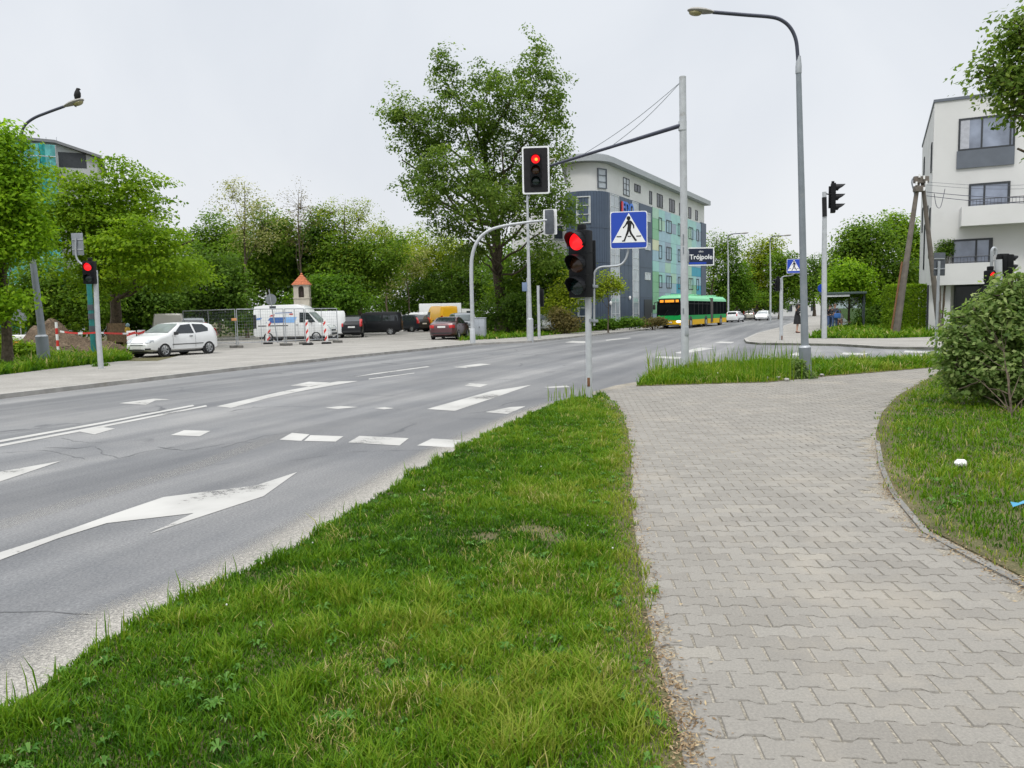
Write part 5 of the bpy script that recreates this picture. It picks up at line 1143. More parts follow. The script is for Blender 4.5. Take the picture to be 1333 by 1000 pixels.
# round sign seen from behind
b = A(362,447,50); b.z = .1
t = thing('road_sign', 'round grey sign back leaning on a thin post in front of the white van', 'road sign', b)
MB().tube([(0,0,-.05), local(t, A(350,377,50))], .035, 8).build('post', M['galv'], t); c = A(352.5,390,50)
MB(b).cyl(c+Vector((0,.03,0)), c+Vector((0,.05,0)), .36, .36, 28).build('sign_back', M['signback'], t); MB(b).rbox(A(355,400.5,49.95), (.42,.02,.2), .01).build('lower_plate', M['signback_dark'], t)
# wooden spool, orange barrel things, warning triangle back
b = A(158,447,48); b.z = .1
t = thing('wooden_crate', 'brown slatted wooden crate under the maple', 'crate', b); mb = MB()
for k in range(7): mb.box((-.5+k*.165, -.5, .95), (.15,.03,1.1)); mb.box((-.52, -.45+k*.15, .95), (.03,.13,1.1))
WOODB = mat('old_boards', (.22,.15,.085), .85, var=.3, scale=8); mb.build('boards', WOODB, t); MB().box((0,0,.36), (1.06,1.02,.08)).build('bottom', WOODB, t); mb = MB(); [mb.box((x,y,.16),(.12,.12,.34)) for x in (-.42,.42) for y in (-.4,.4)]; mb.build('skids', WOODB, t)
b = A(166,430,47.4); t = thing('warning_lamp', 'yellow round warning lamp beside the wooden crate', 'lamp', (b.x,b.y,.1)); zl = b.z-.1
MB().tube([(0,0,0),(0,0,zl)], .03, 8).build('post', M['galv'], t); MB().ball((0,0,zl), (.17,.12,.22), 12, 8).build('lamp', mat('amber_lamp', (.65,.42,.03), .4), t); MB().ball((.03,0,zl+.3), (.13,.1,.13), 10, 6).build('cap', mat('lamp_cap', (.3,.45,.5), .4), t)
b = A(28,440,44); b.z = .1
t = thing('warning_sign', 'triangular warning sign seen from behind at the far left site', 'road sign', b)
z_ = local(t, A(28,415,44)).z; MB().tube([(0,0,0),(0,0,z_+.5)], .035, 8).build('post', M['galv'], t)
MB().prism([(-.52,-.1),(.52,-.1),(0,.85)], (0,-.05,z_), (1,0,0), (0,0,1), (0,-1,0), 0, .02).build('sign_back', M['signback'], t)
b = A(24,440,40); b.z = .1
t = thing('work_barrier', 'orange and white plastic barrier behind the shrubs at far left', 'barrier', b)
MB().rbox((0,0,.45), (1.6,.35,.5), .08).build('lower_section', M['orange'], t); MB().rbox((.05,0,.85), (1.5,.3,.3), .08).build('upper_section', M['white'], t)
# roofed wayside shrine
b = A(396,436,60); b.z = .1; sc = .06
t = thing('wayside_shrine', 'pale stone wayside shrine with niche and red tiled pyramid roof', 'shrine', b, R(6))
STONE = mat('shrine_plaster', (.46,.42,.35), .9, var=.15, scale=3, bump=.3, bscale=20, dirt=(.30,.27,.22), dscale=1.5)
ztop = A(396,358,60).z-.1; zr = A(396,371,60).z-.1; zc = A(396,389,60).z-.1
w_ = .58
MB().box((0,0,zc/2), (w_*2,w_*2,zc)).build('shaft', STONE, t, smooth=False)
mb = MB(); z0, z1 = zc, zr
mb.rbox((0,0,zc+.04), (w_*2.18,w_*2.18,.09), .02); mb.rbox((0,0,zr-.05), (w_*2.14,w_*2.14,.1), .02); mb.build('cornice', STONE, t)
# head storey with an arched niche cut through: four corner piers plus arch panels
mb = MB(); hh = z1-z0-.13; zb = z0+.085; pr = .36
for sx in (-1,1):
    for sy in (-1,1): mb.box((sx*(w_-pr/2-.01), sy*(w_-pr/2-.01), zb+hh/2), (pr,pr,hh))
ow = w_-pr-.01
arch = [(-ow,.0)] + [(-ow*math.cos(math.pi*k/8), -.30+.28*math.sin(math.pi*k/8)) for k in range(9)] + [(ow,.0)]
for rz in (0,90,180,270):
    Rm = Matrix.Rotation(R(rz),3,'Z'); mb.prism(arch, Rm @ Vector((0,-w_+.03,zb+hh-.012)), Rm @ Vector((1,0,0)), (0,0,1), Rm @ Vector((0,-1,0)), -.18, 0.0)
mb.build('niche_walls', STONE, t, smooth=False)
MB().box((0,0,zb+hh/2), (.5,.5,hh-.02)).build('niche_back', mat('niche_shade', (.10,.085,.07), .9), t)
MB().rbox((.0,-.30,zb+.28), (.2,.12,.5), .05).build('figure', mat('dark_figure', (.06,.045,.04), .8), t)
mb = MB(); mb.add([(-w_*1.2,-w_*1.2,zr),(w_*1.2,-w_*1.2,zr),(w_*1.2,w_*1.2,zr),(-w_*1.2,w_*1.2,zr),(-.1,-.1,ztop),(.1,-.1,ztop),(.1,.1,ztop),(-.1,.1,ztop)], [(3,2,1,0),(0,1,5,4),(1,2,6,5),(2,3,7,6),(3,0,4,7),(4,5,6,7)])
TILE = mat('red_roof_tile', (.42,.13,.055), .8, var=.3, scale=9); rf = mb.build('roof', TILE, t, smooth=False)
mb = MB()
for k in range(1,6):
    f = k/6; s = w_*1.2*(1-f)+.1*f; z = zr+(ztop-zr)*f; 
    for sx, sy, lx, ly in ((0,-1,1,0),(0,1,1,0),(1,0,0,1),(-1,0,0,1)): mb.box((sx*s, sy*s, z), (lx*2*s+.03, ly*2*s+.03, .025))
mb.build('tile_courses', TILE, rf); MB().ball((0,0,ztop+.05), (.09,.09,.11), 10, 6).build('finial', TILE, t)
# grey cabinet by the bent mast
b = A(624.5,434,53); b.z = .1
t = thing('utility_cabinet', 'light grey utility cabinet right of the bent mast', 'cabinet', b, R(-12))
CAB = mat('cabinet_grey', (.36,.39,.43), .6, var=.12, scale=4, dirt=(.25,.27,.29), dscale=2)
MB().rbox((0,0,.66), (.84,.5,1.3), .03).build('body', CAB, t); mb = MB(); [mb.rbox((x,-.255,.68), (.38,.02,1.15), .01) for x in (-.2,.2)]; mb.build('doors', CAB, t); MB().rbox((0,0,1.33), (.9,.56,.06), .02).build('lid', CAB, t)
MB().rbox((.05,-.28,.7), (.03,.03,.12), .01).build('handle', M['blackm'], t)
# ------------------------------------------------------------------ vehicles
def carpaint(name, col, metal=0.): return mat(name, col, .28, metal, var=.05, scale=2, spec=.5 if max(col) > .06 else .25, coat=.6 if max(col) > .06 else .12)
P_ = {'white': carpaint('white_car_paint', (.72,.73,.73)), 'cream': carpaint('beige_car_paint', (.50,.47,.42), .2), 'black': carpaint('black_car_paint', (.010,.011,.013)), 'dark': carpaint('dark_blue_car_paint', (.025,.03,.038), .2),
      'silver': carpaint('silver_car_paint', (.36,.38,.40), .5), 'maroon': carpaint('maroon_car_paint', (.085,.032,.036), .35), 'yellow': carpaint('yellow_van_paint', (.75,.40,.015)), 'grey': carpaint('grey_car_paint', (.15,.17,.185), .4)}
M['carglass'] = mat('car_glass', (.022,.028,.032), .05, var=.3, scale=1.2, spec=.7)
M['windscreen'] = mat('windscreen_glass', (.20,.225,.235), .06, var=.3, scale=1.5, spec=.8)
M['tyre'] = mat('tyre_rubber', (.016,.016,.017), .85, var=.2)
M['rim'] = mat('alloy_rim', (.34,.35,.36), .35, .6, var=.1)
M['taillight'] = mat('tail_light', (.42,.012,.012), .2, var=.1, spec=.6)
M['headlight'] = mat('head_light_glass', (.42,.44,.46), .12, var=.15, spec=.7)
M['headlit'] = mat('lit_head_light', (.9,.85,.7), .2, emit=(1,.88,.66), estr=1.6)
M['plate'] = mat('number_plate', (.62,.62,.60), .5, var=.1, scale=30)
M['trim'] = mat('black_trim', (.02,.021,.022), .6, var=.2)
def car(name, label, cat, loc, rz, paint, s, group=None, parts=True):
    """s: L, W, sil=[(x,z)..], belt, wheels=(xf,xr), r, win=[polygons in x,z], ws=(xb,zb,xt,zt), rw=(..), tumble, low"""
    t = thing(name, label, cat, loc, rz, group)
    W = s['W']/2; L = s['L']/2; sil = s['sil']; belt = s['belt']; tum = s.get('tumble', .16); zb = s.get('zb', .22); box = s.get('box', False)
    xs_ = [p[0] for p in sil]; zs_ = [p[1] for p in sil]
    Zs = lambda x: float(np.interp(x, xs_, zs_))
    endr = s.get('endr', .22)
    def HW(x):
        q = max(0, abs(x)-(L-.55))/.55; return W*(1-endr*q**2.2)
    def width(x, z):
        h = HW(x)
        if z > belt: 
            hb_ = .97*h; return hb_ - tum*(z-belt)/max(.3, (max(zs_)-belt))*1.0
        return h*float(np.interp(z, [zb, zb+.14, .55*(belt+zb), belt], [.90,.985,1.0,.97]))
    xs = sorted(set([round(v, 3) for v in list(np.linspace(-L, L, 27)) + xs_])); ring = []; mb = MB(); vs = []
    K = 10
    for x in xs:
        q = max(0, abs(x)-(L-.35))/.35; z0 = zb + .10*q**2; zt = max(Zs(x), z0+.25)
        top = min(zt-.05, 1e9); pts = [(0, z0), (width(x, z0)*.86, z0), (width(x, z0+.08), z0+.08)]
        bz = min(belt, zt-.14); pts += [(width(x, (z0+.08+bz)/2), (z0+.08+bz)/2), (width(x, bz), bz)]
        rr = .10 if not box else .05
        zt2 = zt - rr; zt2 = max(zt2, bz+.02)
        pts += [(width(x, zt2), zt2), (width(x, zt2)-rr*.35, zt-rr*.3), (width(x, zt2)-rr*1.3, zt-.012), (width(x, zt2)*.5, zt), (0, zt+.004)]
        ring.append(pts)
    n = len(pts); m2 = 2*n-2
    for x, pts in zip(xs, ring):
        for y, z in pts: vs.append((x, y, z))
        for y, z in pts[-2:0:-1]: vs.append((x, -y, z))
    fs = []
    for i in range(len(xs)-1): fs += [(i*m2+k, i*m2+(k+1)%m2, (i+1)*m2+(k+1)%m2, (i+1)*m2+k) for k in range(m2)]
    fs += [tuple(range(m2)), tuple(range((len(xs)-1)*m2, len(xs)*m2))]
    body = mb.add(vs, fs).build('body', paint, t, angle=28)
    gl = M['carglass']
    def sidepanel(poly, sd, off, thick=.006):
        """polygon in (x,z) laid on the flank; subdivided so that it follows the surface"""
        bm = bmesh.new(); f = bm.faces.new([bm.verts.new((x, 0, z)) for x, z in poly]); 
        bmesh.ops.triangulate(bm, faces=[f]); bmesh.ops.subdivide_edges(bm, edges=list(bm.edges), cuts=2, use_grid_fill=True)
        bm.verts.index_update(); V = [(q.co.x, sd*(width(q.co.x, q.co.z)+off), q.co.z) for q in bm.verts]; F = [[v.index for v in f.verts] for f in bm.faces]; bm.free(); return V, F
    for sd in (-1, 1):
        for wp in s.get('win', []):
            b_ = MB(); b_.add(*sidepanel(wp, sd, .007)); b_.build('side_window', gl, t)
        # wheels in dark arches
        for k, wx in enumerate(s['wheels']):
            r = s['r']; y = sd*(W-.09)
            ar = MB(); c0 = Vector((wx, sd*(width(wx, r)-.02), r)); ar.cyl(c0, c0+Vector((0, sd*.028, 0)), r*1.17, r*1.15, 26); ar.build('wheel_arch', M['trim'], t)
            wh = thing('wheel', None, None, (wx, sd*(width(wx, r)-.055), r)); wh.parent = t
            ty = MB(); pr = [(0,.60),(.0,.86),(.03,.97),(.07,1.0),(.13,1.0)]; Kq = 24; V = []; F = []
            for (yy, rr) in [(.10,.60)] + [(-q[0]+.10, q[1]) for q in pr]:
                pass
            prof = [(.085,.62),(.098,.70),(.098,.88),(.075,.98),(.02,1.0),(-.09,1.0)]
            for (yy, rr) in prof:
                for q in range(Kq): a = 2*math.pi*q/Kq; V.append((rr*r*math.cos(a), sd*yy, rr*r*math.sin(a)))
            for i in range(len(prof)-1): F += [(i*Kq+q, i*Kq+(q+1)%Kq, (i+1)*Kq+(q+1)%Kq, (i+1)*Kq+q) for q in range(Kq)]
            ty.add(V, F).build('tyre', M['tyre'], wh)
            rm = MB(); rm.cyl((0, sd*.055, 0), (0, sd*.062, 0), r*.64, r*.64, 24); 
            for q in range(7):
                a = 2*math.pi*q/7; d = Vector((math.cos(a), 0, math.sin(a))); e = Vector((-d.z, 0, d.x))*r*.085
                p0 = d*r*.12; p1 = d*r*.62; yv = Vector((0, sd*.082, 0)); yb = Vector((0, sd*.06, 0))
                rm.add([p0-e+yv, p0+e+yv, p1+e*1.2+yv, p1-e*1.2+yv, p0-e+yb, p0+e+yb, p1+e*1.2+yb, p1-e*1.2+yb], [(0,1,2,3),(0,4,5,1),(1,5,6,2),(2,6,7,3),(3,7,4,0)])
            rm.tube([Vector((r*.645*math.cos(2*math.pi*q/24), sd*.082, r*.645*math.sin(2*math.pi*q/24))) for q in range(25)], .014, 5, False); rm.ball((0, sd*.075, 0), (r*.15,.025,r*.15), 10, 5); rm.build('rim', M['rim'], wh)
            if k == 0 and False: pass
    # windscreens as curved panels on the silhouette
    def topanel(x0, x1, wfr, nm, mt, off=.012, cuts=6):
        V = []; nx, ny = cuts, 8
        for i in range(nx+1):
            x = x0+(x1-x0)*i/nx; z = Zs(x); sl_ = (Zs(x+.02)-Zs(x-.02))/.04; nr = Vector((-sl_, 0, 1)).normalized(); ww = (width(x, max(z-.1, .3))-.06)*wfr
            for j in range(ny+1): y = -ww+2*ww*j/ny; V.append(Vector((x, y, z+.004-.006*(y/W)**2)) + nr*off)
        return MB().add(V, [(i*(ny+1)+j, i*(ny+1)+j+1, (i+1)*(ny+1)+j+1, (i+1)*(ny+1)+j) for i in range(nx) for j in range(ny)]).build(nm, mt, t)
    if s.get('ws'): topanel(*s['ws'], .95, 'windscreen', M['windscreen'])
    if s.get('rw'): topanel(*s['rw'], .88, 'rear_window', gl)
    ends = s.get('front', []) + s.get('rear', [])
    for (nm, sgn, y, z, w_, h_, mt) in ends:
        for yy in ((-y, y) if y else (0,)):
            # follow the plan curve of the nose: put each item on the end surface
            yl = abs(yy)+w_*.5
            def XE(yv, z):
                lo, hi = 0, L
                for _ in range(22):
                    mid = (lo+hi)/2; xx = sgn*mid
                    ok = HW(xx)*.985 > abs(yv) and Zs(xx) > z
                    lo, hi = (mid, hi) if ok else (lo, mid)
                return sgn*lo
            V = []; nx, nz_ = 4, 3
            for i in range(nx+1):
                for j in range(nz_+1):
                    yv = yy - w_/2 + w_*i/nx; zz = z - h_/2 + h_*j/nz_; V.append((XE(yv, zz)+sgn*.014, yv, zz))
            b_ = MB().add(V, [(i*(nz_+1)+j, (i+1)*(nz_+1)+j, (i+1)*(nz_+1)+j+1, i*(nz_+1)+j+1) for i in range(nx) for j in range(nz_)]); b_.build(nm, M[mt] if isinstance(mt, str) else mt, t)
    for sd in (-1, 1):
        if s.get('mirror'):
            mx_, mz = s['mirror']; MB().rbox((mx_, sd*(width(mx_, mz)+.11), mz), (.12,.20,.14), .04).build('mirror', M['trim'] if s.get('dark_mirror', True) else paint, t)
        for (hx, hz) in s.get('handles', []): MB().rbox((hx, sd*(width(hx, hz)+.012), hz), (.18,.03,.035), .01).build('door_handle', s.get('handle_mat', M['trim']), t)
        if s.get('strip'):
            x0, x1, z0, z1 = s['strip']; b_ = MB(); b_.add(*sidepanel([(x0,z0),(x1,z0),(x1,z1),(x0,z1)], sd, .010)); b_.build('rub_strip', M['trim'], t)
        for (poly, mt, nm) in s.get('decal', []):
            b_ = MB(); b_.add(*sidepanel(poly, sd, .009)); b_.build(nm, mt, t)
        for xg in s.get('gaps', []):      # door shut lines
            b_ = MB(); b_.add(*sidepanel([(xg-.006, zb+.14), (xg+.006, zb+.14), (xg+.006, belt+.0), (xg-.006, belt+.0)], sd, .005)); b_.build('door_gap', M['trim'], t)
    MB().box((0,0,zb-.02), (s['L']*.86, s['W']*.8, .10)).build('underbody', M['trim'], t)
    return t
HATCH = dict(L=4.03, W=1.69, zb=.22, belt=.93, tumble=.20, r=.305, wheels=(1.26,-1.25), endr=.30,
  sil=[(-2.015,.55),(-1.98,.80),(-1.90,1.02),(-1.62,1.36),(-1.45,1.43),(-.9,1.475),(-.2,1.485),(.25,1.44),(1.05,.99),(1.45,.90),(1.85,.74),(1.97,.62),(2.015,.50)],
  ws=(.98,.30), rw=(-1.86,-1.63), win=[[(.72,.98),(.22,1.36),(-.33,1.40),(-.42,.98)], [(-.52,.99),(-.44,1.40),(-1.05,1.375),(-1.32,1.20),(-1.28,1.06)]],
  front=[('headlight',1,.60,.70,.34,.15,'headlight'), ('grille',1,0,.565,.74,.11,'trim'), ('number_plate',1,0,.42,.52,.11,'plate'), ('lower_grille',1,0,.32,.9,.06,'trim'), ('fog_lamp',1,.60,.36,.20,.07,'trim')],
  rear=[('tail_light',-1,.66,1.0,.13,.34,'taillight'), ('number_plate',-1,0,.62,.52,.12,'plate')], mirror=(.68,1.0), handles=[(-.22,.86)], strip=(-.9,.85,.50,.535), gaps=(-.46,.80))
b0 = G(222,467,.1); 
p = A(224,466,34.6); car('parked_car', 'white three door hatchback parked on the pavement by the earth heap', 'car', (p.x, p.y+.3, .1), R(246), P_['white'], HATCH)
VAN = dict(L=5.4, W=1.95, zb=.28, belt=1.22, tumble=.13, r=.335, wheels=(1.72,-1.62), endr=.16, box=True,
  sil=[(-2.70,.6),(-2.68,2.1),(-2.60,2.42),(-1.9,2.50),(.45,2.52),(.85,2.38),(1.25,1.92),(1.95,1.22),(2.35,1.10),(2.60,.92),(2.70,.60)],
  ws=(1.90,1.22), win=[[(1.72,1.28),(1.22,1.94),(.60,1.96),(.60,1.28)]],
  front=[('headlight',1,.74,.92,.36,.26,'headlight'), ('grille',1,0,.72,1.0,.12,'trim'), ('lower_grille',1,0,.48,1.2,.16,'trim')], rear=[('tail_light',-1,.87,1.25,.10,.8,'taillight'), ('rear_window',-1,.45,1.65,.6,.55,'carglass')],
  mirror=(1.42,1.32), handles=[(.42,1.12)], strip=(-2.3,-.2,1.06,1.12), gaps=(.5,-.55,1.62))
blue1, blue2 = mat('livery_blue', (.05,.13,.36), .4), mat('livery_light_blue', (.22,.42,.74), .4); LET = mat('livery_letters', (.08,.22,.55), .4); REDD = mat('livery_red', (.5,.06,.06), .4)
V1 = dict(VAN); V1['rear'] = [('tail_light',-1,.87,1.35,.12,1.0,'trim')]; V1['decal'] = [([(-1.75,1.28),(-.55,1.28),(-.38,1.66),(-1.45,1.66)], blue1, 'livery_panel'), ([(-.53,1.28),(.25,1.28),(.42,1.66),(-.36,1.66)], blue2, 'livery_panel'), ([(-2.45,1.50),(-2.1,1.52),(-2.0,1.66),(-2.4,1.62)], LET, 'livery_mark'), ([(-1.5,1.72),(-1.2,1.72),(-1.1,1.86),(-1.4,1.82)], REDD, 'livery_mark'), ([(-1.1,1.92),(.1,1.94),(.1,1.99),(-1.1,1.97)], blue1, 'livery_stripe'), ([(-.1,1.8),(.15,1.8),(.15,1.9),(-.1,1.9)], REDD, 'livery_mark')]
VG = 'vehicles in the gravel parking lot'
def at_(px, py, Y, z=.106): q = A(px, py, Y); return (q.x, q.y, z)
car('parked_van', 'white high roof van with blue side panels behind the site fence', 'van', at_(386,444,53.5), R(-4), P_['white'], V1, VG)
V2 = dict(VAN); V2.update(L=5.0, W=1.9, sil=[(-2.5,.6),(-2.47,1.9),(-2.4,2.08),(-1.2,2.10),(.6,2.06),(.95,1.95),(1.3,1.65),(1.85,1.15),(2.2,1.02),(2.42,.88),(2.5,.60)], ws=(1.8,1.05), win=[[(1.45,1.22),(1.2,1.62),(.62,1.66),(.62,1.22)]], wheels=(1.55,-1.5), decal=[], strip=None, mirror=(1.3,1.2), rear=[])
car('parked_van', 'plain white delivery van behind the white high roof van', 'van', at_(407,442,59), R(195), P_['white'], V2, VG)
SUV = dict(L=4.6, W=1.80, zb=.30, belt=1.05, tumble=.22, r=.36, wheels=(1.40,-1.32), endr=.22,
  sil=[(-2.3,.60),(-2.27,1.0),(-2.15,1.18),(-1.80,1.60),(-1.55,1.69),(-.6,1.74),(.2,1.71),(.55,1.60),(1.15,1.12),(1.9,.98),(2.2,.80),(2.3,.55)],
  ws=(1.10,.58), rw=(-2.10,-1.82), win=[[(.95,1.12),(.52,1.52),(-.15,1.60),(-.15,1.12)], [(-.25,1.12),(-.25,1.60),(-1.05,1.58),(-1.15,1.12)], [(-1.28,1.14),(-1.2,1.56),(-1.62,1.52),(-1.78,1.24)]],
  front=[('headlight',1,.66,.84,.38,.16,'headlight'), ('grille',1,0,.76,.7,.18,'trim'), ('number_plate',1,0,.52,.52,.11,'plate')],
  rear=[('tail_light',-1,.72,1.14,.20,.56,'taillight'), ('number_plate',-1,0,.82,.52,.12,'plate'), ('bumper',-1,0,.48,1.3,.14,'trim')], mirror=(.8,1.12), handles=[(-.05,1.0),(-1.0,1.0)], gaps=(-.2,.85,-1.1), strip=None)
car('parked_car', 'black off road car with tall red tail lights between white van and black minibus', 'car', at_(459,438,61), R(90+10), P_['black'], SUV, VG)
MINI = dict(VAN); MINI.update(L=5.0, W=1.95, belt=1.15, sil=[(-2.5,.6),(-2.47,1.75),(-2.38,1.95),(-1.2,2.0),(.55,1.99),(.85,1.88),(1.25,1.55),(1.75,1.16),(2.15,1.04),(2.42,.88),(2.5,.60)], ws=(1.7,1.02), win=[[(1.45,1.2),(1.1,1.62),(.62,1.68),(.62,1.2)], [(.5,1.2),(.5,1.7),(-.75,1.72),(-.75,1.2)], [(-.9,1.2),(-.9,1.72),(-2.15,1.70),(-2.2,1.2)]], wheels=(1.55,-1.5), decal=[], strip=None, mirror=(1.3,1.2), handles=[(.35,1.05),(-.6,1.05)], rear=[('rear_window',-1,0,1.45,1.3,.5,'carglass')])
car('parked_minibus', 'black minibus with tinted side windows parked beside the off road car', 'van', at_(487,436,67.5), R(184), P_['black'], MINI, VG)
car('parked_car', 'dark blue off road car with red tail light right of the black minibus', 'car', at_(535,432,78), R(134), P_['dark'], SUV, VG)
car('parked_car', 'silver hatchback mostly hidden behind the dark blue off road car', 'car', at_(543,430,82), R(128), P_['silver'], HATCH, VG)
W3 = dict(MINI); W3['rear'] = [('tail_light',-1,.87,1.2,.10,.6,'taillight'), ('rear_window',-1,0,1.45,1.4,.5,'carglass')]
car('parked_van', 'white minibus with dark windows standing left of the yellow van', 'van', at_(546,427.5,88), R(122), P_['white'], W3, VG)
Y3 = dict(V2); Y3['win'] = [[(1.45,1.22),(1.2,1.62),(.62,1.66),(.62,1.22)]]
car('parked_van', 'bright yellow delivery van above the maroon saloon', 'van', at_(574,425,77), R(116), P_['yellow'], dict(VAN, rear=[('tail_light',-1,.87,1.25,.10,.6,'taillight')]), VG)
# white box truck far behind
def box_truck(label, loc, rz):
    t = thing('box_truck', label, 'truck', loc, rz, VG)
    cabm = MB(); cabm.prism([(1.9,.6),(3.6,.6),(3.65,1.3),(3.25,2.15),(2.9,2.35),(1.9,2.4)], (0,-1.0,0), (1,0,0), (0,0,1), (0,1,0), 0, 2.0); cabm.build('cab', P_['white'], t, smooth=False)
    MB().rbox((-.75,0,1.85), (5.2,2.2,2.5), .05).build('cargo_box', P_['white'], t); MB().box((.2,0,.6), (6.4,1.0,.18)).build('chassis', M['trim'], t)
    V = [(3.68,-.85,1.32),(3.68,.85,1.32),(3.30,.8,2.1),(3.30,-.8,2.1)]; MB().add(V, [(0,1,2,3)]).build('windscreen', M['windscreen'], t)
    for s_ in (-1,1):
        MB().add([(2.5,s_*1.008,1.35),(3.45,s_*1.008,1.35),(3.15,s_*1.008,2.1),(2.5,s_*1.008,2.1)], [(0,1,2,3)]).build('side_window', M['carglass'], t)
        for x in (2.7,-2.0): 
            w_ = thing('wheel', None, None, (x, s_*.92, .42)); w_.parent = t; MB().cyl((0,-.14,0),(0,.14,0),.42,.42,20).build('tyre', M['tyre'], w_); MB().cyl((0,s_*.14,0),(0,s_*.15,0),.25,.25,16).build('rim', M['rim'], w_)
    return t
box_truck('white box truck standing behind the yellow van', at_(581,422,97), R(8))
# small pick-up trailers behind the hatchback
car('parked_car', 'silver roofed dark car showing behind the rear of the white hatchback', 'car', at_(252,449,49), R(112), P_['grey'], SUV, VG)
car('parked_van', 'white van roof showing behind the white hatchback', 'van', at_(222,451,49), R(113), P_['cream'], dict(V2, sil=[(-2.5,.6),(-2.47,1.9),(-2.4,2.0),(-1.2,2.02),(.6,2.0),(.95,1.9),(1.3,1.6),(1.85,1.15),(2.2,1.02),(2.42,.88),(2.5,.60)]), VG)
SED = dict(L=4.65, W=1.81, zb=.22, belt=.95, tumble=.22, r=.325, wheels=(1.38,-1.30), endr=.24,
  sil=[(-2.325,.60),(-2.30,.88),(-2.22,1.02),(-1.75,1.06),(-1.35,1.16),(-.75,1.42),(-.3,1.46),(.25,1.44),(.65,1.30),(1.22,1.0),(1.85,.88),(2.20,.72),(2.325,.50)],
  ws=(1.15,.62), rw=(-1.42,-.78), win=[[(1.0,1.0),(.55,1.30),(-.15,1.36),(-.15,1.0)], [(-.25,1.0),(-.25,1.36),(-.75,1.32),(-1.2,1.06)]],
  front=[('headlight',1,.66,.70,.36,.15,'headlight'), ('grille',1,0,.62,.7,.14,'trim'), ('number_plate',1,0,.42,.52,.11,'plate'), ('lower_grille',1,0,.32,1.1,.08,'trim')],
  rear=[('tail_light',-1,.66,.84,.34,.19,'taillight'), ('number_plate',-1,0,.82,.52,.12,'plate'), ('bumper_strip',-1,0,.42,1.35,.08,'trim')], mirror=(.78,1.0), handles=[(-.05,.88),(-1.0,.88)], gaps=(-.2,.8), strip=None)
car('parked_car', 'maroon saloon car seen from behind at the lot entrance', 'car', at_(586,441.5,51.5), R(90-9), P_['maroon'], SED, VG)
car('parked_car', 'grey estate car hidden behind the maroon saloon', 'car', at_(603,434,60), R(-75), P_['grey'], SUV, VG)
car('parked_car', 'white and black car nose half hidden behind poles left of the shrubs', 'car', at_(707,431,64), R(-100), P_['white'], HATCH)
# cars on the far road
SL = dict(SED); SL['front'] = [('headlight',1,.62,.70,.30,.16,'headlit'), ('grille',1,0,.60,.8,.2,'trim'), ('number_plate',1,0,.42,.52,.11,'plate')]
p = G(994,417.2,0); car('car', 'white saloon with lit headlights driving towards the junction', 'car', (p.x, p.y, .0), R(-118), P_['white'], SL)
car('parked_car', 'beige hatchback parked at the kerb left of the oncoming white saloon', 'car', at_(976,410.5,128,.0), R(70), P_['cream'], HATCH, 'cars parked along the far kerb')
car('parked_car', 'dark car parked behind the rear end of the bus', 'car', at_(963,411.5,122,.0), R(70), P_['dark'], SUV, 'cars parked along the far kerb')
car('parked_car', 'white car right behind the rear end of the bus', 'car', at_(957,415,103,.0), R(60), P_['white'], HATCH, 'cars parked along the far kerb')
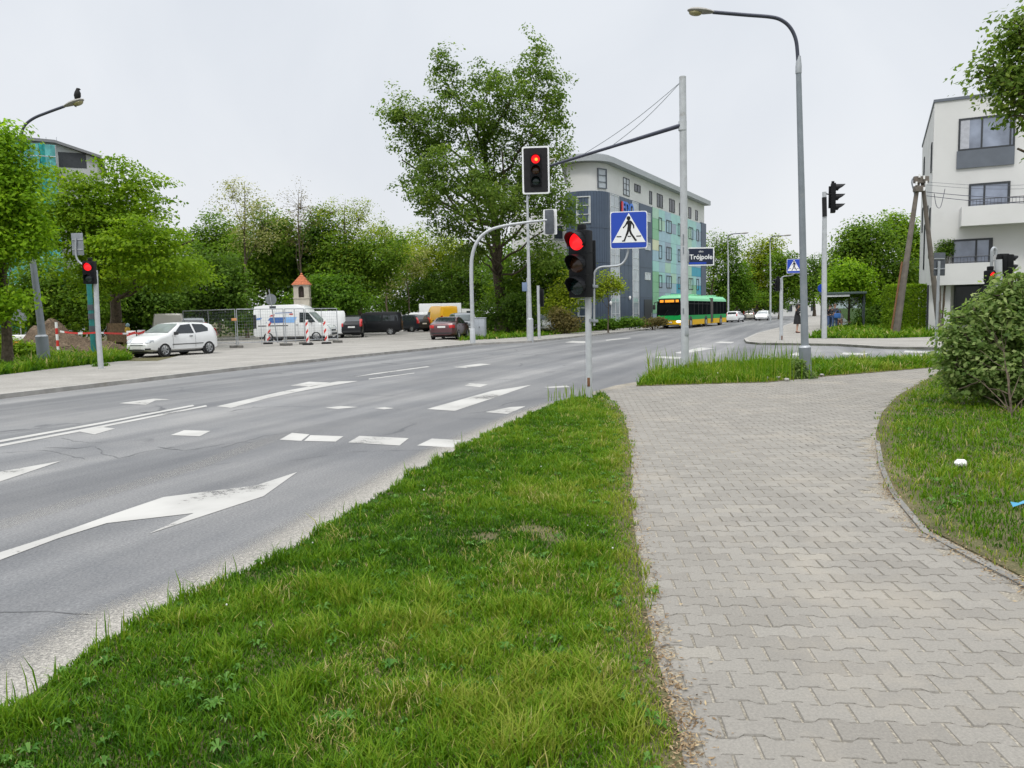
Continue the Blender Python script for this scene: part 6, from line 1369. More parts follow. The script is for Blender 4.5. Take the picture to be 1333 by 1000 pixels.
# ------------------------------------------------------------------ articulated bus
def bus():
    p0 = A(871.5,428,71.6); d = Vector((-.47,-.8826,0)).normalized(); rz = math.atan2(d.y, d.x)
    t = thing('articulated_bus', 'green and yellow articulated bus with orange destination display driving towards the junction', 'bus', (p0.x, p0.y, 0), rz)
    BG = mat('bus_green', (.012,.30,.07), .5, var=.05, spec=.08); BY = mat('bus_yellow', (.72,.42,.008), .5, var=.05, spec=.08); BL = mat('bus_roof_pale_green', (.20,.50,.29), .55, var=.06, spec=.08); BGL = mat('bus_glass', (.010,.012,.013), .5, var=.4, scale=.8, spec=.0)
    W = 1.275
    def sect(x0, x1, front=False, rear=False):
        n = []
        def shell(nm, z0, z1, m, w0=W, w1=W, dx0=0, dx1=0):
            xa, xb = x0, x1; mb = MB()
            pl = [(xa, -w0), (xb-.18, -w0), (xb, -w0+.22), (xb, w0-.22), (xb-.18, w0), (xa, w0)]; pt = [(xa, -w1), (xb-.18-dx1, -w1), (xb-dx1, -w1+.22), (xb-dx1, w1-.22), (xb-.18-dx1, w1), (xa, w1)]
            k = len(pl); V = [(x, y, z0) for x, y in pl] + [(x, y, z1) for x, y in pt]
            F = [tuple(reversed(range(k))), tuple(range(k, 2*k))] + [(i, (i+1)%k, k+(i+1)%k, k+i) for i in range(k)]
            return mb.add(V, F).build(nm, m, t, smooth=False)
        shell('skirt', .30, .80, BY); shell('lower_side', .80, 1.22, BG); shell('window_band', 1.22, 2.58, BGL, W, W-.03, 0, .06 if front else 0); shell('roof_edge', 2.58, 2.82, BL, W-.02, W-.10, 0, .10); shell('roof', 2.82, 3.10, BL, W-.10, W-.42, 0, .35)
    sect(-10.6, 0., front=True); sect(-17.9, -11.8)
    # front: green mask sweeping up at the sides, lit display, wipers, lamps
    MB().prism([(-1.06,.80),(1.06,.80),(1.06,1.30),(.6,1.12),(0,1.05),(-.6,1.12),(-1.06,1.30)], (.002,0,0), (0,1,0), (0,0,1), (1,0,0), 0, .03).build('front_mask', BG, t)
    MB().rbox((-.02,0,2.57), (.10,2.05,.36), .03).build('display_housing', M['blackm'], t)
    AMB = mat('lit_orange_display', (.5,.2,.02), .4, emit=(1,.33,.02), estr=.9)
    for (y, w_) in ((-.72,.34),(.02,.86),(.74,.28)): MB().rbox((.034,y,2.56), (.012,w_,.22), .005).build('display', AMB, t)
    for s_ in (-1,1):
        MB().ball((.0,s_*.86,.66), (.07,.24,.12), 12, 8).build('headlight', M['headlit'], t)
        MB().tube([(.0,s_*1.05,2.55),(.32,s_*1.30,2.45),(.36,s_*1.34,2.2)], .035, 8).build('mirror_arm', M['trim'], t)
        MB().rbox((.36,s_*1.35,2.02), (.12,.24,.44), .04).build('mirror', M['trim'], t)
    MB().rbox((.03,0,.58), (.02,.52,.12), .004).build('number_plate', M['plate'], t)
    MB().box((-.02,0,.34), (.06,1.9,.12)).build('front_bumper', M['trim'], t)
    for x, y in ((.03,-.5),(.03,.45)): MB().tube([(x,y,1.16),(x-.02,y+.35,1.75)], .012, 5).build('wiper', M['trim'], t)
    # bellows
    mb = MB()
    for k in range(9):
        x = -10.6-.13*k; w_ = W-.03-(.05 if k % 2 else 0); mb.box((x-.065,0,1.68), (.122,2*w_,2.5-(.08 if k % 2 else 0)))
    mb.build('bellows', mat('bellows_rubber', (.11,.10,.095), .9, var=.2), t, smooth=False)
    # wheels, arches, doors, window pillars
    for s_ in (-1,1):
        for x in (-2.7,-8.6,-15.2):
            MB().cyl((x,s_*(W-.02),.52),(x,s_*(W+.006),.52),.62,.62,26).build('wheel_arch', M['trim'], t)
            w_ = thing('wheel', None, None, (x, s_*(W-.14), .48)); w_.parent = t; MB().cyl((0,-.15*s_,0),(0,.155*s_,0),.48,.46,24).build('tyre', M['tyre'], w_); MB().cyl((0,.155*s_,0),(0,.17*s_,0),.27,.25,18).build('rim', M['rim'], w_)
        for x in (-1.5,-4.0,-5.6,-7.2,-9.0,-13.4,-14.9,-16.4): MB().box((x,s_*(W-.012),1.9), (.05,.03,1.30)).build('window_pillar', M['trim'], t)
        MB().box((-5.3,s_*(W-.008),2.30), (9.8,.02,.035)).build('window_rail', M['trim'], t)
    for x in (-3.5,-6.5,-14.5): MB().rbox((x,0,3.16), (1.6,1.5,.2), .06).build('roof_unit', BL, t)
    MB().rbox((-17.6,0,2.2), (.2,2.3,1.0), .05).build('rear_panel', M['trim'], t)
bus()
# ------------------------------------------------------------------ buildings
M['render_white'] = mat('white_render', (.60,.60,.59), .9, var=.05, scale=.5, bump=.15, bscale=40, dirt=(.53,.525,.51), dscale=.35)
M['render_warm'] = mat('light_render', (.58,.565,.53), .9, var=.06, scale=.6, dirt=(.50,.48,.44), dscale=.4)
M['frame_dark'] = mat('anthracite_frame', (.028,.032,.038), .5, var=.15)
M['panel_grey'] = mat('grey_spandrel', (.105,.12,.145), .5, var=.08, scale=2)
M['pane'] = mat('window_pane', (.22,.25,.32), .06, var=.35, scale=.9, spec=.8)
M['pane_dark'] = mat('dark_window_pane', (.035,.042,.05), .1, var=.4, scale=.7, spec=.3)
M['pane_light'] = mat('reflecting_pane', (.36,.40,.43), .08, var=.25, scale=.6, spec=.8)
M['curtain'] = mat('curtain', (.40,.41,.45), .8, var=.12, scale=6)
class Wall:
    """vertical wall plane: origin o (ground), unit direction u along it, outward normal n"""
    def __init__(s, o, u, n): s.o, s.u, s.n, s.v = Vector(o), Vector(u).normalized(), Vector(n).normalized(), Vector((0,0,1))
    def uz(s, px, py): q = hit(px, py, s.o, s.n) - s.o; return q.dot(s.u), q.z
    def P(s, a, z, d=0.): return s.o + s.u*a + s.v*z + s.n*d
    def slab(s, mb, u0, u1, z0, z1, d0, d1, mi=0):
        V = [s.P(a, z, d) for d in (d0, d1) for a, z in ((u0,z0),(u1,z0),(u1,z1),(u0,z1))]
        return mb.add(V, [(3,2,1,0),(4,5,6,7),(0,1,5,4),(1,2,6,5),(2,3,7,6),(3,0,4,7)], mi)
def window(Wl, root, u0, u1, z0, z1, fr=.06, mull=(), rails=(), pane=None, frame=None, proud=.03, sill=False, name='window'):
    org = root.location; mb = MB(org); f = fr
    for (a, b, c, d) in ((u0,u1,z1-f,z1),(u0,u1,z0,z0+f),(u0,u0+f,z0+f,z1-f),(u1-f,u1,z0+f,z1-f)): Wl.slab(mb, a, b, c, d, -.02, proud)
    for m_ in mull: x = u0+(u1-u0)*m_; Wl.slab(mb, x-f*.45, x+f*.45, z0+f, z1-f, -.02, proud*.95)
    for r_ in rails: z = z0+(z1-z0)*r_; Wl.slab(mb, u0+f, u1-f, z-f*.35, z+f*.35, -.02, proud*.8)
    w_ = MB(org); o = mb.build(name, frame or M['frame_dark'], root, smooth=False)
    Wl.slab(w_, u0+f*.5, u1-f*.5, z0+f*.5, z1-f*.5, -.02, proud*.35); w_.build('pane', pane or M['pane'], o, smooth=False)
    if sill: q = MB(org); Wl.slab(q, u0-.05, u1+.05, z0-.05, z0-.002, 0, .10); q.build('sill', M['frame_dark'], o, smooth=False)
    return o
# ---- clad office building in the middle distance
def office():
    P1 = A(794,405,71.5); P2 = A(918,404,100.5); P1.z = P2.z = .1
    u = (P2-P1).normalized(); n = Vector((u.y, -u.x, 0)); L = (P2-P1).length
    t = thing('office_building', 'office building with rounded dark blue corner, coloured panels and white top storey', 'building', (P1.x, P1.y, .1)); org = t.location
    Wl = Wall(P1, u, n); R0 = 2.3; C = P1 - n*R0
    NAVY = mat('dark_blue_cladding', (.072,.098,.145), .5, .2, var=.10, scale=.8, dirt=(.085,.11,.155), dscale=.6)
    NAVYL = mat('cladding_seam', (.045,.06,.09), .5, .2, var=.1)
    ROOFG = mat('grey_roof_edge', (.36,.38,.40), .6, .2, var=.08)
    zd = Wl.uz(794,249.5)[1]; zr = Wl.uz(794,213)[1]; uz = Wl.uz
    D = 14.0; su = -n; AE = R(118)      # side wall runs away from the street
    def outline(off):
        o = [P1 + u*(L+off) + n*off - n*(D+2*off), P1 + u*(L+off) + n*off]
        for k in range(17): a = AE*k/16; o.append(C + (n*math.cos(a) - u*math.sin(a))*(R0+off))
        o.append(o[-1] + Vector((.11,1,0))*12); return [(p.x, p.y) for p in o]
    def vol(nm, off, z0, z1, m): return MB(org).slab(outline(off), z0, z1).build(nm, m, t, angle=30)
    vol('wall', 0., .0, zd, NAVY)
    vol('top_storey', -.12, zd, zr, M['render_white'])
    vol('roof_edge', .55, zr+.02, zr+.55, ROOFG); vol('roof', .1, zr+.55, zr+.75, ROOFG)
    mb = MB(org); vol_ = [(P1+u*a-n*4, s) for a, s in ((4,1.0),(9,1.3),(16,.9),(24,1.2))]
    for p, s in vol_: MB(org).rbox((p.x,p.y,zr+.75+s*.5), (s*1.3,s*1.1,s), .05).build('roof_vent', ROOFG, t)
    # cladding seams: horizontal joints round the curve, vertical ribs
    mb = MB(org)
    for z in (3.1,6.2,9.3):
        ring = outline(.008)[1:-1]
        for a, b in zip(ring[:-1], ring[1:]): mb.tube([(a[0],a[1],z),(b[0],b[1],z)], .018, 4)
    for k in range(1,13):
        a = math.pi/2*k/13; p = C + (n*math.cos(a)-u*math.sin(a))*(R0+.004); mb.tube([(p.x,p.y,.1),(p.x,p.y,zd-.05)], .012, 4)
    for k in range(8): q = Wl.P(.6+k*1.1, 0, .004); mb.tube([q, q+Vector((0,0,zd-.1))], .010, 4)
    mb.build('cladding_joints', NAVYL, t)
    U = lambda px, y=330: uz(px, y)[0]
    # tall glazed strips
    WF = mat('white_window_bar', (.55,.57,.58), .5)
    for (xa, xb, ya, yb) in ((794.5,806,252,406), (823,831,262,407)):
        u0, u1 = U(xa), U(xb); z1 = uz(xa, ya)[1]; k = 11
        o = window(Wl, t, u0, u1, .3, min(z1, zd-.15), .07, (.5,) if xa < 800 else (), [j/k for j in range(1,k)], M['pane_light'], WF, .06)
    # small windows and door of the dark part
    for (ya, yb) in ((277,288.5),(316,325.5),(355,364.5)):
        u0, u1 = U(839.5,(ya+yb)/2), U(846.5,(ya+yb)/2); z1, z0 = uz(843,ya)[1], uz(843,yb)[1]; window(Wl, t, u0, u1, z0, z1, .08, (.55,), (), M['pane_light'], WF, .05)
    u0, u1 = U(838), U(848.5); q = MB(org); Wl.slab(q, u0, u1, .1, uz(843,390)[1], -.02, .05); dr = q.build('door', M['frame_dark'], t, smooth=False); q = MB(org); Wl.slab(q, u1-.35, u1-.28, 1.0, 1.4, .05, .10); q.build('handle', M['galv'], dr)
    for px, py in ((819,388),(792,395)):
        a, z = uz(px, py); MB(org).ball(Wl.P(max(a,-.0), z, .08), (.12,.12,.2), 10, 8).build('wall_lamp', M['white'], t)
    # logo letters
    LB_ = mat('logo_blue', (.03,.16,.62), .4); LR = mat('logo_red', (.6,.02,.03), .4)
    a0, z0 = uz(808,277); a1, z1 = uz(808,262); q = MB(org); Wl.slab(q, U(808,270), U(810,270), z0, z1, .05, .12); lg = q.build('logo', LR, t, smooth=False)
    text_mesh('EDO', 1.5, lg, org, Wl.P((U(810.5,270)+U(823,270))/2, (z0+z1)/2, .06), u, Vector((0,0,1)), n, LB_, bold=.03, depth=.04, xs=1.0)
    # coloured panel field
    PC = {k: mat('panel_'+nm, c, .45, var=.06, scale=1.2) for k, nm, c in (('g','green',(.20,.44,.25)),('m','mint',(.36,.55,.43)),('y','cream_yellow',(.60,.62,.42)),('b','pale_blue',(.30,.45,.53)),('s','steel_blue',(.27,.34,.42)),('t','turquoise',(.025,.30,.42)),('a','aqua',(.30,.55,.52)))}
    ua, ub = U(849.2), U(912); ztp = uz(849.2,269.5)[1]; nc = 9
    cw = (ub-ua)/nc
    pat = ["mabaabaab","gmbsabmbs","gbbaabmab","ybsabymma","bbsabmmsb","abmabbmtt","gabmbamab","gssbtamgt","gsatbgmyg","gsstbsytg","sgbtssbgs"]
    nr = len(pat); rh = (ztp-.2)/nr
    for i, row in enumerate(pat):
        for j, ch in enumerate(row):
            if i > 8 and j > 9: continue
            q = MB(org); z1 = ztp-i*rh; Wl.slab(q, ua+j*cw+.012, ua+(j+1)*cw-.012, z1-rh+.012, z1-.012, -.02, .045); q.build('facade_panel', PC[ch], t, smooth=False)
    q = MB(org); Wl.slab(q, U(912)+.02, L+.06, 0, ztp+.15, -.3, .10); q.build('end_fin', NAVY, t, smooth=False)
    for (ya, yb) in ((287,304),(321.7,339),(359,375.5)):
        zz1, zz0 = uz(870,ya)[1], uz(870,yb)[1]
        for xa, xb in ((857,861),(867,873.5),(882,887),(896,901.5),(906,909)):
            window(Wl, t, U(xa), U(xb), zz0, zz1, .09, (.5,) if xb-xa > 4.5 else (), (), M['pane_dark'], M['frame_dark'], .09)
    W2 = Wall(P1 - n*.12, u, n); uz2 = W2.uz
    # top storey: tall pale windows at the curve, darker ones further on
    for (xa, xb, ya, yb, lt) in ((811,819,232,255,1),(825.5,833.5,240.5,250.5,0),(845,848.5,249,266,0),(855,862.5,253,270.5,0),(871,878,259.5,276.5,0),(884,888,265,281,0),(896,899.5,270,284.5,0),(905,908,274,287,0)):
        w0, w1 = uz2(xa,(ya+yb)/2)[0], uz2(xb,(ya+yb)/2)[0]; zz1, zz0 = uz2((xa+xb)/2,ya)[1], uz2((xa+xb)/2,yb)[1]
        window(W2, t, w0, w1, max(zz0, zd+.05), zz1, .08, (.5,) if xb-xa > 6 else (), (.33,.66) if lt else (), M['pane_light'] if lt else M['pane_dark'], M['frame_dark'], .05)
    # window bays following the curve (as short chords)
    for a0, a1, ztop_, zbot, nm in ((.10,.42,zr-.5,zd+.25,'curve_window'),):
        A0 = math.pi/2*a0; A1 = math.pi/2*a1; p0 = C+(n*math.cos(A0)-u*math.sin(A0))*(R0-.10); p1 = C+(n*math.cos(A1)-u*math.sin(A1))*(R0-.10)
        uu = (p0-p1).normalized(); W3 = Wall(Vector((p1.x,p1.y,.1)), uu, Vector((uu.y,-uu.x,0))); window(W3, t, 0, (p0-p1).length, zbot-.1, ztop_-.1, .07, (), (.33,.66), M['pane_light'], M['panel_grey'], .14)
    for z0, z1 in ((9.6,12.0),(5.6,8.4),(1.2,3.6)):
        A0 = math.pi/2*.62; A1 = math.pi/2*.98; p0 = C+(n*math.cos(A0)-u*math.sin(A0))*R0; p1 = C+(n*math.cos(A1)-u*math.sin(A1))*R0
        uu = (p0-p1).normalized(); W3 = Wall(Vector((p1.x,p1.y,.1)), uu, Vector((uu.y,-uu.x,0))); window(W3, t, 0, (p0-p1).length, z0, z1, .09, (), (.33,.66), M['pane_light'], WF, .14)
office()
# ---- white apartment building on the right
def apartments():
    c0 = A(1208.5,432,43.); c0.z = .1
    u = Vector((.90,-.43,0)).normalized(); n = Vector((u.y,-u.x,0)); L = 16.
    t = thing('apartment_building', 'white rendered apartment building with balconies behind the shrub on the right', 'building', (c0.x, c0.y, .1)); org = t.location
    Wl = Wall(c0, u, n); zt = Wl.uz(1211,133)[1]; zo = Wl.uz(1209,371)[1]; D = 13.
    RW = M['render_white']
    def blk(nm, a0, a1, d0, d1, z0, z1, m):
        q = MB(org); Wl.slab(q, a0, a1, z0, z1, -d1, -d0); return q.build(nm, m, t, smooth=False)
    blk('wall', 0, L, 0, D, zo, zt-.06, RW); blk('roof_edge', -.05, L+.05, -.06, D+.05, zt-.06, zt+.09, M['panel_grey'])
    blk('ground_floor', 0, L, 1.9, D-.02, 0, zo, M['render_warm']); 
    u1 = Wl.uz(1237,400)[0]; blk('corner_column', .0, u1, .02, 1.2, 0, zo-.002, RW); blk('downpipe', -.10, -.01, .3, .42, 0, zo, M['frame_dark'])
    WG_ = Wall(c0 - n*1.9, u, n)
    window(WG_, t, u1+.3, u1+5.5, .4, 2.75, .09, (.25,.5,.75), (), M['pane_dark'], M['frame_dark'], .05, name='shop_window')
    RED = mat('red_poster', (.36,.03,.03), .5); q = MB(org); WG_.slab(q, u1+2.0, u1+3.7, 1.75, 2.45, .0, .06); q.build('red_banner', RED, t, smooth=False)
    # top floor window with grey spandrel
    uz = Wl.uz
    w0, w1 = uz(1247.5,176)[0], uz(1247.5,176)[0]+2.6; z1 = uz(1250,155)[1]; z0 = uz(1250,197)[1]; zs = uz(1250,220)[1]
    window(Wl, t, w0, w1, z0, z1, .09, (.42,.92), (), M['pane'], M['frame_dark'], .05); q = MB(org); Wl.slab(q, w0+.10, w0+.52, z0+.1, z1-.1, .02, .028); q.build('curtain', M['curtain'], t)
    q = MB(org); Wl.slab(q, w0-.05, w1+.0, zs, z0-.01, -.02, .10); q.build('spandrel', M['panel_grey'], t, smooth=False)
    # third floor window with balcony
    w0, w1 = uz(1261,252)[0], uz(1315,250)[0]; z1 = uz(1285,238)[1]; z0 = uz(1285,272)[1]; window(Wl, t, w0, w1, z0, z1, .10, (.38,.96), (), M['pane'], M['frame_dark'], .05)
    b0 = uz(1256,283)[0]; zb1 = uz(1258,270)[1]+.0; zb0 = uz(1258,299)[1]
    def balcony(a0, a1, z0, z1, dep, rail0, rail1):
        q = MB(org); Wl.slab(q, a0, a1, z0, z1, dep-.14, dep); Wl.slab(q, a0, a0+.14, z0, z1, 0, dep-.14); Wl.slab(q, a1-.14, a1, z0, z1, 0, dep-.14); Wl.slab(q, a0+.14, a1-.14, z0, z0+.18, 0, dep-.14); b_ = q.build('balcony', RW, t, smooth=False)
        q = MB(org); h = .34
        for zz in (z1+h, z1+.06): q.tube([Wl.P(rail0, zz, dep-.07), Wl.P(rail1, zz, dep-.07)], .022, 6)
        for k in range(int((rail1-rail0)/.16)+1): p = Wl.P(rail0+k*.16, z1, dep-.07); q.tube([p, p+Vector((0,0,h))], .011, 4)
        q.build('railing', M['frame_dark'], b_)
    balcony(b0-.25, b0+7.0, zb0+.1, zb1-.08, 1.15, b0+.1, b0+6.8)
    # second floor window and long parapet
    w0, w1 = uz(1239,328)[0], uz(1292,326)[0]; z1 = uz(1265,311)[1]; z0 = uz(1265,347)[1]; window(Wl, t, w0, w1, z0, z1, .10, (.60,.93), (), M['pane'], M['frame_dark'], .05)
    b0 = .02; zb1 = uz(1212,345)[1]; balcony(b0, uz(1322,350)[0], zo-.05, zb1, .55, uz(1236,345)[0], uz(1292,345)[0])
    # left flank: slim windows, lower rear wing
    Fl = Wall(c0, -n, -u)      # runs back from the corner, faces left
    for a0, a1, z0, z1 in ((.9,1.6,9.0,10.6),(.8,1.5,4.2,7.0),(3.2,4.0,5.8,7.4),(6.2,7.0,3.8,6.6),(9.5,10.3,6.4,8.0),(9.,9.8,9.4,11.2)):
        window(Fl, t, a0, a1, z0, z1, .07, (), (), M['pane_dark'], M['frame_dark'], .05)
    q = MB(org); Fl.slab(q, D+.0, D+9, 0, 8.6, -9.0, -.9); q.build('rear_wing', RW, t, smooth=False)
    Fw = Wall(c0 + u*.9, -n, -u)
    for a0 in (D+1.2, D+4.5): window(Fw, t, a0, a0+1.1, 4.6, 6.6, .07, (), (), M['pane_dark'], M['frame_dark'], .05)
    q = MB(org); q.tube([Wl.P(2.4, zt, -3.), Wl.P(2.4, zt+2.4, -3.)], .02, 5); q.build('antenna', M['galv'], t)
apartments()
# ---- building under green netting on the far left
def netted():
    p0 = A(5,300,88); p1 = A(132,300,92); o = Vector((p0.x, p0.y, .1)); e = Vector((p1.x, p1.y, .1)); u = (e-o).normalized(); n = Vector((u.y,-u.x,0)); L = (e-o).length
    t = thing('scaffolded_building', 'grey building under renovation behind scaffolding and turquoise netting at far left', 'building', o); org = t.location; Wl = Wall(o, u, n)
    zt = Wl.uz(30,183)[1]; ze = Wl.uz(128,206)[1]; zk = Wl.uz(72,187)[1]; uk = Wl.uz(72,187)[0]
    poly = [(-14,0),(L,0),(L,ze),(uk,zk),(-14,zt+.6)]
    CONC = mat('bare_concrete', (.42,.43,.43), .9, var=.12, scale=.6)
    MB(org).prism(poly, o, u, (0,0,1), n, -12, 0).build('wall', CONC, t, smooth=False)
    q = MB(org)
    ro = [(-14,zt+.6),(uk,zk),(L+.5,ze-.05),(L+.5,ze+.25),(uk,zk+.32),(-14,zt+.92)]; MB(org).prism(ro, o, u, (0,0,1), n, -12.4, .5).build('roof_edge', ROOFT, t, smooth=False)
    a0, a1 = Wl.uz(76,205)[0], Wl.uz(112,205)[0]; z1 = Wl.uz(78,198)[1]; q = MB(org); Wl.slab(q, a0, a1, z1-1.7, z1, -.02, .03); q.build('opening', M['frame_dark'], t, smooth=False)
    # netting panels with folds on a scaffold frame
    def netp(a0, a1, z0, z1, d, mt, nm='netting'):
        V = []; F = []; nu = max(4, int((a1-a0)/.35)); 
        for i in range(nu+1):
            for j in range(7):
                V.append(Wl.P(a0+(a1-a0)*i/nu, z0+(z1-z0)*j/6, d+.10*math.sin(i*1.9+j*.8)+.06*math.sin(i*.7)))
        F = [(i*7+j, (i+1)*7+j, (i+1)*7+j+1, i*7+j+1) for i in range(nu) for j in range(6)]
        MB(org).add(V, F).build(nm, mt, t)
    net2 = mat('pale_teal_net', (.10,.36,.36), .8, var=.3, scale=2)
    ua, ub, uc = Wl.uz(20,190)[0], Wl.uz(52,190)[0], Wl.uz(60,190)[0]; ud = Wl.uz(74,190)[0]; zA = Wl.uz(40,187.5)[1]
    netp(ua-12, ub, 2, zA-.2, 1.5, net2); netp(ub, uc, 2, zA-.1, 1.35, M['green_net']); netp(uc, ud, 2, Wl.uz(66,192)[1], 1.5, net2)
    sc = MB(org)
    for k in range(12):
        a = ud-k*2.6; sc.tube([Wl.P(a,0,1.7), Wl.P(a,zA-.3+.5*(k%2),1.7)], .05, 5)
    for z in (3,6,9,12,zA-1.6): sc.tube([Wl.P(ua-12,z,1.72), Wl.P(ud,z,1.72)], .05, 5)
    sc.build('scaffold', M['galv'], t)
    mast = MB(org)
    for px in (47,56,70): 
        a, z = Wl.uz(px,185); mast.tube([Wl.P(a,z-.5,-3), Wl.P(a,z+1.2,-3)], .03, 4)
    a0 = Wl.uz(44,178)[0]; a1 = Wl.uz(72,178)[0]; zz = Wl.uz(56,178)[1]; mast.tube([Wl.P(a0,zz,-3), Wl.P(a1,zz-.3,-3)], .025, 4); mast.build('roof_railing', M['galv'], t)
ROOFT = mat('grey_metal_roof', (.20,.205,.215), .6, .2, var=.1)
netted()
# teal sheeting near the ground at the far left
b = A(13,425,62); b.z = .1
t = thing('site_hoarding', 'turquoise sheeted scaffold tower behind the bright tree at far left', 'scaffold', b)
mb = MB(); V = []; nu = 14
for i in range(nu+1):
    for j in range(9): V.append((-1.4+2.8*i/nu, .12*math.sin(i*1.7+j), 1.1+3.0*j/8))
mb.add(V, [(i*9+j, (i+1)*9+j, (i+1)*9+j+1, i*9+j+1) for i in range(nu) for j in range(8)]).build('sheet', M['green_net'], t)
mb = MB(); [mb.tube([(x,.3,0),(x,.3,4.4)], .05, 6) for x in (-1.4,0,1.4)]; [mb.tube([(-1.5,.3,z),(1.5,.3,z)], .05, 6) for z in (1.,2.5,4.2)]; mb.build('scaffold_tubes', M['galv'], t)
# white houses far down the road
def house(label, px, Y, w_, d_, h, roof=1.6, rz=0., mt=None, wins=3, storeys=2):
    b = A(px, 405, Y); t = thing('house', label, 'house', (b.x, b.y, .05), rz); m_ = mt or M['render_white']
    MB().box((0,0,h/2), (w_,d_,h)).build('wall', m_, t, smooth=False)
    if roof: 
        mb = MB(); o_ = .35; mb.add([(-w_/2-o_,-d_/2-o_,h+.01),(w_/2+o_,-d_/2-o_,h+.01),(w_/2+o_,d_/2+o_,h+.01),(-w_/2-o_,d_/2+o_,h+.01),(-w_/2+d_*.35,0,h+roof),(w_/2-d_*.35,0,h+roof)], [(0,1,5,4),(1,2,5),(2,3,4,5),(3,0,4),(3,2,1,0)]); mb.build('roof', ROOFT, t, smooth=False)
    Wf = Wall(Vector((b.x,b.y,.05)) + Matrix.Rotation(rz,3,'Z') @ Vector((-w_/2,-d_/2,0)), Matrix.Rotation(rz,3,'Z') @ Vector((1,0,0)), Matrix.Rotation(rz,3,'Z') @ Vector((0,-1,0)))
    for s_ in range(storeys):
        for k in range(wins):
            x = -w_/2+(k+.5)*w_/wins; z = 1.0+s_*2.8; fr = MB(); fr.box((x,-d_/2-.01,z+.7), (1.2,.08,1.5)); f = fr.build('window', M['white'], t, smooth=False); MB().box((x,-d_/2-.04,z+.7), (1.04,.06,1.34)).build('pane', M['pane_dark'], f, smooth=False)
    return t
house('white blank gabled house at the end of the road beside the grey lamp post', 1052, 175, 6.5, 9, 6.2, 0, R(-8), wins=1, storeys=1)
house('low white building with dark roof behind the oncoming white saloon', 1015, 168, 9, 8, 2.6, 1.8, R(-6), wins=4, storeys=1)
house('pale flat roofed block partly hidden by the far roadside trees', 945, 170, 12, 9, 8.5, .0, R(10), M['render_warm'], 5, 3)
house('white house wall showing behind the leafy crown left of the office', 716, 86, 5, 8, 12.5, .0, R(28), None, 2, 4)
# ---- bus shelter
b = A(1096,425.5,55.5); b.z = .1
t = thing('bus_shelter', 'dark framed glass bus shelter with flat roof at the corner', 'bus shelter', b, R(-22))
FR = mat('shelter_frame', (.035,.05,.05), .5, .2, var=.15)
mb = MB(); L_, D_, H_ = 2.8, 1.4, 2.45
for x in (-L_/2, L_/2):
    for y in (-D_/2, D_/2): MB().box((x,y,H_/2), (.09,.09,H_)).build('post', FR, t)
MB().rbox((0,-.05,H_+.09), (L_+.3,D_+.5,.16), .04).build('roof', mat('shelter_roof', (.06,.09,.085), .5, var=.15), t); 
SG = bpy.data.materials.new('shelter_glass'); SG.use_nodes = True; N = SG.node_tree.nodes; Lk = SG.node_tree.links; N.clear(); out = N.new('ShaderNodeOutputMaterial'); g = N.new('ShaderNodeBsdfGlossy'); g.inputs['Roughness'].default_value = .05; tr = N.new('ShaderNodeBsdfTransparent'); tr.inputs['Color'].default_value = (.62,.68,.68,1); mx = N.new('ShaderNodeMixShader'); fz = N.new('ShaderNodeFresnel'); fz.inputs['IOR'].default_value = 1.5
Lk.new(fz.outputs[0], mx.inputs[0]); Lk.new(tr.outputs[0], mx.inputs[1]); Lk.new(g.outputs[0], mx.inputs[2]); Lk.new(mx.outputs[0], out.inputs[0])
MB().box((0,D_/2,1.25), (L_-.1,.012,2.0)).build('rear_pane', SG, t); MB().box((-L_/2,0,1.25), (.012,D_-.1,2.0)).build('side_pane', SG, t)
MB().rbox((L_/2,0,1.2), (.14,D_-.05,2.2), .03).build('advert_case', FR, t); MB().box((L_/2-.078,0,1.3), (.012,D_-.35,1.7)).build('poster', mat('dark_poster', (.05,.06,.075), .3, var=.5, scale=2), t)
mb = MB(); mb.rbox((-.2,.40,.47), (1.7,.36,.05), .015); mb.build('bench_seat', WOODB, t); [MB().box((x,.42,.23), (.05,.25,.45)).build('bench_leg', FR, t) for x in (-.9,.5)]
MB().rbox((-.3,-D_/2-.2,H_-.08), (1.5,.03,.14), .01).build('stop_name_plate', M['signwhite'], t)
b = A(1070.5,428,54); b.z = .1; t = thing('bus_stop_sign', 'small blue round sign left of the bus shelter', 'road sign', b); MB().tube([(0,0,0),(0,0,3.2)], .04, 8).build('post', M['galv'], t); MB().cyl((-.1,-.05,2.9),(-.1,-.07,2.9),.3,.3,20).build('sign_plate', M['signblue'], t)
# ------------------------------------------------------------------ people
def skin_mesh(V, E, Rd, name, mt, parent, sub=2, root=0):
    me = bpy.data.meshes.new(name); me.from_pydata(V, E, []); o = bpy.data.objects.new(name, me); COL.objects.link(o)
    md = o.modifiers.new('skin', 'SKIN'); md.use_smooth_shade = True; o.modifiers.new('sub', 'SUBSURF').levels = sub; o.modifiers['sub'].render_levels = sub
    sv = me.skin_vertices[0].data
    for i, r in enumerate(Rd): rr = r if isinstance(r, tuple) else (r, r); sv[i].radius = rr; sv[i].use_root = (i == root)
    dg = bpy.context.evaluated_depsgraph_get(); m2 = bpy.data.meshes.new_from_object(o.evaluated_get(dg)); bpy.data.objects.remove(o)
    m2.materials.clear(); m2.materials.append(mt); m2.polygons.foreach_set('use_smooth', [True]*len(m2.polygons))
    o = bpy.data.objects.new(name, m2); COL.objects.link(o); o.parent = parent; return o
SKIN = mat('skin', (.46,.27,.19), .6, var=.06)
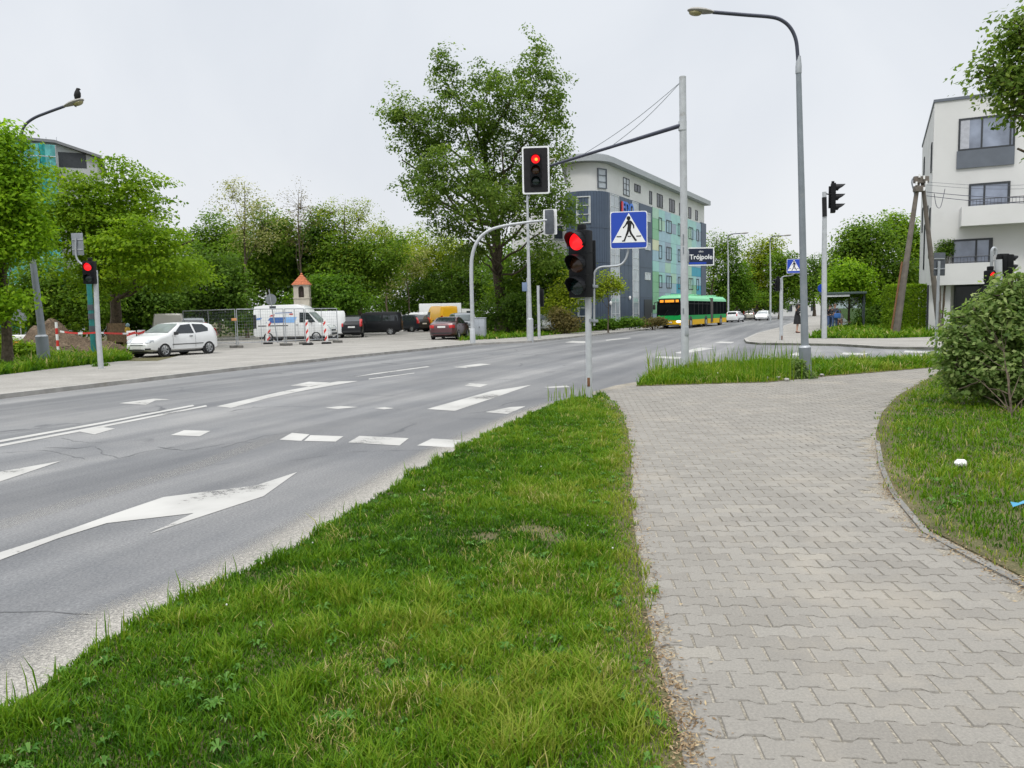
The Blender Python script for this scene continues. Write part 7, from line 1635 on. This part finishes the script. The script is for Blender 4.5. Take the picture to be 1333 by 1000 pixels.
def person(label, loc, rz, J, top, bottom, hairc, shoe=(.03,.03,.03), coat_to=None, hair_long=True, bottom_short=False):
    """J: joint positions (x forward, y left): pelvis, chest, neck, head, and per side shoulder/elbow/wrist, hip/knee/ankle/toe"""
    t = thing('person', label, 'person', loc, rz); V = []; E = []; Rd = []
    def add(p, r, par=None):
        V.append(tuple(p)); Rd.append(r); i = len(V)-1
        if par is not None: E.append((par, i))
        return i
    j = {k: Vector(v) for k, v in J.items()}
    pe = add(j['pelvis'], (.15,.11)); wa = add(j['pelvis'].lerp(j['chest'],.45), (.125,.10), pe); ch = add(j['chest'], (.165,.115), wa); nb = add(j['neck']-Vector((0,0,.03)), .065, ch); nk = add(j['neck'].lerp(j['head'],.3), .052, nb)
    hd = j['head']; h1 = add(hd-Vector((0,0,.06)), .072, nk); h2 = add(hd+Vector((0,0,.03)), .086, h1); add(hd+Vector((0,0,.09)), .06, h2)
    for s in 'lr':
        sh = add(j['sh'+s], .062, ch); el = add(j['el'+s], .045, sh); wr = add(j['wr'+s], .030, el); d = (j['wr'+s]-j['el'+s]).normalized(); hm = add(j['wr'+s]+d*.06, (.036,.02), wr)
        hp = add(j['hip'+s], .095, pe); kn = add(j['kn'+s], .062, hp); an = add(j['an'+s], .040, kn); add(j['an'+s]+(j['to'+s]-j['an'+s])*.55, .042, an); add(j['to'+s], .032, len(V)-1)
    b_ = skin_mesh(V, E, Rd, 'body', SKIN, t)
    # facial relief, ears and five bent fingers joined into the same body mesh
    bm = bmesh.new(); bm.from_mesh(b_.data); ex = MB()
    fx = Vector((1,0,0)); ex.tube([hd+fx*.075+Vector((0,0,.02)), hd+fx*.105+Vector((0,0,-.02)), hd+fx*.078+Vector((0,0,-.03))], [.012,.016,.010], 6)
    for s in (-1,1): ex.ball(hd+Vector((.0,s*.082,-.005)), (.022,.012,.032), 8, 6); ex.ball(hd+Vector((.072,s*.032,.025)), (.012,.016,.009), 8, 6)
    ex.ball(hd+Vector((.072,0,-.058)), (.012,.026,.008), 8, 6)
    for s in 'lr':
        d = (j['wr'+s]-j['el'+s]).normalized(); a, b2 = frame(d); base = j['wr'+s]+d*.09
        for k, l in enumerate((.065,.075,.07,.055)): p = base + a*(k-1.5)*.019; ex.tube([p-d*.02, p+d*l*.5+b2*.006, p+d*l*.85-b2*.02], [.009,.008,.006], 6)
        p = j['wr'+s]+d*.03+a*.035; ex.tube([p-a*.015, p+a*.02+d*.03, p+a*.018+d*.06], [.010,.009,.007], 6)
    k0 = [bm.verts.new(v) for v in ex.v]; [bm.faces.new([k0[i] for i in f]) for f in ex.f]; bm.to_mesh(b_.data); bm.free()
    def garment(nm, keys, mt, grow=.016):
        V = []; E = []; Rd = []; idx = {}
        for (k, p, r, par) in keys: V.append(tuple(p)); Rd.append(r if not isinstance(r, tuple) else r); idx[k] = len(V)-1; (par is not None) and E.append((idx[par], idx[k]))
        return skin_mesh(V, E, Rd, nm, mt, t)
    tk = [('pe', j['pelvis'], (.172,.135), None), ('wa', j['pelvis'].lerp(j['chest'],.45), (.148,.122), 'pe'), ('ch', j['chest'], (.188,.138), 'wa'), ('nb', j['neck']-Vector((0,0,.045)), .078, 'ch')]
    for s in 'lr': tk += [('s'+s, j['sh'+s], .078, 'ch'), ('e'+s, j['el'+s], .060, 's'+s), ('w'+s, j['wr'+s]-(j['wr'+s]-j['el'+s])*.06, .042, 'e'+s)]
    garment('coat' if coat_to else 'top', tk, top)
    if coat_to:
        mb = MB(); K = 18; zz = [j['pelvis'].z+.12, j['pelvis'].z-.1, (j['pelvis'].z+coat_to)/2, coat_to]; vs = []; cx_ = j['pelvis'].x
        for z, rx, ry in zip(zz, (.15,.18,.20,.215), (.18,.205,.225,.24)):
            for k in range(K): a = 2*math.pi*k/K; f = 1+.05*math.sin(5*a+z*3); vs.append((cx_+rx*f*math.cos(a), j['pelvis'].y+ry*f*math.sin(a), z))
        mb.add(vs, [(i*K+k, i*K+(k+1)%K, (i+1)*K+(k+1)%K, (i+1)*K+k) for i in range(3) for k in range(K)]); mb.build('coat_skirt', top, t)
    if bottom:
        bk = [('pe', j['pelvis'], (.165,.125), None)]
        for s in 'lr': bk += [('h'+s, j['hip'+s], .112, 'pe'), ('k'+s, j['kn'+s], .082, 'h'+s)] + ([] if bottom_short else [('a'+s, j['an'+s]+Vector((0,0,.02)), .066, 'k'+s)])
        garment('trousers', bk, bottom)
    HM = mat('hair_'+label[:12].replace(' ','_'), hairc, .7, var=.3, scale=30)
    mb = MB(); mb.ball(hd+Vector((-.018,0,.045)), (.105,.098,.10), 14, 10)
    if hair_long: mb.tube([hd+Vector((-.05,0,.05)), hd+Vector((-.085,0,-.06)), hd+Vector((-.09,0,-.20))], [.08,.085,.045], 10)
    mb.build('hair', HM, t)
    SM = mat('shoe_'+label[:12].replace(' ','_'), shoe, .6)
    for s in 'lr':
        d = (j['to'+s]-j['an'+s]); d.z = 0; d.normalize(); mb = MB(); a0 = j['an'+s].copy(); a0.z = .045; mb.tube([a0-d*.07, a0-d*.02+Vector((0,0,.015)), a0+d*.10, a0+d*.19-Vector((0,0,.012))], [.040,.050,.045,.028], 10); mb.build('shoe', SM, t)
    return t
STAND = dict(pelvis=(0,0,.95), chest=(.0,0,1.28), neck=(.01,0,1.47), head=(.035,0,1.60), shl=(0,.17,1.40), ell=(-.02,.23,1.12), wrl=(.16,.17,1.05), shr=(0,-.17,1.40), elr=(-.02,-.23,1.12), wrr=(.16,-.14,1.06), hipl=(0,.09,.90), knl=(.03,.10,.50), anl=(0,.10,.09), tol=(.16,.12,.04), hipr=(0,-.09,.90), knr=(.02,-.10,.50), anr=(-.02,-.10,.09), tor=(.14,-.12,.04))
BLK = mat('black_cloth', (.012,.012,.014), .85, var=.3, scale=8); JEANS = mat('blue_jeans', (.05,.09,.20), .85, var=.25, scale=9); BLUEC = mat('bright_blue_cloth', (.04,.13,.38), .8, var=.2); GREYC = mat('dark_jacket', (.035,.037,.045), .8, var=.25); LIGHTC = mat('pale_shirt', (.45,.47,.42), .8, var=.1)
J1 = dict(STAND); J1.update(wrl=(.20,.06,1.22), wrr=(.20,-.05,1.22), ell=(.02,.22,1.14), elr=(.02,-.22,1.14), head=(.06,0,1.585))
b = G(1037.5,433.5,.1); sc = 1.06
q = person('person in a long black coat with bare legs looking at a phone', b, R(-15), J1, BLK, None, (.02,.016,.013), (.09,.03,.02), coat_to=.52); q.scale = (sc,)*3
MB().rbox((.27,0,1.26), (.012,.075,.15), .005, Matrix.Rotation(R(-25),3,'Y')).build('phone', M['blackm'], None)
ph = bpy.data.objects['phone']; ph.location = b; ph.rotation_euler = (0,0,R(-15)); ph.scale = (sc,)*3; tag(ph, 'small dark phone held by the person in the black coat', 'phone')
b = A(1086.5,428,53.2); b.z = .1
J2 = dict(STAND); J2.update(wrl=(.14,.20,1.0), wrr=(.2,-.10,1.12)); q = person('standing person in dark jacket and blue jeans with light shoes at the shelter', b, R(-100), J2, GREYC, JEANS, (.10,.05,.03), (.6,.6,.6)); q.scale = (1.03,)*3
bg_ = thing('shoulder_bag', 'bright blue bag held by the standing person at the shelter', 'bag', (b.x+.05, b.y-.30, b.z)); MB().rbox((0,0,.98), (.42,.14,.34), .05).build('bag_body', BLUEC, bg_); MB().tube(bez([(-.14,0,1.13),(-.08,0,1.30),(.08,0,1.30),(.14,0,1.13)], 4), .012, 6).build('strap', BLUEC, bg_)
b = A(1079.5,427.6,53.8); b.z = .1
q = person('standing person in black jacket beside the one with blue jeans at the shelter', b, R(-60), STAND, BLK, JEANS, (.03,.02,.015), (.05,.05,.06), hair_long=False)
SIT = dict(pelvis=(0,0,.56), chest=(.02,0,.90), neck=(.05,0,1.09), head=(.09,0,1.22), shl=(.02,.17,1.02), ell=(.08,.21,.76), wrl=(.30,.12,.70), shr=(.02,-.17,1.02), elr=(.08,-.21,.76), wrr=(.30,-.12,.70), hipl=(.05,.09,.55), knl=(.45,.11,.52), anl=(.46,.11,.09), tol=(.62,.12,.04), hipr=(.05,-.09,.55), knr=(.45,-.11,.52), anr=(.44,-.11,.09), tor=(.60,-.12,.04))
ts = bpy.data.objects['bus_shelter']; p = Matrix.Rotation(R(-22),3,'Z') @ Vector((-.15,.36,0)) + ts.location
q = person('seated person in a pale shirt on the bench of the bus shelter', p, R(-112), SIT, LIGHTC, mat('brown_trousers', (.16,.09,.06), .8), (.35,.33,.30), (.4,.2,.15), hair_long=False)
